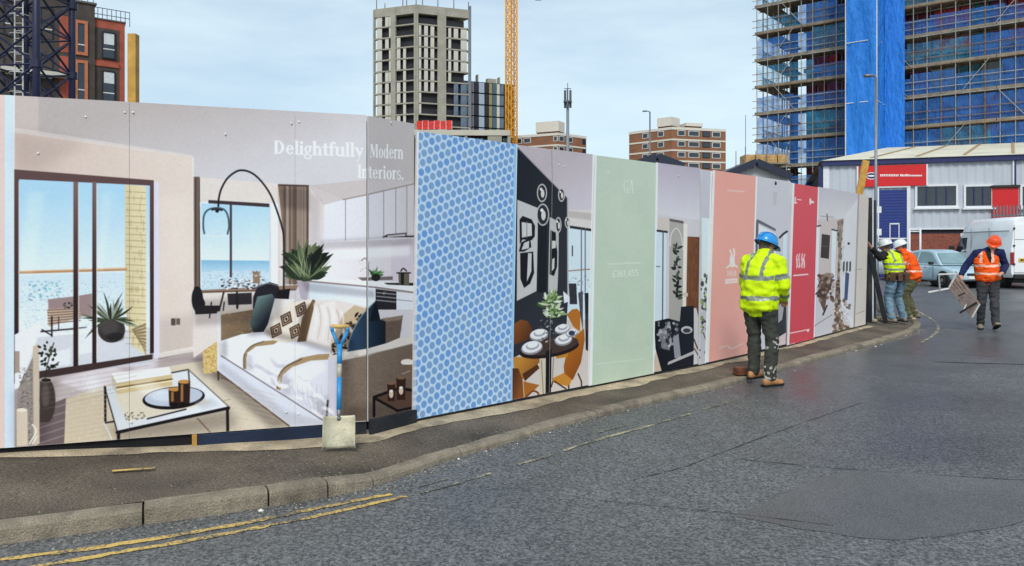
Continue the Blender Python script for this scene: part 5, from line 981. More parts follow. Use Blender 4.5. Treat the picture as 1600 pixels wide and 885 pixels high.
m_leather = mat('worn brown leather', (84, 62, 46), .7, .3, var=.3, vscale=14, bump=.3)
y_hv = cloth('yellow hi-vis cloth', (206, 236, 18), .06); o_hv = cloth('orange hi-vis cloth', (244, 92, 22), .08); blk = cloth('black cloth', (30, 30, 33), .25); nav = cloth('navy jumper', (28, 38, 78), .2)
grt = cloth('dark grey work trousers', (62, 62, 66), .25); wkt = cloth('black work trousers', (60, 62, 57), .4); jean = cloth('faded jeans', (104, 130, 148), .3); oliv = cloth('olive trousers', (92, 92, 66), .3); splash = mat('paint splashed cloth', (168, 166, 156), .8, var=.3, vscale=20)
m_tan = mat('tan boot leather', (186, 132, 84), .65, .3, var=.2, vscale=20, dirt=.4); m_grb = mat('dusty grey boot', (146, 134, 116), .75, .3, var=.3, vscale=20, dirt=.5)
h_blue = mat('blue helmet shell', (30, 140, 212), .3, .5, var=.05, coat=.2); h_wht = mat('white helmet shell', (226, 228, 228), .35, .5, var=.06); h_org = mat('orange helmet shell', (238, 84, 30), .35, .5, var=.06)
def tsplash(c): return 1 if c.x > 0 and ((.42 < c.z < .56 and mnoise.noise(c*26) > .22) or (c.z < .24 and mnoise.noise(c*28+Vector((3, 3, 3))) > .14)) else 0
person('person', 'person in yellow hi-vis jacket and blue helmet facing the hoarding, back to the road', (2.86, 8.86, -.1), (.74, .67),
  dict(pelvis=(-.01, -.0, .955), chest=(0, .02, 1.29), neck=(.0, .085, 1.475), head=(.0, .145, 1.60), hpitch=-.38, hyaw=-.35, elR=(.262, .07, 1.13), wrR=(.15, .27, .99), elL=(-.275, .12, 1.16), wrL=(-.13, .36, 1.08), hfR=(-.2, .8, -.5), curlR=.8,
       knR=(.12, .06, .51), anR=(.13, -.02, .095), knL=(-.10, .05, .55), anL=(-.09, .02, .15), ftR=(.25, 1, 0), ftL=(.05, 1, 0)),
  dict(kind='jacket', top=[y_hv, m_tape], trousers=[wkt, splash], tfn=tsplash, boots=m_tan, helmet=h_blue, strap=1, collar=1, bulk=.028, hem=-.075, sleeve=1.12, bands=((1.185, 1.235), (.955, 1.005)), brace_z=1.2))
person('person', 'person in yellow vest, black sleeves and jeans pushing the end of the hoarding', (7.6, 15.2, 0), (-.30, .95),
  dict(pelvis=(.02, 0, .90), chest=(-.03, .05, 1.21), neck=(-.07, .11, 1.385), head=(-.10, .16, 1.50), hpitch=-.3, hroll=-.15, hyaw=.3, roll=.08, elR=(.25, .10, 1.06), wrR=(.12, .30, .97), elL=(-.44, -.06, 1.27), wrL=(-.63, -.04, 1.47), hfL=(-.4, .2, .9), curlL=.2,
       knR=(.14, .10, .48), anR=(.17, -.02, .095), knL=(-.12, .08, .47), anL=(-.15, -.05, .095), ftR=(.3, 1, 0), ftL=(-.4, 1, 0)),
  dict(kind='jumper', top=[blk], top_name='jumper', trousers=[jean], boots=m_grb, helmet=h_wht, vest=[y_hv, m_tape], bands=((1.05, 1.095), (1.16, 1.2)), belt=1, vest_hem=.07))
person('person', 'person in orange hi-vis jacket and white helmet bending beside the yellow vest', (8.3, 16.0, 0), (-.85, .45),
  dict(pelvis=(0, -.06, .90), chest=(.0, .04, 1.20), neck=(0, .12, 1.37), head=(0, .18, 1.49), hpitch=-.4, elR=(.27, .06, 1.05), wrR=(.16, .30, .95), elL=(-.25, .16, 1.06), wrL=(-.1, .36, .98),
       knR=(.11, .08, .48), anR=(.12, -.08, .095), knL=(-.11, .10, .49), anL=(-.13, .05, .095)),
  dict(kind='jacket', top=[o_hv, m_tapeo], trousers=[oliv], boots=m_grb, helmet=h_wht, collar=1, bulk=.015, hem=-.06, sleeve=1.08, bands=((1.0, 1.04),), brace_z=2))
man4 = person('person', 'person in orange vest and orange helmet walking with a folding step platform', (9.12, 14.75, -.1), (-.40, -.92),
  dict(pelvis=(-.02, 0, .95), chest=(.02, .0, 1.28), neck=(-.04, .02, 1.475), head=(-.10, .05, 1.585), hpitch=-.42, hroll=-.28, hyaw=-.25, roll=-.06, elR=(.33, -.02, 1.18), wrR=(.43, .12, 1.0), elL=(-.30, -.06, 1.18), wrL=(-.22, .17, 1.06), hfR=(.1, .3, -.8), curlR=1.1, hfL=(.8, .5, .1), curlL=.9,
       knR=(.09, .05, .51), anR=(.09, -.10, .10), knL=(-.10, .12, .53), anL=(-.11, .20, .14), ftR=(.1, 1, 0), ftL=(-.1, 1, .35)),
  dict(kind='jumper', top=[nav], top_name='jumper', trousers=[grt], boots=m_grb, helmet=h_org, vest=[o_hv, m_tapeo, blk], bands=((1.0, 1.04), (1.14, 1.18)), vest_hem=-.02, vneck=1, vbrace=1, glasses=1, beard=1), 1.04)
# ================================================================== THINGS IN THE STREET
m_alu = mat('painted white aluminium', (214, 214, 210), .4, .5, var=.12, vscale=10, dirt=.25); m_steel = mat('galvanised steel', (124, 130, 136), .45, .5, metal=.6, var=.12, vscale=6)
m_glass = mat('dark window glass', (42, 54, 66), .06, .6, var=.25, vscale=1.5); m_carglass = mat('car glass', (120, 146, 152), .05, .6, var=.15, vscale=2)
# folding step platform in the walker's hand: deck of ribs, two folding leg frames
pf = thing('step_platform', 'folding step platform with white legs and ribbed deck held by the person in orange vest', 'platform', (8.75, 14.55, .35), world=True)
a, b = W(1494, 429, 14.5), W(1530, 476, 14.45); L = b-a; wv = Vector((-.07, .10, -.24))
m_deck = mat('worn deck', (150, 128, 118), .6, var=.25, vscale=12, dirt=.4)
for k in range(5):
    p = a+wv*(k/4.); mb = MB(); mb.bar(p, p+L, .045, .022, side=wv); mb.build('slat', m_deck, pf, bevel=.003)
for e_ in (a, b): mb = MB(); mb.bar(e_-wv*.05, e_+wv*1.05, .03, .04, side=L); mb.build('end_rail', m_alu, pf, bevel=.004)
q0, q1 = W(1493, 428, 14.5), W(1493, 449, 14.62); e0, e1 = W(1467, 429, 14.42), W(1450, 457, 14.6)
mb = MB(); mb.bar(q0, e0, .028, .028); mb.bar(q1, e1, .034, .03); mb.bar(e0, W(1468.5, 452, 14.58), .028, .028); mb.build('leg_frame', m_alu, pf, bevel=.004)
r0, r1 = W(1526, 473, 14.45), W(1500, 489, 14.4); mb = MB(); mb.bar(r0, r1, .03, .03); mb.build('leg_frame', m_dark, pf, bevel=.004)
mb = MB(); mb.bar(W(1497, 463, 14.45), W(1508, 458, 14.45), .02, .02); mb.build('hinge', m_dark, pf); mb = MB(); mb.bar(W(1506, 484, 14.5), W(1511, 474, 14.55), .015); mb.build('stay', m_alu, pf)
# square-mouthed shovel leaning on the boards
m_blue = mat('blue shovel shaft', (40, 140, 200), .4, .5, var=.15, vscale=14, dirt=.3); m_grip = mat('wooden grip', (200, 164, 96), .6, var=.2); m_blade = mat('muddy shovel blade', (196, 190, 164), .6, .4, metal=.2, var=.3, vscale=7, dirt=.55, bump=.5, bscale=40)
g0 = W(529, 703, 5.64); g0.z = .012; top = W(531, 508, 5.93)
sh = thing('shovel', 'blue handled square shovel leaning against the hoarding', 'shovel', g0, world=True)
ax = (top-g0).normalized(); sx_ = Vector((1, .28, 0)).normalized(); sx_ = (sx_-ax*sx_.dot(ax)).normalized(); nn_ = ax.cross(sx_)*-1
if nn_.y > 0: nn_ = -nn_
mb = MB(); rows = []
for v in (0, .02, .08, .16, .215, .232):
    row = []
    for u in (-1, -.9, -.5, 0, .5, .9, 1):
        w = .118+.004*(v < .01)-.006*(v > .22); lift = .022*(abs(u) > .95)+.008*(abs(u) > .85)-.006*(1-u*u)+.012*max(0, (v-.2)/.03)
        row.append(g0+ax*(v-(.006*abs(u)**4 if v < .01 else 0))+sx_*u*w+nn_*lift)
    rows.append(row)
P = [p for r in rows for p in r]; mb.add(P, [(j*7+i, j*7+i+1, j*7+i+8, j*7+i+7) for j in range(5) for i in range(6)])
bl = mb.build('blade', m_blade, sh, smooth=True); so = bl.modifiers.new('thick', 'SOLIDIFY'); so.thickness = .003
ln = (top-g0).length; mb = MB(); mb.tube(g0+ax*.2, g0+ax*.30, .013, .017, 12); mb.tube(g0+ax*.22, g0+ax*.2, .02, .006, 10); mb.build('socket', m_steel, sh, smooth=True)
mb = MB(); mb.tube(g0+ax*.28, g0+ax*.52, .0185, .0185, 12); mb.tube(g0+ax*.62, g0+ax*.76, .0185, .02, 12); mb.build('shaft', m_blue, sh, smooth=True); mb = MB(); mb.tube(g0+ax*.515, g0+ax*.625, .0183, .0183, 12); mb.build('worn_shaft', mat('bare worn shaft', (176, 176, 160), .5, var=.25, vscale=20), sh, smooth=True)
mb = MB(); k0 = g0+ax*.74; t0 = g0+ax*(ln-.012)
for sg in (-1, 1): mb.path([k0, k0+ax*.03+sx_*sg*.012, t0-ax*.04+sx_*sg*.055, t0+sx_*sg*.062], .0135, 10)
mb.build('handle', m_blue, sh, smooth=True); mb = MB(); mb.tube(t0-sx_*.068, t0+sx_*.068, .016, .016, 12); mb.build('grip', m_grip, sh, smooth=True)
# brown block by the kerb, rubble bag and rubble by the far workers
c0 = W(1161, 590, 9.22); mb = MB(); mb.box(-.11, .11, -.06, .06, 0, .03); mb.box(-.105, .11, -.055, .06, .033, .085); o = mb.build('timber_block', mat('red brown timber', (118, 70, 46), .7, var=.3, vscale=12, dirt=.4), bevel=.006); o.location = (c0.x, c0.y, -.038); o.rotation_euler = (0, 0, .3); tag(o, 'low brown timber block on the kerb beside the tan boots', 'block')
def lump(name, label, cat, loc, r, h, m, seed, group=None):
    mb = MB(); n = 14; rr = []
    for j, (f, z) in enumerate(((.75, 0), (1, .2), (1.02, .5), (.85, .8), (.45, .98), (.1, 1.02))): rr.append([(r*f*math.cos(2*math.pi*i/n)*(1+.2*mnoise.noise(Vector((i*.9, j*.7, seed)))), r*f*math.sin(2*math.pi*i/n)*(1+.2*mnoise.noise(Vector((i*.9, j*.7, seed+5)))), h*z) for i in range(n)])
    mb.rings(rr); o = mb.build(name, m, smooth=True); o.location = loc; return tag(o, label, cat, group)
p = G(1383, 489, 0); lump('rubble_sack', 'grey brown rubble sack behind the leaning black board', 'sack', (p.x, p.y, 0), .17, .32, mat('dusty sack', (150, 138, 118), .85, var=.3, vscale=9, bump=.4), 3)
for k, (x, y, r, lb) in enumerate(((1366, 503, .06, 'small broken stone at the foot of the black boards'), (1377, 500, .08, 'pale broken stone between the leaning board and the jeans'), (1415, 497, .07, 'white rubble lump between the two workers'), (1428, 500, .05, 'small rubble lump at the kerb by the olive trousers'))):
    p = G(x, y, 0); lump('rubble', lb, 'rubble', (p.x, p.y, -.005), r, r*1.1, (m_conc, m_alu)[k == 2], k*3+1, 'rubble at the end of the hoarding')
# lamp post
def lamp_post(label, px, Y, yt, r, arm, zb=-.1):
    b = W(px, 386, Y); zt = W(px, yt, Y).z; o = thing('street_lamp', label, 'street lamp', (b.x, Y, zb)); h = zt-zb
    mb = MB(); mb.lathe((0, 0, 0), [(r*1.7, 0), (r*1.7, 1.2), (r*1.1, 1.25), (r, 2), (r*.7, h)], 12); mb.build('post', m_steel, o, smooth=True)
    mb = MB(); mb.path([(0, 0, h-.05), (arm*.3, 0, h+.03), (arm, 0, h+.05)], r*.5, 8); mb.build('arm', m_steel, o); mb = MB(); s_ = 1 if arm > 0 else -1; mb.rings([[(arm+s_*x, w*y, h+.05+z*q) for y, z in ((-.08, -.04), (.08, -.04), (.06, .04), (-.06, .04))] for x, w, q in ((-.06, .6, .6), (.02, 1.2, 1), (.2, 1.1, 1), (.26, .6, .5))]); mb.build('lamp_head', m_steel, o, smooth=True)
    return o
lp = lamp_post('grey street lamp standing just past the far end of the hoarding', 1368.5, 24, 121, .05, -.12)
for z in (2.75, 2.05): mb = MB(); mb.box(-.0, .14, -.075, -.06, z-.1, z+.1); mb.build('notice_plate', mat('white notice plate', (222, 222, 222), .5), lp)
lamp_post('slim grey street lamp in front of the right hand brick flats', 1015.5, 52, 175, .07, -.25)
# telecom mast
b = W(887, 386, 90); tm_ = thing('telecom_mast', 'tall grey telecom mast with antenna cluster against the sky', 'mast', (b.x, 90, 0)); zt = W(887, 130, 90).z
m_dgrey = mat('dark grey metal', (92, 98, 104), .5, .4, var=.15)
mb = MB(); mb.tube((0, 0, 0), (0, 0, zt-2.2), .26, .17, 12); mb.build('pole', mat('grey mast paint', (120, 128, 136), .5), tm_, smooth=True)
for k in range(3): t = k*2.1+.4; mb = MB(); mb.box(-.13, .13, -.09, .09, zt-2.9, zt-.8); o = mb.build('antenna', m_dgrey, tm_, bevel=.05); o.location = (.36*math.cos(t), .36*math.sin(t), 0); o.rotation_euler = (0, 0, t)
mb = MB(); mb.tube((0, 0, zt-2.3), (0, 0, zt), .05, .04, 8); mb.tube((0, 0, zt-2.3), (0, 0, zt-2.1), .5, .5, 14); mb.box(-.4, .4, -.03, .03, zt-.7, zt-.62); mb.build('head_frame', m_dgrey, tm_)
b = W(1165, 386, 55); mb = MB(); mb.tube((b.x, 55, 0), (b.x, 55, W(1165, 180, 55).z), .035, .02, 6); tag(mb.build('pole', m_steel), 'thin bare pole left of the scaffolded building', 'pole')

# ------------------------------------------------------------------ vehicles
m_tyre = mat('tyre rubber', (26, 26, 27), .8, .3, var=.2); m_rim = mat('wheel rim', (150, 152, 154), .35, .5, metal=.5); m_trim = mat('black plastic trim', (30, 30, 32), .6); m_red = mat('red lamp lens', (150, 20, 18), .2, .6); m_hl = mat('headlamp glass', (200, 206, 210), .1, .6)
def wheel(root, x, y, r, w, sg):
    mb = MB(); n = 20; mb.rings([[(x+rr*math.cos(2*math.pi*i/n), y+sg*o, r+rr*math.sin(2*math.pi*i/n)) for i in range(n)] for rr, o in ((r*.62, -w), (r*.95, -w), (r, -w*.7), (r, -.02), (r*.95, 0), (r*.66, .0))]); t = mb.build('wheel', m_tyre, root, smooth=True)
    mb = MB(); mb.rings([[(x+rr*math.cos(2*math.pi*i/n), y+sg*o, r+rr*math.sin(2*math.pi*i/n)) for i in range(n)] for rr, o in ((r*.66, -.02), (r*.62, .006), (r*.5, -.012), (r*.2, .004), (.01, .006))]); sub(mb, 'rim', m_rim, t, smooth=True)
def sect(x, zb, zt, w, belt, wr, n=1):    # body ring at station x: sill, flank, shoulder, top
    h = zt-zb; return [(x, -w*.86, zb), (x, -w*.97, zb+h*.12), (x, -w, zb+h*.45), (x, -w*.985, zb+h*.75), (x, -w*wr, zt-.03*h), (x, -w*wr*.8, zt), (x, w*wr*.8, zt), (x, w*wr, zt-.03*h), (x, w*.985, zb+h*.75), (x, w, zb+h*.45), (x, w*.97, zb+h*.12), (x, w*.86, zb)]
def make_car(label, loc, head, rgb, group=None):
    o = thing('parked_car', label, 'car', loc, head, group); o.scale = (.93, .93, .97); m = mat('car paint %d %d %d' % rgb, rgb, .28, .5, var=.05, coat=.5)
    st = ((-1.98, .42, .62, .72), (-1.93, .3, .86, .78), (-1.6, .24, .93, .83), (-1.1, .22, .93, .845), (0, .2, .91, .85), (.9, .22, .90, .845), (1.35, .24, .85, .83), (1.75, .26, .76, .79), (1.95, .3, .66, .72), (2.02, .38, .56, .62))
    mb = MB(); mb.rings([sect(x, a, b, w, 0, .93) for x, a, b, w in st]); bd = mb.build('body', m, o, smooth=True); bd.modifiers.new('s', 'SUBSURF').levels = 1
    cab = ((-1.62, .90, .76), (-1.45, 1.12, .68), (-1.05, 1.38, .60), (-.5, 1.45, .575), (.1, 1.44, .575), (.38, 1.36, .6), (.95, .90, .755))
    mb = MB(); rr = []
    for x, z, w in cab: rr.append([(x, -w, z), (x, w, z), (x, w*1.02, z-.02), (x, w*1.02, .84), (x, -w*1.02, .84), (x, -w*1.02, z-.02)])
    def side_y(z): return .775-(z-.9)*.38
    mb = MB(); roofp = [(-1.9, .88), (-1.74, 1.16), (-1.36, 1.42), (-.7, 1.51), (.0, 1.50), (.38, 1.41), (1.1, .88)]
    mb.rings([[(x, side_y(z), z) for x, z in roofp], [(x, side_y(z)*.9, z+.018) for x, z in roofp], [(x, 0, z+.03) for x, z in roofp], [(x, -side_y(z)*.9, z+.018) for x, z in roofp], [(x, -side_y(z), z) for x, z in roofp]]); mb.build('cabin', m, o, smooth=False, bevel=.02)
    def pane(name, pts, mm=m_carglass): q = MB(); q.add(pts, [tuple(range(len(pts)))]); q.build(name, mm, o, fix=False)
    for sg in (1, -1):
        for pts in (((-1.55, .96), (-1.48, 1.16), (-1.2, 1.36), (-.66, 1.44), (-.66, .96)), ((-.56, .96), (-.56, 1.44), (.0, 1.43), (.28, 1.35), (.84, .96))): pane('side_window', [(x, sg*(side_y(z)+.006), z) for x, z in pts])
        mb = MB(); mb.obox((.62, sg*.92, .97), (.07, 0, 0), (0, .09, 0), (0, 0, .06)); mb.build('mirror', m_trim, o, bevel=.03)
        mb = MB(); mb.obox((1.9, sg*.56, .62), (.09, 0, 0), (0, .15, 0), (0, 0, .07)); mb.build('headlight', m_hl, o, bevel=.02); mb = MB(); mb.obox((-1.92, sg*.62, .75), (.05, 0, 0), (0, .12, 0), (0, 0, .1)); mb.build('tail_light', m_red, o, bevel=.02)
        for x in (-1.22, 1.28):
            mb = MB(); n = 18; mb.rings([[(x+r*math.cos(2*math.pi*i/n), sg*y, .31+r*math.sin(2*math.pi*i/n)) for i in range(n)] for r, y in ((.37, .5), (.37, .858), (.30, .858))]); mb.build('wheel_arch', m_trim, o); wheel(o, x, sg*.872, .30, .19, sg)
        for x in (-.55, .35): mb = MB(); mb.obox((x-.2, sg*.862, .80), (.07, 0, 0), (0, .012, 0), (0, 0, .012)); mb.build('door_handle', m_trim, o)
        mb = MB(); mb.obox((-.57, sg*.858, .6), (.006, 0, 0), (0, .006, 0), (0, 0, .26)); mb.obox((.66, sg*.855, .6), (.006, 0, 0), (0, .006, 0), (0, 0, .26)); mb.build('door_seam', m_trim, o)
    nrm = [(.44, .53, 1.375), (1.05, .70, .93), (1.05, -.70, .93), (.44, -.53, 1.375)]; pane('windscreen', [(x+.028, y, z+.03) for x, y, z in nrm]); pane('rear_window', [(-1.44, .5, 1.42), (-1.88, .66, .97), (-1.88, -.66, .97), (-1.44, -.5, 1.42)])
    mb = MB(); mb.obox((2.0, 0, .42), (.05, 0, 0), (0, .66, 0), (0, 0, .09)); mb.build('bumper', m, o, bevel=.04); mb = MB(); mb.obox((2.045, 0, .55), (.015, 0, 0), (0, .3, 0), (0, 0, .045)); mb.build('grille', m_trim, o); mb = MB(); mb.obox((2.06, 0, .43), (.008, 0, 0), (0, .26, 0), (0, 0, .055)); mb.build('number_plate', mat('white plate', (220, 220, 215), .5), o)
    return o
make_car('pale blue parked car in front of the brick wall', (17.45, 31.2, -.1), math.atan2(-1, .1), (176, 202, 216)); make_car('white parked car behind the pale blue car', (18.6, 37.0, -.1), math.atan2(-1, .06), (214, 220, 224))
def make_van(label, loc, head):
    o = thing('parked_van', label, 'van', loc, head); m = mat('white van paint', (238, 240, 242), .3, .5, var=.05, vscale=1.5, coat=.4, dirt=.12)
    def ring(x, zb, zt, wb, wt): return [(x, -wb*.93, zb), (x, -wb, zb+.15), (x, -wb, zb+(zt-zb)*.45), (x, -(wb+wt)/2, zb+(zt-zb)*.72), (x, -wt, zt-.16), (x, -wt*.86, zt-.03), (x, -wt*.5, zt), (x, wt*.5, zt), (x, wt*.86, zt-.03), (x, wt, zt-.16), (x, (wb+wt)/2, zb+(zt-zb)*.72), (x, wb, zb+(zt-zb)*.45), (x, wb, zb+.15), (x, wb*.93, zb)]
    st = ((-2.8, .45, 2.70, .96, .84), (-2.72, .42, 2.74, .985, .88), (-1, .4, 2.76, 1., .88), (.6, .4, 2.74, 1., .88), (1.15, .4, 2.60, 1., .85), (1.5, .4, 2.25, 1., .84), (2.05, .4, 1.32, .98, .88), (2.2, .4, 1.2, .97, .86), (2.62, .42, 1.02, .9, .78), (2.76, .45, .8, .8, .72))
    mb = MB(); mb.rings([ring(*s_) for s_ in st]); mb.build('body', m, o, smooth=True, bevel=0).modifiers.new('e', 'EDGE_SPLIT').split_angle = R(50)
    def pane(name, pts, mm): q = MB(); q.add(pts, [tuple(range(len(pts)))]); return q.build(name, mm, o, fix=False)
    for sg in (1, -1):
        pane('side_window', [(.72, sg*1.006, 1.35), (.72, sg*.955, 1.98), (1.3, sg*.955, 1.98), (1.8, sg*.99, 1.38)], m_glass)
        mb = MB(); mb.box(-2.6, 2.2, sg*.995-.012, sg*.995+.012, .72, .84); mb.build('side_moulding', m_trim, o); mb = MB(); mb.box(.3, .315, sg*.992-.01, sg*.992+.012, .6, 2.35); mb.box(-1.2, -1.185, sg*.992-.01, sg*.992+.012, .6, 2.35); mb.box(-2.6, 1.2, sg*.95-.01, sg*.95+.022, 2.19, 2.215); mb.build('panel_seam', mat('grey seam', (120, 124, 128), .6), o)
        mb = MB(); mb.obox((1.72, sg*1.16, 1.45), (.06, 0, 0), (0, .1, 0), (0, 0, .19)); mb.build('mirror', m_trim, o, bevel=.03); mb = MB(); mb.obox((2.5, sg*.72, .95), (.16, 0, 0), (0, .14, 0), (0, 0, .12)); mb.build('headlight', m_hl, o, bevel=.03)
        mb = MB(); mb.obox((-2.8, sg*.93, 1.15), (.03, 0, 0), (0, .06, 0), (0, 0, .24)); mb.build('tail_light', m_red, o, bevel=.02)
        for x in (-1.75, 1.75): mb = MB(); n = 18; mb.rings([[(x+r*math.cos(2*math.pi*i/n), sg*y, .36+r*math.sin(2*math.pi*i/n)) for i in range(n)] for r, y in ((.42, .6), (.42, 1.004), (.34, 1.004))]); mb.build('wheel_arch', m_trim, o); wheel(o, x, sg*1.0, .35, .22, sg)
        mb = MB(); mb.box(-2.835, -2.815, min(sg*.01, sg*.86), max(sg*.01, sg*.86), .62, 2.45); d = mb.build('rear_door', m, o, bevel=.008)
        q = MB(); q.box(-2.845, -2.825, min(sg*.08, sg*.2), max(sg*.08, sg*.2), 1.24, 1.28); sub(q, 'door_handle', m_trim, d); q = MB(); q.box(-2.842, -2.83, min(sg*.0, sg*.84), max(sg*.0, sg*.84), 1.86, 1.88); sub(q, 'pressing', mat('grey seam', None), d)
        for z in (.9, 1.6, 2.25): q = MB(); q.box(-2.85, -2.81, min(sg*.84, sg*.9), max(sg*.84, sg*.9), z, z+.07); sub(q, 'hinge', m_trim, d)
    pane('windscreen', [(1.56, .74, 2.2), (2.07, .84, 1.36), (2.07, -.84, 1.36), (1.56, -.74, 2.2)], m_glass)
    pt = MB(); pt.box(-2.856, -2.846, .12, .72, 1.02, 1.16); pl = pt.build('number_plate', mat('yellow plate', (232, 190, 40), .45), o)
    q = MB(); 
    for u, w in ((.66, .05), (.6, .04), (.545, .05), (.48, .045), (.38, .05), (.31, .04), (.25, .05)): q.box(-2.859, -2.8565, u-w, u, 1.05, 1.13)
    sub(q, 'lettering', m_trim, pl, fix=False)
    mb = MB(); mb.box(-2.92, -2.78, -.9, .9, .38, .56); mb.build('rear_bumper', m_trim, o, bevel=.03); mb = MB(); mb.box(-2.6, 2.4, -.8, .8, .22, .45); mb.build('underbody', m_trim, o)
    return o
make_van('tall white parked van beside the person with the orange helmet', (20.15, 31.7, -.1), math.atan2(4.7, .55))
# ================================================================== BUILDINGS AND CRANES BEHIND
class Face:
    """a wall plane: u metres along from O, z up, out metres towards the viewer"""
    def __init__(f, O, d): f.O = Vector(O); f.d = Vector(d).normalized(); f.n = Vector((f.d.y, -f.d.x))
    def p(f, u, z, o=0.): q = f.O+f.d*u+f.n*o; return Vector((q.x, q.y, z))
    def u(f, px): rx = (px-CX)/FPX; t = f.O.dot(f.n)/(rx*f.n.x+f.n.y); return (Vector((rx*t, t))-f.O).dot(f.d)
    def Y(f, u): return (f.O+f.d*u).y
    def z(f, px, py): return W(px, py, f.Y(f.u(px))).z
    def box(f, mb, u0, u1, z0, z1, o0, o1, mi=0):
        P = [f.p(u, z, o) for z in (z0, z1) for u, o in ((u0, o0), (u1, o0), (u1, o1), (u0, o1))]
        return mb.add(P, [(0,3,2,1),(4,5,6,7),(0,1,5,4),(1,2,6,5),(2,3,7,6),(3,0,4,7)], mi)
    def quick(f, name, m, root, u0, u1, z0, z1, o0, o1, **k): mb = MB(); f.box(mb, u0, u1, z0, z1, o0, o1); return mb.build(name, m, root, **k)
def shared(root, name, f, u0, u1, h, o0, o1, m, cache={}):
    """mesh for a piece standing on a face, local to its own foot; copies share it"""
    key = (name, round(u1-u0, 3), round(h, 3), o0, o1, m.name, tuple(f.d))
    if key not in cache:
        mb = MB(); g = Face((0, 0), f.d); g.box(mb, 0, u1-u0, 0, h, o0, o1); cache[key] = mb.mesh(name, m)
    return cache[key]
def piece(root, name, f, u0, u1, z0, z1, o0, o1, m):
    o = bpy.data.objects.new(name, shared(root, name, f, u0, u1, z1-z0, o0, o1, m)); C.objects.link(o); o.parent = root
    o.location = f.p(u0, z0, 0)-Vector(root.location); return o
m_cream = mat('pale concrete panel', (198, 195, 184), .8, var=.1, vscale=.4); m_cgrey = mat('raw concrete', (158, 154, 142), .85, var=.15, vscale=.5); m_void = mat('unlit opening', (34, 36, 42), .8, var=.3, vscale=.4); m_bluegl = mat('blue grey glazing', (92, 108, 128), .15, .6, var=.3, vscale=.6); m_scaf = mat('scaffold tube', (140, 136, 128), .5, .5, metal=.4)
# ---- unfinished concrete tower
cor, lef, rig = Vector((-23.75, 190)), Vector((-35.1, 194.2)), Vector((-10.5, 194.7)); ZT = 61.7; FP = 2.79
tw = thing('concrete_tower', 'unfinished pale concrete tower with open floors and rods on top', 'building', (cor.x, cor.y, 0), world=True)
fl, fr_ = Face(lef, cor-lef), Face(cor, rig-cor); WL, WR = (cor-lef).length, (rig-cor).length; bk = Vector((-22, 208))
def prism_plan(mb, pts, z0, z1): mb.prism([(p.x, p.y, z0) for p in pts], (0, 0, z1-z0))
def inset(k): c_ = (cor+lef+rig+bk)/4; return [c_+(p-c_)*k for p in (lef, cor, rig, bk)]
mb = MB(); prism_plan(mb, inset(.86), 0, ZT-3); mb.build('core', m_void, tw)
mb = MB(); prism_plan(mb, inset(1.), ZT-2.0, ZT-.2); mb.build('parapet', m_cgrey, tw)
nfl = 12
for k in range(nfl+1):
    z = ZT-2.0-FP*k; mb = MB(); prism_plan(mb, inset(1.004), z-.34, z-.02); mb.build('floor_slab', m_cgrey, tw)
zl = ZT-2.0-FP*nfl; mb = MB(); prism_plan(mb, inset(.995), 0, zl-.4); mb.build('lower_storeys', m_cgrey, tw)
for f, Wd, cols in ((fl, WL, ((0, .035), (.42, .53), (.955, 1.))), (fr_, WR, ((0, .04), (.39, .545), (.965, 1.)))):
    for a, b in cols: f.quick('column', m_cgrey, tw, a*Wd, b*Wd, zl, ZT-.5, -.5, .12)
rt = random.Random(8)
for k in range(nfl):
    z1 = ZT-2.0-FP*k-.36; z0 = z1-FP+.40
    for a, b in ((.09, .20), (.28, .36), (.37, .415), (.55, .63), (.70, .76)):
        if k < 2 and a > .5 or rt.random() < .1: continue
        piece(tw, 'wall_panel', fl, a*WL, b*WL, z0, z1, -.35, -.1, m_cream)
    for a, b in ((.05, .095), (.15, .215), (.265, .33)):
        if k == 0 or k > 6 and a > .1 or rt.random() < .12: continue
        piece(tw, 'wall_panel', fr_, a*WR, b*WR, z0, z1, -.35, -.1, m_cream)
    for a, b in ((.59, .64), (.69, .77), (.82, .93)):
        if k == 0 or rt.random() < .22: continue
        piece(tw, 'wall_panel', fr_, a*WR, b*WR, z0, z1, -.35, -.1, (m_cream, m_bluegl)[k > 4 and a > .6])
for px in (587, 600, 628, 634, 651, 661, 685, 710, 733): 
    f = fl if px < 650 else fr_; u = f.u(px); mb = MB(); mb.tube(f.p(u, ZT-.3, -.5), f.p(u, ZT+1.2+(px % 3)*.8, -.5), .16, .12, 5); mb.build('rod', m_scaf, tw)
u = fr_.u(731); f = fr_; f.quick('edge_screen', mat('grey blue edge mesh', (110, 120, 130), .7), tw, WR-.4, WR+.1, ZT-30, ZT+.8, -.1, .25)
# ---- lower wing with upright stripes
wg = Face((-10.2, 197), (1, .42)); wr0 = thing('striped_block', 'lower block with upright dark and grey stripes beside the yellow crane', 'building', (-10.2, 197, 0), world=True); zw = W(760, 132, 200).z
wg.quick('core', m_void, wr0, -5, 12, 0, zw-.5, -10, -.5)
sc = [m_bluegl, m_void, mat('pale grey cladding', (178, 180, 188), .6, var=.1), m_void, m_cream, m_bluegl, mat('mauve grey cladding', (124, 118, 134), .6), m_void, mat('light blue cladding', (160, 172, 190), .5), m_void, mat('ochre column', (150, 136, 92), .7), mat('teal cladding', (66, 96, 108), .5), m_cream]
uu = [wg.u(p) for p in (700, 706, 711, 716, 721, 726, 733, 741, 748, 757, 764, 769, 776, 781, 787, 796)]
for k in range(15):
    for j in range(5): z0 = zw-2.6-j*2.95; piece(wr0, 'cladding_panel', wg, uu[k]+.05, uu[k+1]-.05, z0, z0+2.6, -.4, .02+.1*(k % 2), sc[k % 13])
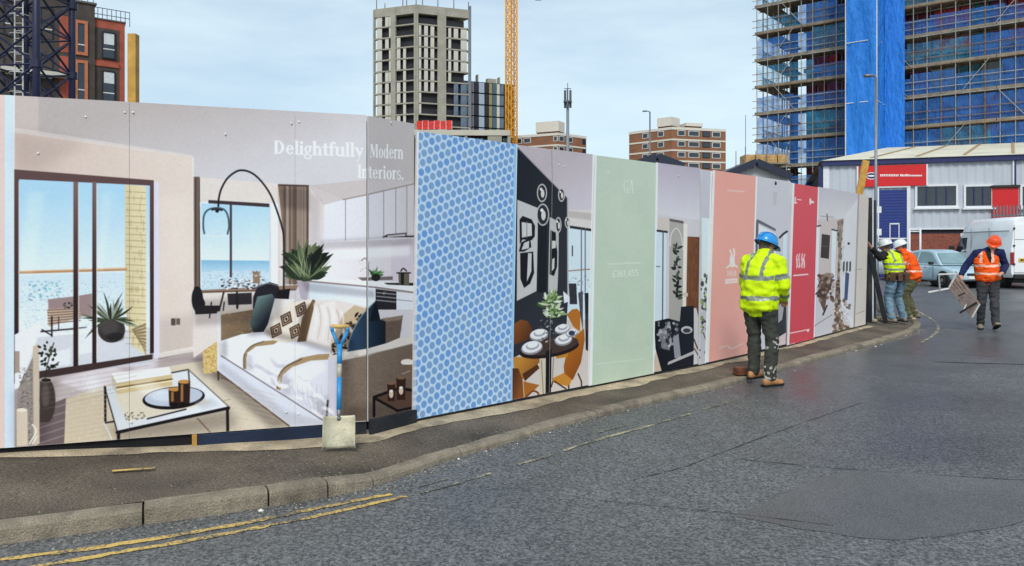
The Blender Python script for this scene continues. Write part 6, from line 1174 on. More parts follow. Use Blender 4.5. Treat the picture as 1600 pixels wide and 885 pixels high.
for j in range(6): wg.quick('floor_slab', m_void, wr0, -5.1, 12.1, zw-.05-j*2.95, zw+.2-j*2.95, -10, -.2)
for px, h in ((752, 2.4), (768, 1.6), (786, 2.2)): u = wg.u(px); wg.quick('roof_plant', m_cgrey, wr0, u-.5, u+(2 if px == 768 else -.2), zw, zw+h, -3, -1.5)
# ---- podium with pale parapet and red mesh fence
pdY = 105.; pd = thing('podium_building', 'low pale concrete building with flat roof above the blue dotted board', 'building', (-8, pdY, 0), world=True); pf_ = Face((-16, pdY), (1, .02)); zp = W(750, 203, pdY).z
pf_.quick('wall', m_void, pd, 2, 16, 0, zp-1, -8, -.4); pf_.quick('parapet', mat('pale rendered parapet', (190, 186, 172), .8, var=.08, vscale=.6), pd, 2.2, pf_.u(797), zp-.75, zp, -8, .1)
for a, b in ((762, 784), (793, 798), (648, 652), (726, 730)): pf_.quick('pier', m_cgrey, pd, pf_.u(a), pf_.u(b), 0, zp-.76, -.3, .0)
for a in (705, 716, 733, 739, 745, 751): pf_.quick('window', m_bluegl, pd, pf_.u(a), pf_.u(a+3.5), zp-3, zp-1.1, -.38, -.2)
for a in range(786, 794, 4): pf_.quick('window', m_glass, pd, pf_.u(a), pf_.u(a+3), zp-3, zp-1.1, -.38, -.2)
rf = thing('red_barrier', 'red mesh barrier panels on the roof below the concrete tower', 'barrier', (pf_.p(2.6, zp)), world=True); m_rmesh = mat('red barrier mesh', (206, 48, 44), .7, var=.35, vscale=3)
for k in range(6):
    u0 = pf_.u(651)+k*.81; o = pf_.quick('barrier_panel', m_rmesh, rf, u0, u0+.72, zp+.12, zp+1.25+.1*(k % 2), -.25, -.2)
    pf_.quick('stanchion', m_alu, rf, u0+.73, u0+.79, zp, zp+1.3, -.25, -.2)
# ---- yellow tower crane
def lattice(root, base, w, z0, z1, step, rl, rb, m, rz=0., brace='brace'):
    c_, s_ = math.cos(rz), math.sin(rz); P = [Vector((base[0]+(a*c_-b*s_)*w/2, base[1]+(a*s_+b*c_)*w/2, 0)) for a, b in ((-1, -1), (1, -1), (1, 1), (-1, 1))]; up = Vector((0, 0, 1))
    for p in P: mb = MB(); mb.tube(p+up*z0, p+up*z1, rl, rl, 8); mb.build('leg', m, root, smooth=True)
    n = int((z1-z0)/step)
    for k in range(4):
        a, b = P[k], P[(k+1) % 4]; mb = MB()
        for i in range(n):
            za, zb = z0+i*step, z0+(i+1)*step; mb.tube(a+up*za, b+up*zb, rb, rb, 5); mb.tube(b+up*za, a+up*zb, rb, rb, 5); mb.tube(a+up*za, b+up*za, rb*.9, rb*.9, 5)
        mb.build(brace, m, root)
    return P
m_cy = mat('yellow crane paint', (222, 158, 40), .5, .4, var=.15, vscale=1.); m_cn = mat('navy crane paint', (24, 26, 62), .45, .5, var=.2, vscale=1.5)
b = W(799, 386, 130); yc = thing('tower_crane', 'yellow lattice tower crane mast beside the concrete tower', 'crane', (b.x, 130, 0), world=True)
lattice(yc, (b.x, 130), 1.5, 0, 58, 1.6, .12, .05, m_cy, .35)
mb = MB(); mb.box(b.x-.16, b.x+.16, 129.9, 130.1, 0, 57); mb.build('ladder_cage', m_cy, yc); mb = MB(); mb.box(b.x-1, b.x+1, 129, 131, 58, 60.5); mb.build('slewing_cab', m_cy, yc, bevel=.1)
mb = MB(); j0 = Vector((b.x, 130, 61)); je = j0+Vector((30, 10, 0))
for sd in (Vector((0, 0, 1.2)), Vector((.2, -.6, 0)), Vector((-.2, .6, 0))): mb.tube(j0+sd-Vector((12, 4, 0)), je+sd*.6, .1, .08, 5)
mb.build('jib', m_cy, yc); hk = W(841, -1, 131.5); mb = MB(); mb.tube((hk.x, hk.y, 61), hk, .03, .03, 4); mb.box(hk.x-.5, hk.x+.5, hk.y-.2, hk.y+.2, hk.z-.15, hk.z+.35); mb.build('hook_block', m_dark, yc)
# ---- navy crane mast at the left
N0 = Vector((-17.96, 29.0)); th = R(84); cx_ = N0+Vector((math.cos(th), math.sin(th)))*1.0+Vector((-math.sin(th), math.cos(th)))*1.0
nc = thing('crane_mast', 'navy blue lattice crane mast in front of the brick building', 'crane', (cx_.x, cx_.y, 0), world=True)
lattice(nc, cx_, 2.0, 0, 18.2, 1.4, .135, .045, m_cn, th)
for i in range(4, 14):
    z = i*1.4
    for p in (N0, N0+Vector((math.cos(th), math.sin(th)))*2, N0+Vector((-math.sin(th), math.cos(th)))*2):
        if i % 2 == 0: mb = MB(); mb.tube((p.x, p.y, z-.14), (p.x, p.y, z+.14), .2, .2, 8); mb.build('joint_collar', m_cn, nc)
mb = MB(); lx = cx_+Vector((-.35, -.2))
for dx in (-.16, .16): mb.tube((lx.x+dx, lx.y, 0), (lx.x+dx, lx.y, 18), .03, .03, 5)
for k in range(60): mb.tube((lx.x-.16, lx.y, k*.3), (lx.x+.16, lx.y, k*.3), .018, .018, 4)
for k in range(24): mb.path([(lx.x+.36*math.cos(t*.7), lx.y-.36*math.sin(t*.7)+.05, k*.75) for t in range(5)], .018, 4)
mb.build('ladder', m_alu, nc)
for i in (5, 9): mb = MB(); mb.box(cx_.x-1.1, cx_.x+1.1, cx_.y-.9, cx_.y+.9, i*1.4+.1, i*1.4+.16); mb.build('rest_platform', m_steel, nc)
# ---- brick apartment building at the left
m_bd = mat('dark brown brick', (72, 64, 60), .85, var=.25, vscale=2., bump=.4, bscale=12); m_bo = mat('orange red brick', (160, 82, 62), .85, var=.2, vscale=2., bump=.4, bscale=12); m_bfr = mat('bronze window frame', (186, 108, 70), .5)
BA = Vector((-31.5, 58)); ff = Face(BA, (.8, .6)); ab = thing('brick_building', 'dark and orange brick apartment building behind the navy crane mast', 'building', (BA.x, BA.y, 0), world=True); z8 = W(148, 8, 58).z; z28 = W(150, 28, 58).z; uR = ff.u(196)
mb = MB(); ff.box(mb, -16, 0, 0, z8, -12, 0); mb.build('wall', m_bd, ab); ff.quick('parapet_coping', mat('grey coping', (96, 92, 90), .7), ab, -16.1, .12, z8, z8+.14, -12.1, .1)
mb = MB(); ff.box(mb, 0, uR, 0, z28, -12, -.25); mb.build('wall', m_bo, ab); ff.quick('parapet_coping', mat('grey coping', None), ab, 0.05, uR+.08, z28, z28+.1, -12.1, -.18)
def win(f, root, u0, u1, z0, z1, o, mfr, frw=.09, depth=.1, panes=1, transom=None):
    mb = MB(); f.box(mb, u0, u1, z0, z0+frw, o-depth, o+.02); f.box(mb, u0, u1, z1-frw, z1, o-depth, o+.02); f.box(mb, u0, u0+frw, z0+frw, z1-frw, o-depth, o+.02); f.box(mb, u1-frw, u1, z0+frw, z1-frw, o-depth, o+.02)
    w = mb.build('window', mfr, root); n = panes; ww = (u1-u0-2*frw)/n
    for k in range(n):
        mb = MB(); f.box(mb, u0+frw+k*ww+.015, u0+frw+(k+1)*ww-.015, z0+frw, z1-frw, o-depth, o-depth*.55); sub(mb, 'pane', m_glass, w)
        if transom: mb = MB(); zz = z0+(z1-z0)*transom; f.box(mb, u0+frw+k*ww, u0+frw+(k+1)*ww, zz-.04, zz+.04, o-depth*.5, o-.005); sub(mb, 'transom', m_alu, w)
    return w
# recessed dark bays with pale windows in the orange end
for yt_, yb_ in ((43, 92), (104, 165)):
    za, zb = ff.z(160, yt_), ff.z(160, yb_); ff.quick('dark_bay', m_bd, ab, .02, ff.u(187), zb, za, -.3, -.21); win(ff, ab, ff.u(160), ff.u(181), zb+.1, za-.25, -.12, m_void, .07, .08, 1, .35); ff.quick('blind', mat('white blind', (206, 210, 212), .7), ab, ff.u(163), ff.u(179), za-1.2, za-.35, -.17, -.155)
    win(ff, ab, ff.u(116), ff.u(137), zb+.05, za+.25, .1, m_bfr, .22, .14, 1, .3); ff.quick('brick_panel', m_bo, ab, ff.u(93), ff.u(115), zb+.1, za+.4, -.1, .03); ff.quick('brick_panel', mat('bright red brick', (186, 66, 60), .8, var=.2), ab, ff.u(103), ff.u(107), zb+.5, za-.6, .03, .06)
ff.quick('brick_band', m_bo, ab, .03, ff.u(187), ff.z(160, 103), ff.z(160, 96), -.24, -.14)
for px0, px1 in ((-60, -38), (-30, -8), (5, 22), (62, 84)):
    for yt_, yb_ in ((10, 62), (84, 140)): win(ff, ab, ff.u(px0), ff.u(px1), ff.z(60, yb_), ff.z(60, yt_), .02, m_void, .1, .08, 1, .35)
ff.quick('balcony_slab', m_cream, ab, ff.u(0), ff.u(104), ff.z(60, 119), ff.z(60, 113), 0.02, .9)
for k in range(9): u = ff.u(150)+k*.32; ff.quick('roof_rail_post', m_steel, ab, u, u+.05, z28+.1, z28+1.25, -1.5, -1.45)
for z in (.7, 1.2): ff.quick('roof_rail', m_steel, ab, ff.u(150), ff.u(150)+2.6, z28+z, z28+z+.05, -1.5, -1.44)
for k in range(12): u = -4.2+k*.38; ff.quick('roof_rail_post', m_steel, ab, u, u+.05, z8+.14, z8+1.3, -.8, -.75)
ff.quick('roof_rail', m_steel, ab, -4.3, .2, z8+1.25, z8+1.3, -.8, -.74)
# ---- brick flats
m_bf = mat('brown flats brick', (138, 96, 70), .85, var=.15, vscale=.4); m_bf2 = mat('dark flats brick', (112, 74, 56), .85, var=.15, vscale=.4); m_band = mat('white floor band', (214, 208, 196), .7, var=.08)
def flats(label, px0, pxc, px1, Yc, yt_, Y0, Y1, nf, ph, wl, wr_):
    c0, cc, c1 = [Vector(((p-CX)/FPX*y, y)) for p, y in ((px0, Y0), (pxc, Yc), (px1, Y1))]; o = thing('brick_flats', label, 'flats', (cc.x, cc.y, 0), world=True); zt = W(pxc, yt_, Yc).z; a, b = Face(c0, cc-c0), Face(cc, c1-cc); wa, wb = (cc-c0).length, (c1-cc).length; back = Vector((cc.x+2, Yc+24))
    mb = MB(); mb.prism([(p.x, p.y, 0) for p in (c0, cc, c1, back)], (0, 0, zt)); mb.build('wall', m_bf, o)
    for f, w_, cols in ((a, wa, wl), (b, wb, wr_)):
        for k in range(nf):
            z = zt-k*2.75; f.quick('floor_band', m_band, o, -.02, w_+.02, z-.42, z+(.25 if k == 0 else 0), -.2, .12)
            for u0, u1, dark in cols: wn = piece(o, 'window', f, u0*w_, u1*w_, z-1.95, z-.55, -.1, .08, m_void if dark else m_alu); g = piece(o, 'pane', f, u0*w_+.18, u1*w_-.18, z-1.8, z-.7, .0, .11, m_glass); g.parent = wn; g.location = f.p(u0*w_+.18, z-1.8)-f.p(u0*w_, z-1.95)
    for p0, p1, y0, y1 in ph:
        f = a if p1 <= pxc else b; u0, u1 = f.u(p0), f.u(p1); zz0, zz1 = zt-.2, f.z(p0, y0); f.quick('roof_house', m_band, o, u0, u1, zz0+1.2, zz1, -6, -2); f.quick('roof_house_base', m_bf2, o, u0+.2, u1-.2, zt-.3, zz0+1.2, -5.8, -2.2)
    return o
flats('brick flats with white bands behind the slim street lamp', 983, 1050, 1134, 196, 200, 205, 200, 5, ((1020, 1043, 184, 200), (1078, 1104, 190, 203)), ((.32, .46, 0), (.68, .82, 0)), ((.1, .24, 0), (.30, .5, 0), (.56, .7, 1), (.74, .9, 0)))
flats('brick flats with white bands beside the telecom mast', 802, 872, 916, 200, 209, 206, 207, 4, ((832, 868, 190, 205),), ((.06, .2, 0), (.24, .4, 0), (.9, .99, 0)), ((.02, .2, 0), (.3, .5, 0), (.86, .97, 1)))
# ---- site sheds just behind the boards
def shed(label, px0, px1, yr, ye, Y, dep, mw, mr):
    a, b = W(px0, ye, Y), W(px1, ye, Y); r = W((px0+px1)/2, yr, Y); o = thing('site_shed', label, 'shed', ((a.x+b.x)/2, Y, 0), world=True); mb = MB(); mb.prism([(a.x, Y, -.1), (b.x, Y, -.1), (b.x, Y, a.z), (r.x, Y, r.z), (a.x, Y, a.z)], (0, dep, 0)); mb.build('wall', mw, o)
    for s_, e in ((-1, a), (1, b)):
        d = (Vector((e.x, 0, e.z))-Vector((r.x, 0, r.z))); n = Vector((-d.z, 0, d.x)).normalized(); n = n if n.z > 0 else -n; q = Vector((r.x, Y-.25, r.z)); e2 = q+d*1.06; mb = MB(); mb.prism([q+n*.02, e2+n*.02, e2+n*.14, q+n*.14], (0, dep+.4, 0)); mb.build('roof_slope', mr, o)
        mb = MB(); mb.prism([q-n*.12, e2-n*.12, e2+n*.15, q+n*.15], (0, -.05, 0)); mb.build('barge_board', m_navy2, o)
    return o
m_navy2 = mat('dark navy trim', (30, 36, 58), .5); m_grcl = mat('light grey cladding', (186, 188, 188), .6, var=.08); m_drf = mat('dark grey roof', (84, 88, 98), .6, var=.15)
shed('grey gabled shed with dark roof edge behind the salmon board', 1128, 1230, 255, 277, 30, 8, m_grcl, m_drf); shed('small dark roofed shed behind the pale green board', 985, 1064, 247, 262, 27, 6, m_grcl, m_drf)
# ---- big scaffolded building
A0 = Vector((18.5, 58.)); sf = Face(A0, (.7825, -.6224)); LEN = 27.; ZL = [3.4+2.02*k for k in range(12)]; sb_ = thing('scaffolded_building', 'tall building wrapped in scaffolding and blue netting', 'building', (A0.x, A0.y, 0), world=True)
sf.quick('core', m_void, sb_, 2.9, LEN, -.1, 27, -12, -2.4); sf.quick('column', m_void, sb_, 1.9, 2.35, -.1, 27, -2.2, -1.6)
mred = [mat('red wall panel', (178, 34, 44), .6, var=.15, vscale=1), mat('maroon wall panel', (112, 34, 62), .6, var=.15, vscale=1), mat('teal wall panel', (58, 118, 128), .6, var=.15), mat('dark recess', (44, 38, 40), .8), mat('plum wall panel', (120, 52, 104), .6, var=.12), mat('pale sheathing', (150, 160, 160), .7, var=.1)]
rs = random.Random(21)
for j in range(9):
    z0 = -.1+j*3.0; sf.quick('floor_slab', m_cgrey, sb_, 2.8, LEN, z0+2.72, z0+2.98, -2.5, -2.05); u = 3.0
    while u < LEN-.5:
        w = rs.choice((.7, 1.0, 1.3, 1.6)); m = rs.choices(mred, (4, 3, 2, 3, 3, 1))[0]; piece(sb_, 'wall_panel', sf, u, u+w-.08, z0+.02, z0+2.7, -2.42, -2.3+.1*(m is mred[0]), m); u += w
tubes = [mat('dull steel tube', (158, 160, 156), .55, .5, metal=.2, var=.2), mat('rusty steel tube', (128, 104, 82), .6, var=.3)]
def net_mat(name, rgb, al):
    m = bpy.data.materials.new(name); m.use_nodes = True; n = m.node_tree; b = n.nodes['Principled BSDF']; L = n.links.new; b.inputs['Roughness'].default_value = .7
    t = n.nodes.new('ShaderNodeTexCoord'); z = n.nodes.new('ShaderNodeTexNoise'); z.inputs['Scale'].default_value = 1.4; z.inputs['Detail'].default_value = 8; L(t.outputs['Object'], z.inputs['Vector']); r = n.nodes.new('ShaderNodeMapRange'); r.inputs['From Min'].default_value = .3; r.inputs['From Max'].default_value = .7; r.inputs['To Min'].default_value = max(0, al-.22); r.inputs['To Max'].default_value = min(1, al+.22); L(z.outputs['Fac'], r.inputs[0]); L(r.outputs[0], b.inputs['Alpha'])
    w = n.nodes.new('ShaderNodeTexNoise'); w.inputs['Scale'].default_value = 5; w.inputs['Detail'].default_value = 4; mp_ = n.nodes.new('ShaderNodeMapping'); mp_.inputs['Scale'].default_value = (1, 1, .35); L(t.outputs['Object'], mp_.inputs[0]); L(mp_.outputs[0], w.inputs['Vector']); bp = n.nodes.new('ShaderNodeBump'); bp.inputs['Strength'].default_value = .9; bp.inputs['Distance'].default_value = .15; L(w.outputs['Fac'], bp.inputs['Height']); L(bp.outputs[0], b.inputs['Normal']); w2 = n.nodes.new('ShaderNodeTexNoise'); w2.inputs['Scale'].default_value = 2.2; w2.inputs['Detail'].default_value = 9; w2.inputs['Roughness'].default_value = .7; w2.inputs['Distortion'].default_value = .6; L(mp_.outputs[0], w2.inputs['Vector']); q = n.nodes.new('ShaderNodeValToRGB'); c0 = lin(rgb); q.color_ramp.elements[0].position = .32; q.color_ramp.elements[1].position = .7; q.color_ramp.elements[0].color = tuple(v*.8 for v in c0[:3])+(1,); q.color_ramp.elements[1].color = tuple(min(1, v*1.15+.015) for v in c0[:3])+(1,); L(w2.outputs['Fac'], q.inputs[0]); L(q.outputs[0], b.inputs['Base Color']); return m
m_net = net_mat('blue debris netting', (22, 100, 176), .62); m_net2 = net_mat('thin blue netting', (46, 140, 186), .4); m_sheet = net_mat('bright blue sheeting', (20, 122, 216), 1.2); m_brd = mat('scaffold board', (132, 122, 106), .8, var=.25, vscale=2)
def scaffold(f, u0, u1, step, lev, outer, inner, nets, seed):
    rn = random.Random(seed); u = u0; k = 0
    while u <= u1+.01:
        for o_ in (outer, inner):
            mb = MB(); mb.tube(f.p(u, -.1, o_), f.p(u+rn.uniform(-.03, .03), 26.6, o_), .028, .028, 5); mb.build('standard', tubes[k % 3 == 0], sb_)
        u += step; k += 1
    for j, z in enumerate(lev):
        for dz, r in ((-.06, .03), (.5, .024), (1.0, .026)):
            mb = MB(); mb.tube(f.p(u0-.35, z+dz, outer+.03), f.p(u1+.25, z+dz, outer+.03), r, r, 5); mb.build('ledger', tubes[j % 2], sb_)
        mb = MB(); mb.tube(f.p(u0-.35, z-.06, inner), f.p(u1+.25, z-.06, inner), .028, .028, 5); mb.build('ledger', tubes[0], sb_)
        u = u0-.2
        while u < u1: w = min(3.9, u1-u+.1); mb = MB(); f.box(mb, u+.02, u+w-.02, z-.02+rn.uniform(-.015, .015), z+.06, inner-.1, outer+.02); mb.build('deck', m_brd, sb_); mb = MB(); f.box(mb, u+.02, u+w-.02, z+.065, z+.16, outer-.02, outer+.015); mb.build('toe_board', m_brd, sb_); u += w
        mb = MB(); u = u0+.1
        while u < u1: mb.tube(f.p(u, z-.1, inner-.3), f.p(u, z-.1, outer+rn.uniform(.15, .5)), .024, .024, 5); u += 1.1
        mb.build('transoms', tubes[1], sb_)['kind'] = 'stuff'
        u = u0+rn.uniform(.5, 2)
        while u < u1-1.6: s_ = rn.choice((-1, 1)); mb = MB(); mb.tube(f.p(u+.8-.8*s_, z, outer+.05), f.p(u+.8+.8*s_, z+2., outer+.05), .024, .024, 5); mb.build('brace', tubes[0], sb_); u += rn.uniform(4.5, 8.5)
        u = u0; h0 = rn.uniform(0, .1)
        while u < u1:
            w = min(rn.uniform(2.4, 4.2), u1-u); hh = rn.choice((1.05, 1.2, 1.5, 1.75)) if j not in (2, 3) else 1.75; mm = m_net if rn.random() < (.85 if j < 5 else .7) else m_net2; n = 8; mb = MB(); P = []
            for a in range(n+1):
                for zz in (0, .5, 1): P.append(f.p(u+w*a/n, z+.08+hh*zz+.05*mnoise.noise(Vector((u+a*.7, z, zz)))*(zz > .9), outer-.07+.03*mnoise.noise(Vector((u+a*.5, z+zz, 2)))))
            mb.add(P, [(a*3+q, a*3+3+q, a*3+4+q, a*3+1+q) for a in range(n) for q in (0, 1)])
            if nets: mb.build('netting', mm, sb_, smooth=True)
            u += w
scaffold(sf, 0., LEN, .82, ZL, 0., -1.25, True, 4)
sr = Face(sf.p(0, 0, -1.25).xy-sf.n*5.0, sf.n); sr2 = Face(sf.p(0, 0, -6.5).xy, sf.n)      # return along the left end, running away
for u in (0., 1.1, 2.2, 3.3, 4.4, 5.2):
    mb = MB(); mb.tube(sr2.p(u, -.1), sr2.p(u, 26.6), .028, .028, 5); mb.build('standard', tubes[0], sb_); mb = MB(); mb.tube(sr2.p(u, -.1, -1.2), sr2.p(u, 26.6, -1.2), .028, .028, 5); mb.build('standard', tubes[0], sb_)
for j, z in enumerate(ZL):
    for dz in (0, .5, 1.0): mb = MB(); mb.tube(sr2.p(-.3, z+dz, .03), sr2.p(5.4, z+dz, .03), .025, .025, 5); mb.build('ledger', tubes[1], sb_)
    sr2.quick('deck', m_brd, sb_, -.1, 5.2, z-.03, z+.05, -1.25, .0)
    if j % 3 != 1: sr2.quick('netting', m_net2, sb_, .1, 5.1, z+.08, z+1.05, .05, .06)
# hoist tower wrapped in sheeting
def sheet_panel(pts, z0, z1, m, name='sheeting', seed=0, amp=.26):
    (x0, y0), (x1, y1) = pts; n, nz = 10, 3; mb = MB(); P = []; d = Vector((x1-x0, y1-y0)); nn = Vector((d.y, -d.x)).normalized()
    for a in range(n+1):
        for b_ in range(nz+1): t = a/n; w = amp*mnoise.noise(Vector((t*6, (z0+(z1-z0)*b_/nz)*.5, pts[0][0])))*(0 < a < n); P.append((x0+d.x*t+nn.x*w, y0+d.y*t+nn.y*w, z0+(z1-z0)*b_/nz))
    mb.add(P, [(a*(nz+1)+q, (a+1)*(nz+1)+q, (a+1)*(nz+1)+q+1, a*(nz+1)+q+1) for a in range(n) for q in range(nz)]); return mb.build(name, m, sb_, smooth=True)
h0, h1, h2, h3 = sf.p(7.05, 0, 2.6).xy, sf.p(9., 0, 2.6).xy, sf.p(9., 0, .1).xy, sf.p(7.05, 0, .1).xy
for j in range(13):
    z = 1+j*2.02
    for q, (a_, b_) in enumerate(((h0, h1), (h1, h2), (h3, h0))): sheet_panel((a_, b_), z, z+2.02, m_sheet, seed=j*3+q)
    g0_, g1_ = sf.p(9.02, 0, .56).xy, sf.p(10.25, 0, .56).xy; sheet_panel((g0_, g1_), z, z+2.02, m_sheet, seed=j+50, amp=.05)
    if j % 2: mb = MB(); mb.tube((h0.x, h0.y, z), (h1.x, h1.y, z), .03, .03, 5); mb.tube((h1.x, h1.y, z), (h2.x, h2.y, z), .03, .03, 5); mb.build('ledger', m_alu, sb_)
for p in (h0, h1, h2): mb = MB(); mb.tube((p.x, p.y, -.1), (p.x, p.y, 27), .035, .035, 5); mb.build('standard', m_alu, sb_)
sf.quick('hoist_core', m_void, sb_, 7.3, 8.8, 0, 27, .2, 2.3)
# loading platform and stacked boards at the corner
zc = W(1200, 254, 55).z; a, b = W(1163, 254, 55), W(1232, 254, 55); lb = thing('loading_platform', 'scaffold loading platform at the corner of the scaffolded building', 'platform', (a.x, 55, 0), world=True)
mb = MB(); mb.box(a.x, b.x, 55, 57.5, zc-.12, zc); mb.build('deck', m_brd, lb)
for x in (a.x+.1, (a.x+b.x)/2, b.x-.1):
    for y in (55.1, 57.4): mb = MB(); mb.tube((x, y, -.1), (x, y, zc+1.1), .035, .035, 5); mb.build('standard', tubes[0], lb)
m_stk = mat('stacked timber', (190, 152, 98), .75, var=.3, vscale=3)
st_ = thing('timber_stack', 'stacked timber boards on the loading platform', 'timber', (a.x+.3, 55.3, zc), world=True)
for i in range(4):
    for k in range(3): x0 = a.x+.15+i*.78; mb = MB(); mb.box(x0, x0+.7, 55.2+.02*k, 56.6, zc+.005+k*.2, zc+.19+k*.2); mb.build('board', m_stk, st_)
# ---- industrial unit
m_clad = mat('grey profiled cladding', (186, 192, 200), .5, .4, var=.06, vscale=.8); m_rs = mat('weathered pale roof sheet', (216, 210, 188), .7, var=.12, vscale=.8, dirt=.15); m_fas = mat('navy fascia', (32, 38, 92), .45); m_wtr = mat('white trim', (220, 222, 226), .5, var=.05); m_nvd = mat('navy roller door', (24, 48, 120), .45, var=.1); m_rsg = mat('red sign board', (206, 22, 28), .4, var=.06)
uf = Face((16.9, 41.5), (.95, -.313)); un = thing('industrial_unit', 'grey clad industrial unit with navy fascia and red sign', 'building', (16.9, 41.5, -.1), world=True); ze = 5.95; UL = 20.; zcb = 2.42
mb = MB(); n = int(UL/.1); P = []
for i in range(n+1): o_ = .035 if (i // 2) % 2 == 0 else 0.; P += [uf.p(i*.1, zcb, o_), uf.p(i*.1, ze, o_)]
mb.add(P, [(2*i, 2*i+2, 2*i+3, 2*i+1) for i in range(n)]); mb.build('cladding', m_clad, un)
uf.quick('inner_wall', m_void, un, .02, UL, -.1, ze-.02, -11, -.03); uf.quick('fascia', m_fas, un, -.15, UL, ze-.1, ze+.18, -.1, .22); uf.quick('corner_trim', m_wtr, un, -.08, .22, -.1, ze-.1, -.2, .07); uf.quick('corner_trim', m_fas, un, -.3, -.082, -.1, ze-.1, -.2, .05)
mb = MB(); e0_, e1_ = uf.p(-.25, ze+.16, .3), uf.p(UL, ze+.16, .3); r0_ = Vector((24.4, 50, 7.95)); r1_ = r0_+Vector((.95, -.313, 0))*16; bkp = uf.p(-.25, ze+.16, -18); bk2 = uf.p(UL, ze+.16, -19)
mb.add([e0_, e1_, r1_, r0_, bkp, bk2], [(0, 1, 2, 3), (0, 3, 4), (4, 3, 2, 5)]); mb.build('roof', m_rs, un)
for k in range(1, 9):
    t = k/9.; p_ = e0_.lerp(e1_, t)+Vector((0, 0, .02)); q_ = r0_.lerp(r1_, t)+Vector((0, 0, .03)); mb = MB(); mb.bar(p_.lerp(q_, .08), p_.lerp(q_, .97), .14, .05); mb.build('roof_rib', mat('rusty roof lap', (168, 144, 110), .8, var=.25), un)
uf.quick('red_sign', m_rsg, un, uf.u(1341), uf.u(1446), uf.z(1390, 291.5), uf.z(1390, 259), .05, .16); uf.quick('sign_edge', m_wtr, un, uf.u(1446)+.01, uf.u(1449), uf.z(1390, 292), uf.z(1390, 259), .05, .17); uf.quick('sign_edge', m_wtr, un, uf.u(1338), uf.u(1341)-.01, uf.z(1390, 292), uf.z(1390, 259), .05, .17)
m_ltr = mat('white lettering', (236, 226, 224), .5)
def onface(f, cts, o_): 
    mb = MB(); 
    for ct in cts: mb.add([f.p(f.u(x), f.z(x, y), o_) for x, y in ct], [tuple(range(len(ct)))])
    return mb
rl = random.Random(6); x = 1374.5
while x < 1402: w = rl.uniform(1.6, 2.6); onface(uf, [[(x, 273), (x+w, 273), (x+w*.8, 276.4), (x+.2, 276.6)]], .172).build('letter', m_ltr, un, fix=False); x += w+.55
x = 1405.5
while x < 1440: w = rl.uniform(1.3, 2.2); t_ = rl.choice((273.9, 273.9, 272.9)); onface(uf, [[(x, t_), (x+w, t_), (x+w, 276.2), (x, 276.4)]], .172).build('letter', m_ltr, un, fix=False); x += w+.5
for rx, ry, m, o_ in ((8.4, 5.6, m_ltr, .168), (7.4, 4.4, m_fas, .172), (6.6, 1.3, m_ltr, .176)): onface(uf, [[(1361+rx*math.cos(t), 275.5+ry*math.sin(t)) for t in [2*math.pi*i/20 for i in range(20)]]], o_).build('emblem', m, un, fix=False)
d0, d1 = uf.u(1373), uf.u(1416.5); zd = uf.z(1390, 297); uf.quick('door_frame', m_wtr, un, d0-.16, d0, -.1, zd+.1, .04, .13); uf.quick('door_frame', m_wtr, un, d1, d1+.16, -.1, zd+.1, .04, .13); uf.quick('door_lintel', m_wtr, un, d0-.16, d1+.16, zd+.11, zd+.28, .04, .14)
mb = MB(); P = []; nz = 60
for i in range(nz+1): z = -.1+(zd+.1)*i/nz; P += [uf.p(d0, z, .05+.005*(i % 2)), uf.p(d1, z, .05+.005*(i % 2))]
mb.add(P, [(2*i, 2*i+1, 2*i+3, 2*i+2) for i in range(nz)]); rd = mb.build('roller_door', m_nvd, un)
for x0, x1, y0, y1 in ((1389.5, 1391, 350, 373), (1403.5, 1405, 350, 373), (1389.5, 1405, 349, 351), (1373, 1416, 372, 374)): uf.quick('door_marking', m_wtr, un, uf.u(x0), uf.u(x1), uf.z(x0, y1), uf.z(x0, y0), .075, .09)
m_bgl = mat('blue office glass', (24, 34, 58), .1, .6, var=.4, vscale=1.2)
for x0, x1, np_ in ((1432, 1494, 4), (1508, 1549, 3), (1596, 1650, 4)):
    u0, u1 = uf.u(x0), uf.u(x1); z0, z1 = uf.z(x0, 323), uf.z(x0, 291); w = win(uf, un, u0-.08, u1+.08, z0-.08, z1+.06, .08, m_wtr, .1, .07, 1); ww = (u1-u0)/np_
    for k in range(1, np_): mb = MB(); uf.box(mb, u0+k*ww-.03, u0+k*ww+.03, z0+.02, z1-.04, .04, .085); sub(mb, 'mullion', m_fas, w)
    uf.quick('sill', m_wtr, un, u0-.15, u1+.15, z0-.16, z0-.082, .04, .2)
uf.quick('red_shutter', m_rsg, un, uf.u(1549.5), uf.u(1590), .5, uf.z(1570, 294), .05, .15); uf.quick('shutter_hood', m_trim, un, uf.u(1548), uf.u(1592), uf.z(1570, 293.6), uf.z(1570, 290), .05, .25); uf.quick('downpipe', m_fas, un, uf.u(1584), uf.u(1586.5), uf.z(1585, 293), ze-.1, .05, .16); uf.quick('downpipe', m_wtr, un, uf.u(1581), uf.u(1583.5), uf.z(1585, 289), ze-.1, .05, .14)
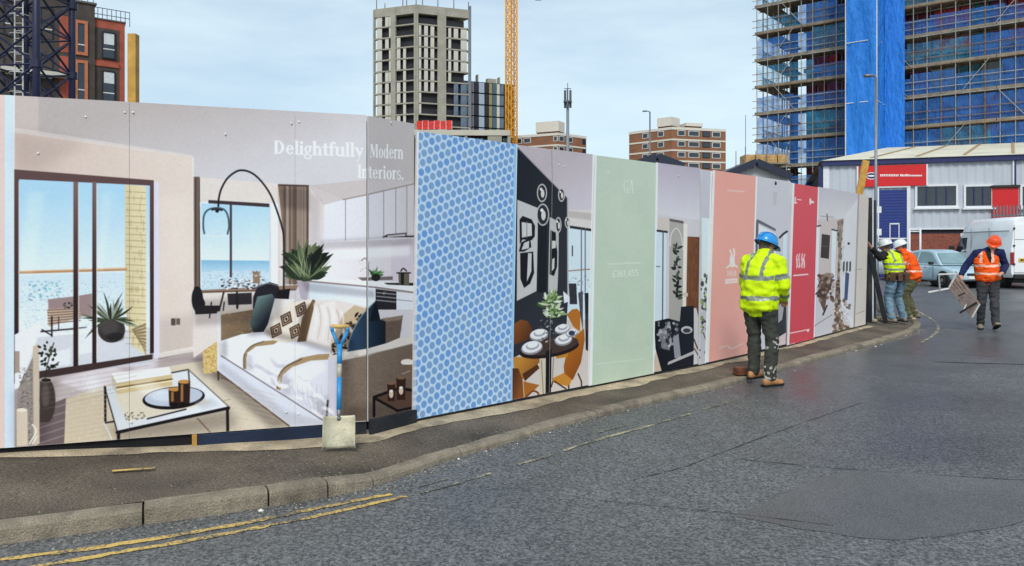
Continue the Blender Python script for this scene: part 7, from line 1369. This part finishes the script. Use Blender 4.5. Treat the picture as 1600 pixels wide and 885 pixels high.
# brick plinth with real brick pattern
def brick_mat():
    m = bpy.data.materials.new('red brick wall'); m.use_nodes = True; n = m.node_tree; b = n.nodes['Principled BSDF']; L = n.links.new; t = n.nodes.new('ShaderNodeTexCoord'); mp_ = n.nodes.new('ShaderNodeMapping'); mp_.inputs['Rotation'].default_value = (R(90), 0, 0); L(t.outputs['Object'], mp_.inputs[0])
    k = n.nodes.new('ShaderNodeTexBrick'); k.inputs['Scale'].default_value = 4.4; k.inputs['Color1'].default_value = lin((150, 70, 52)); k.inputs['Color2'].default_value = lin((104, 46, 38)); k.inputs['Mortar'].default_value = lin((150, 134, 116)); k.inputs['Mortar Size'].default_value = .012; L(mp_.outputs[0], k.inputs['Vector']); L(k.outputs['Color'], b.inputs['Base Color']); b.inputs['Roughness'].default_value = .85; return m
uf.quick('brick_base', brick_mat(), un, d1+.16, UL, -.1, zcb-.25, -.02, .06); uf.quick('brick_base', brick_mat(), un, .25, d0-.17, -.1, zcb-.1, -.02, .06); uf.quick('drip_trim', m_wtr, un, d1+.17, UL, zcb-.03, zcb+.03, -.02, .09)
for u in (1500., 1506.): uf.quick('wall_light', m_ltr, un, uf.u(u), uf.u(u+3.5), uf.z(u, 370), uf.z(u, 365), .065, .12)
# white pipe gate, palisade fence and brick wall in front of the unit
gt = thing('pipe_gate', 'white pipe frame by the brick wall right of the navy roller door', 'gate', (20.3, 38.6, -.1), world=True)
for x in (1421, 1438): p = W(x, 386, 38.6); mb = MB(); mb.tube((p.x, 38.6, -.1), (p.x, 38.6, W(x, 357, 38.6).z), .05, .05, 8); mb.build('post', m_wtr, gt, smooth=True)
for y in (359, 362): a, b = W(1421, y, 38.6), W(1438, y, 38.6); mb = MB(); mb.tube(a, b, .035, .035, 8); mb.build('rail', m_wtr, gt, smooth=True)
pg = thing('palisade_fence', 'steel palisade fence in front of the red shutter', 'fence', (24, 37, -.1), world=True)
for k in range(22):
    p = W(1553+k*5.2, 320, 37); mb = MB(); mb.prism([(p.x-.035, 37, -.1), (p.x+.035, 37, -.1), (p.x+.035, 37, p.z-.12), (p.x, 37, p.z), (p.x-.035, 37, p.z-.12)], (0, .02, 0)); mb.build('pale', m_steel, pg)
for z in (1.0, 3.0): a, b = W(1550, 386, 37.04), W(1670, 386, 37.04); mb = MB(); mb.box(a.x, b.x, 37.03, 37.08, z-.03, z+.03); mb.build('rail', m_steel, pg)
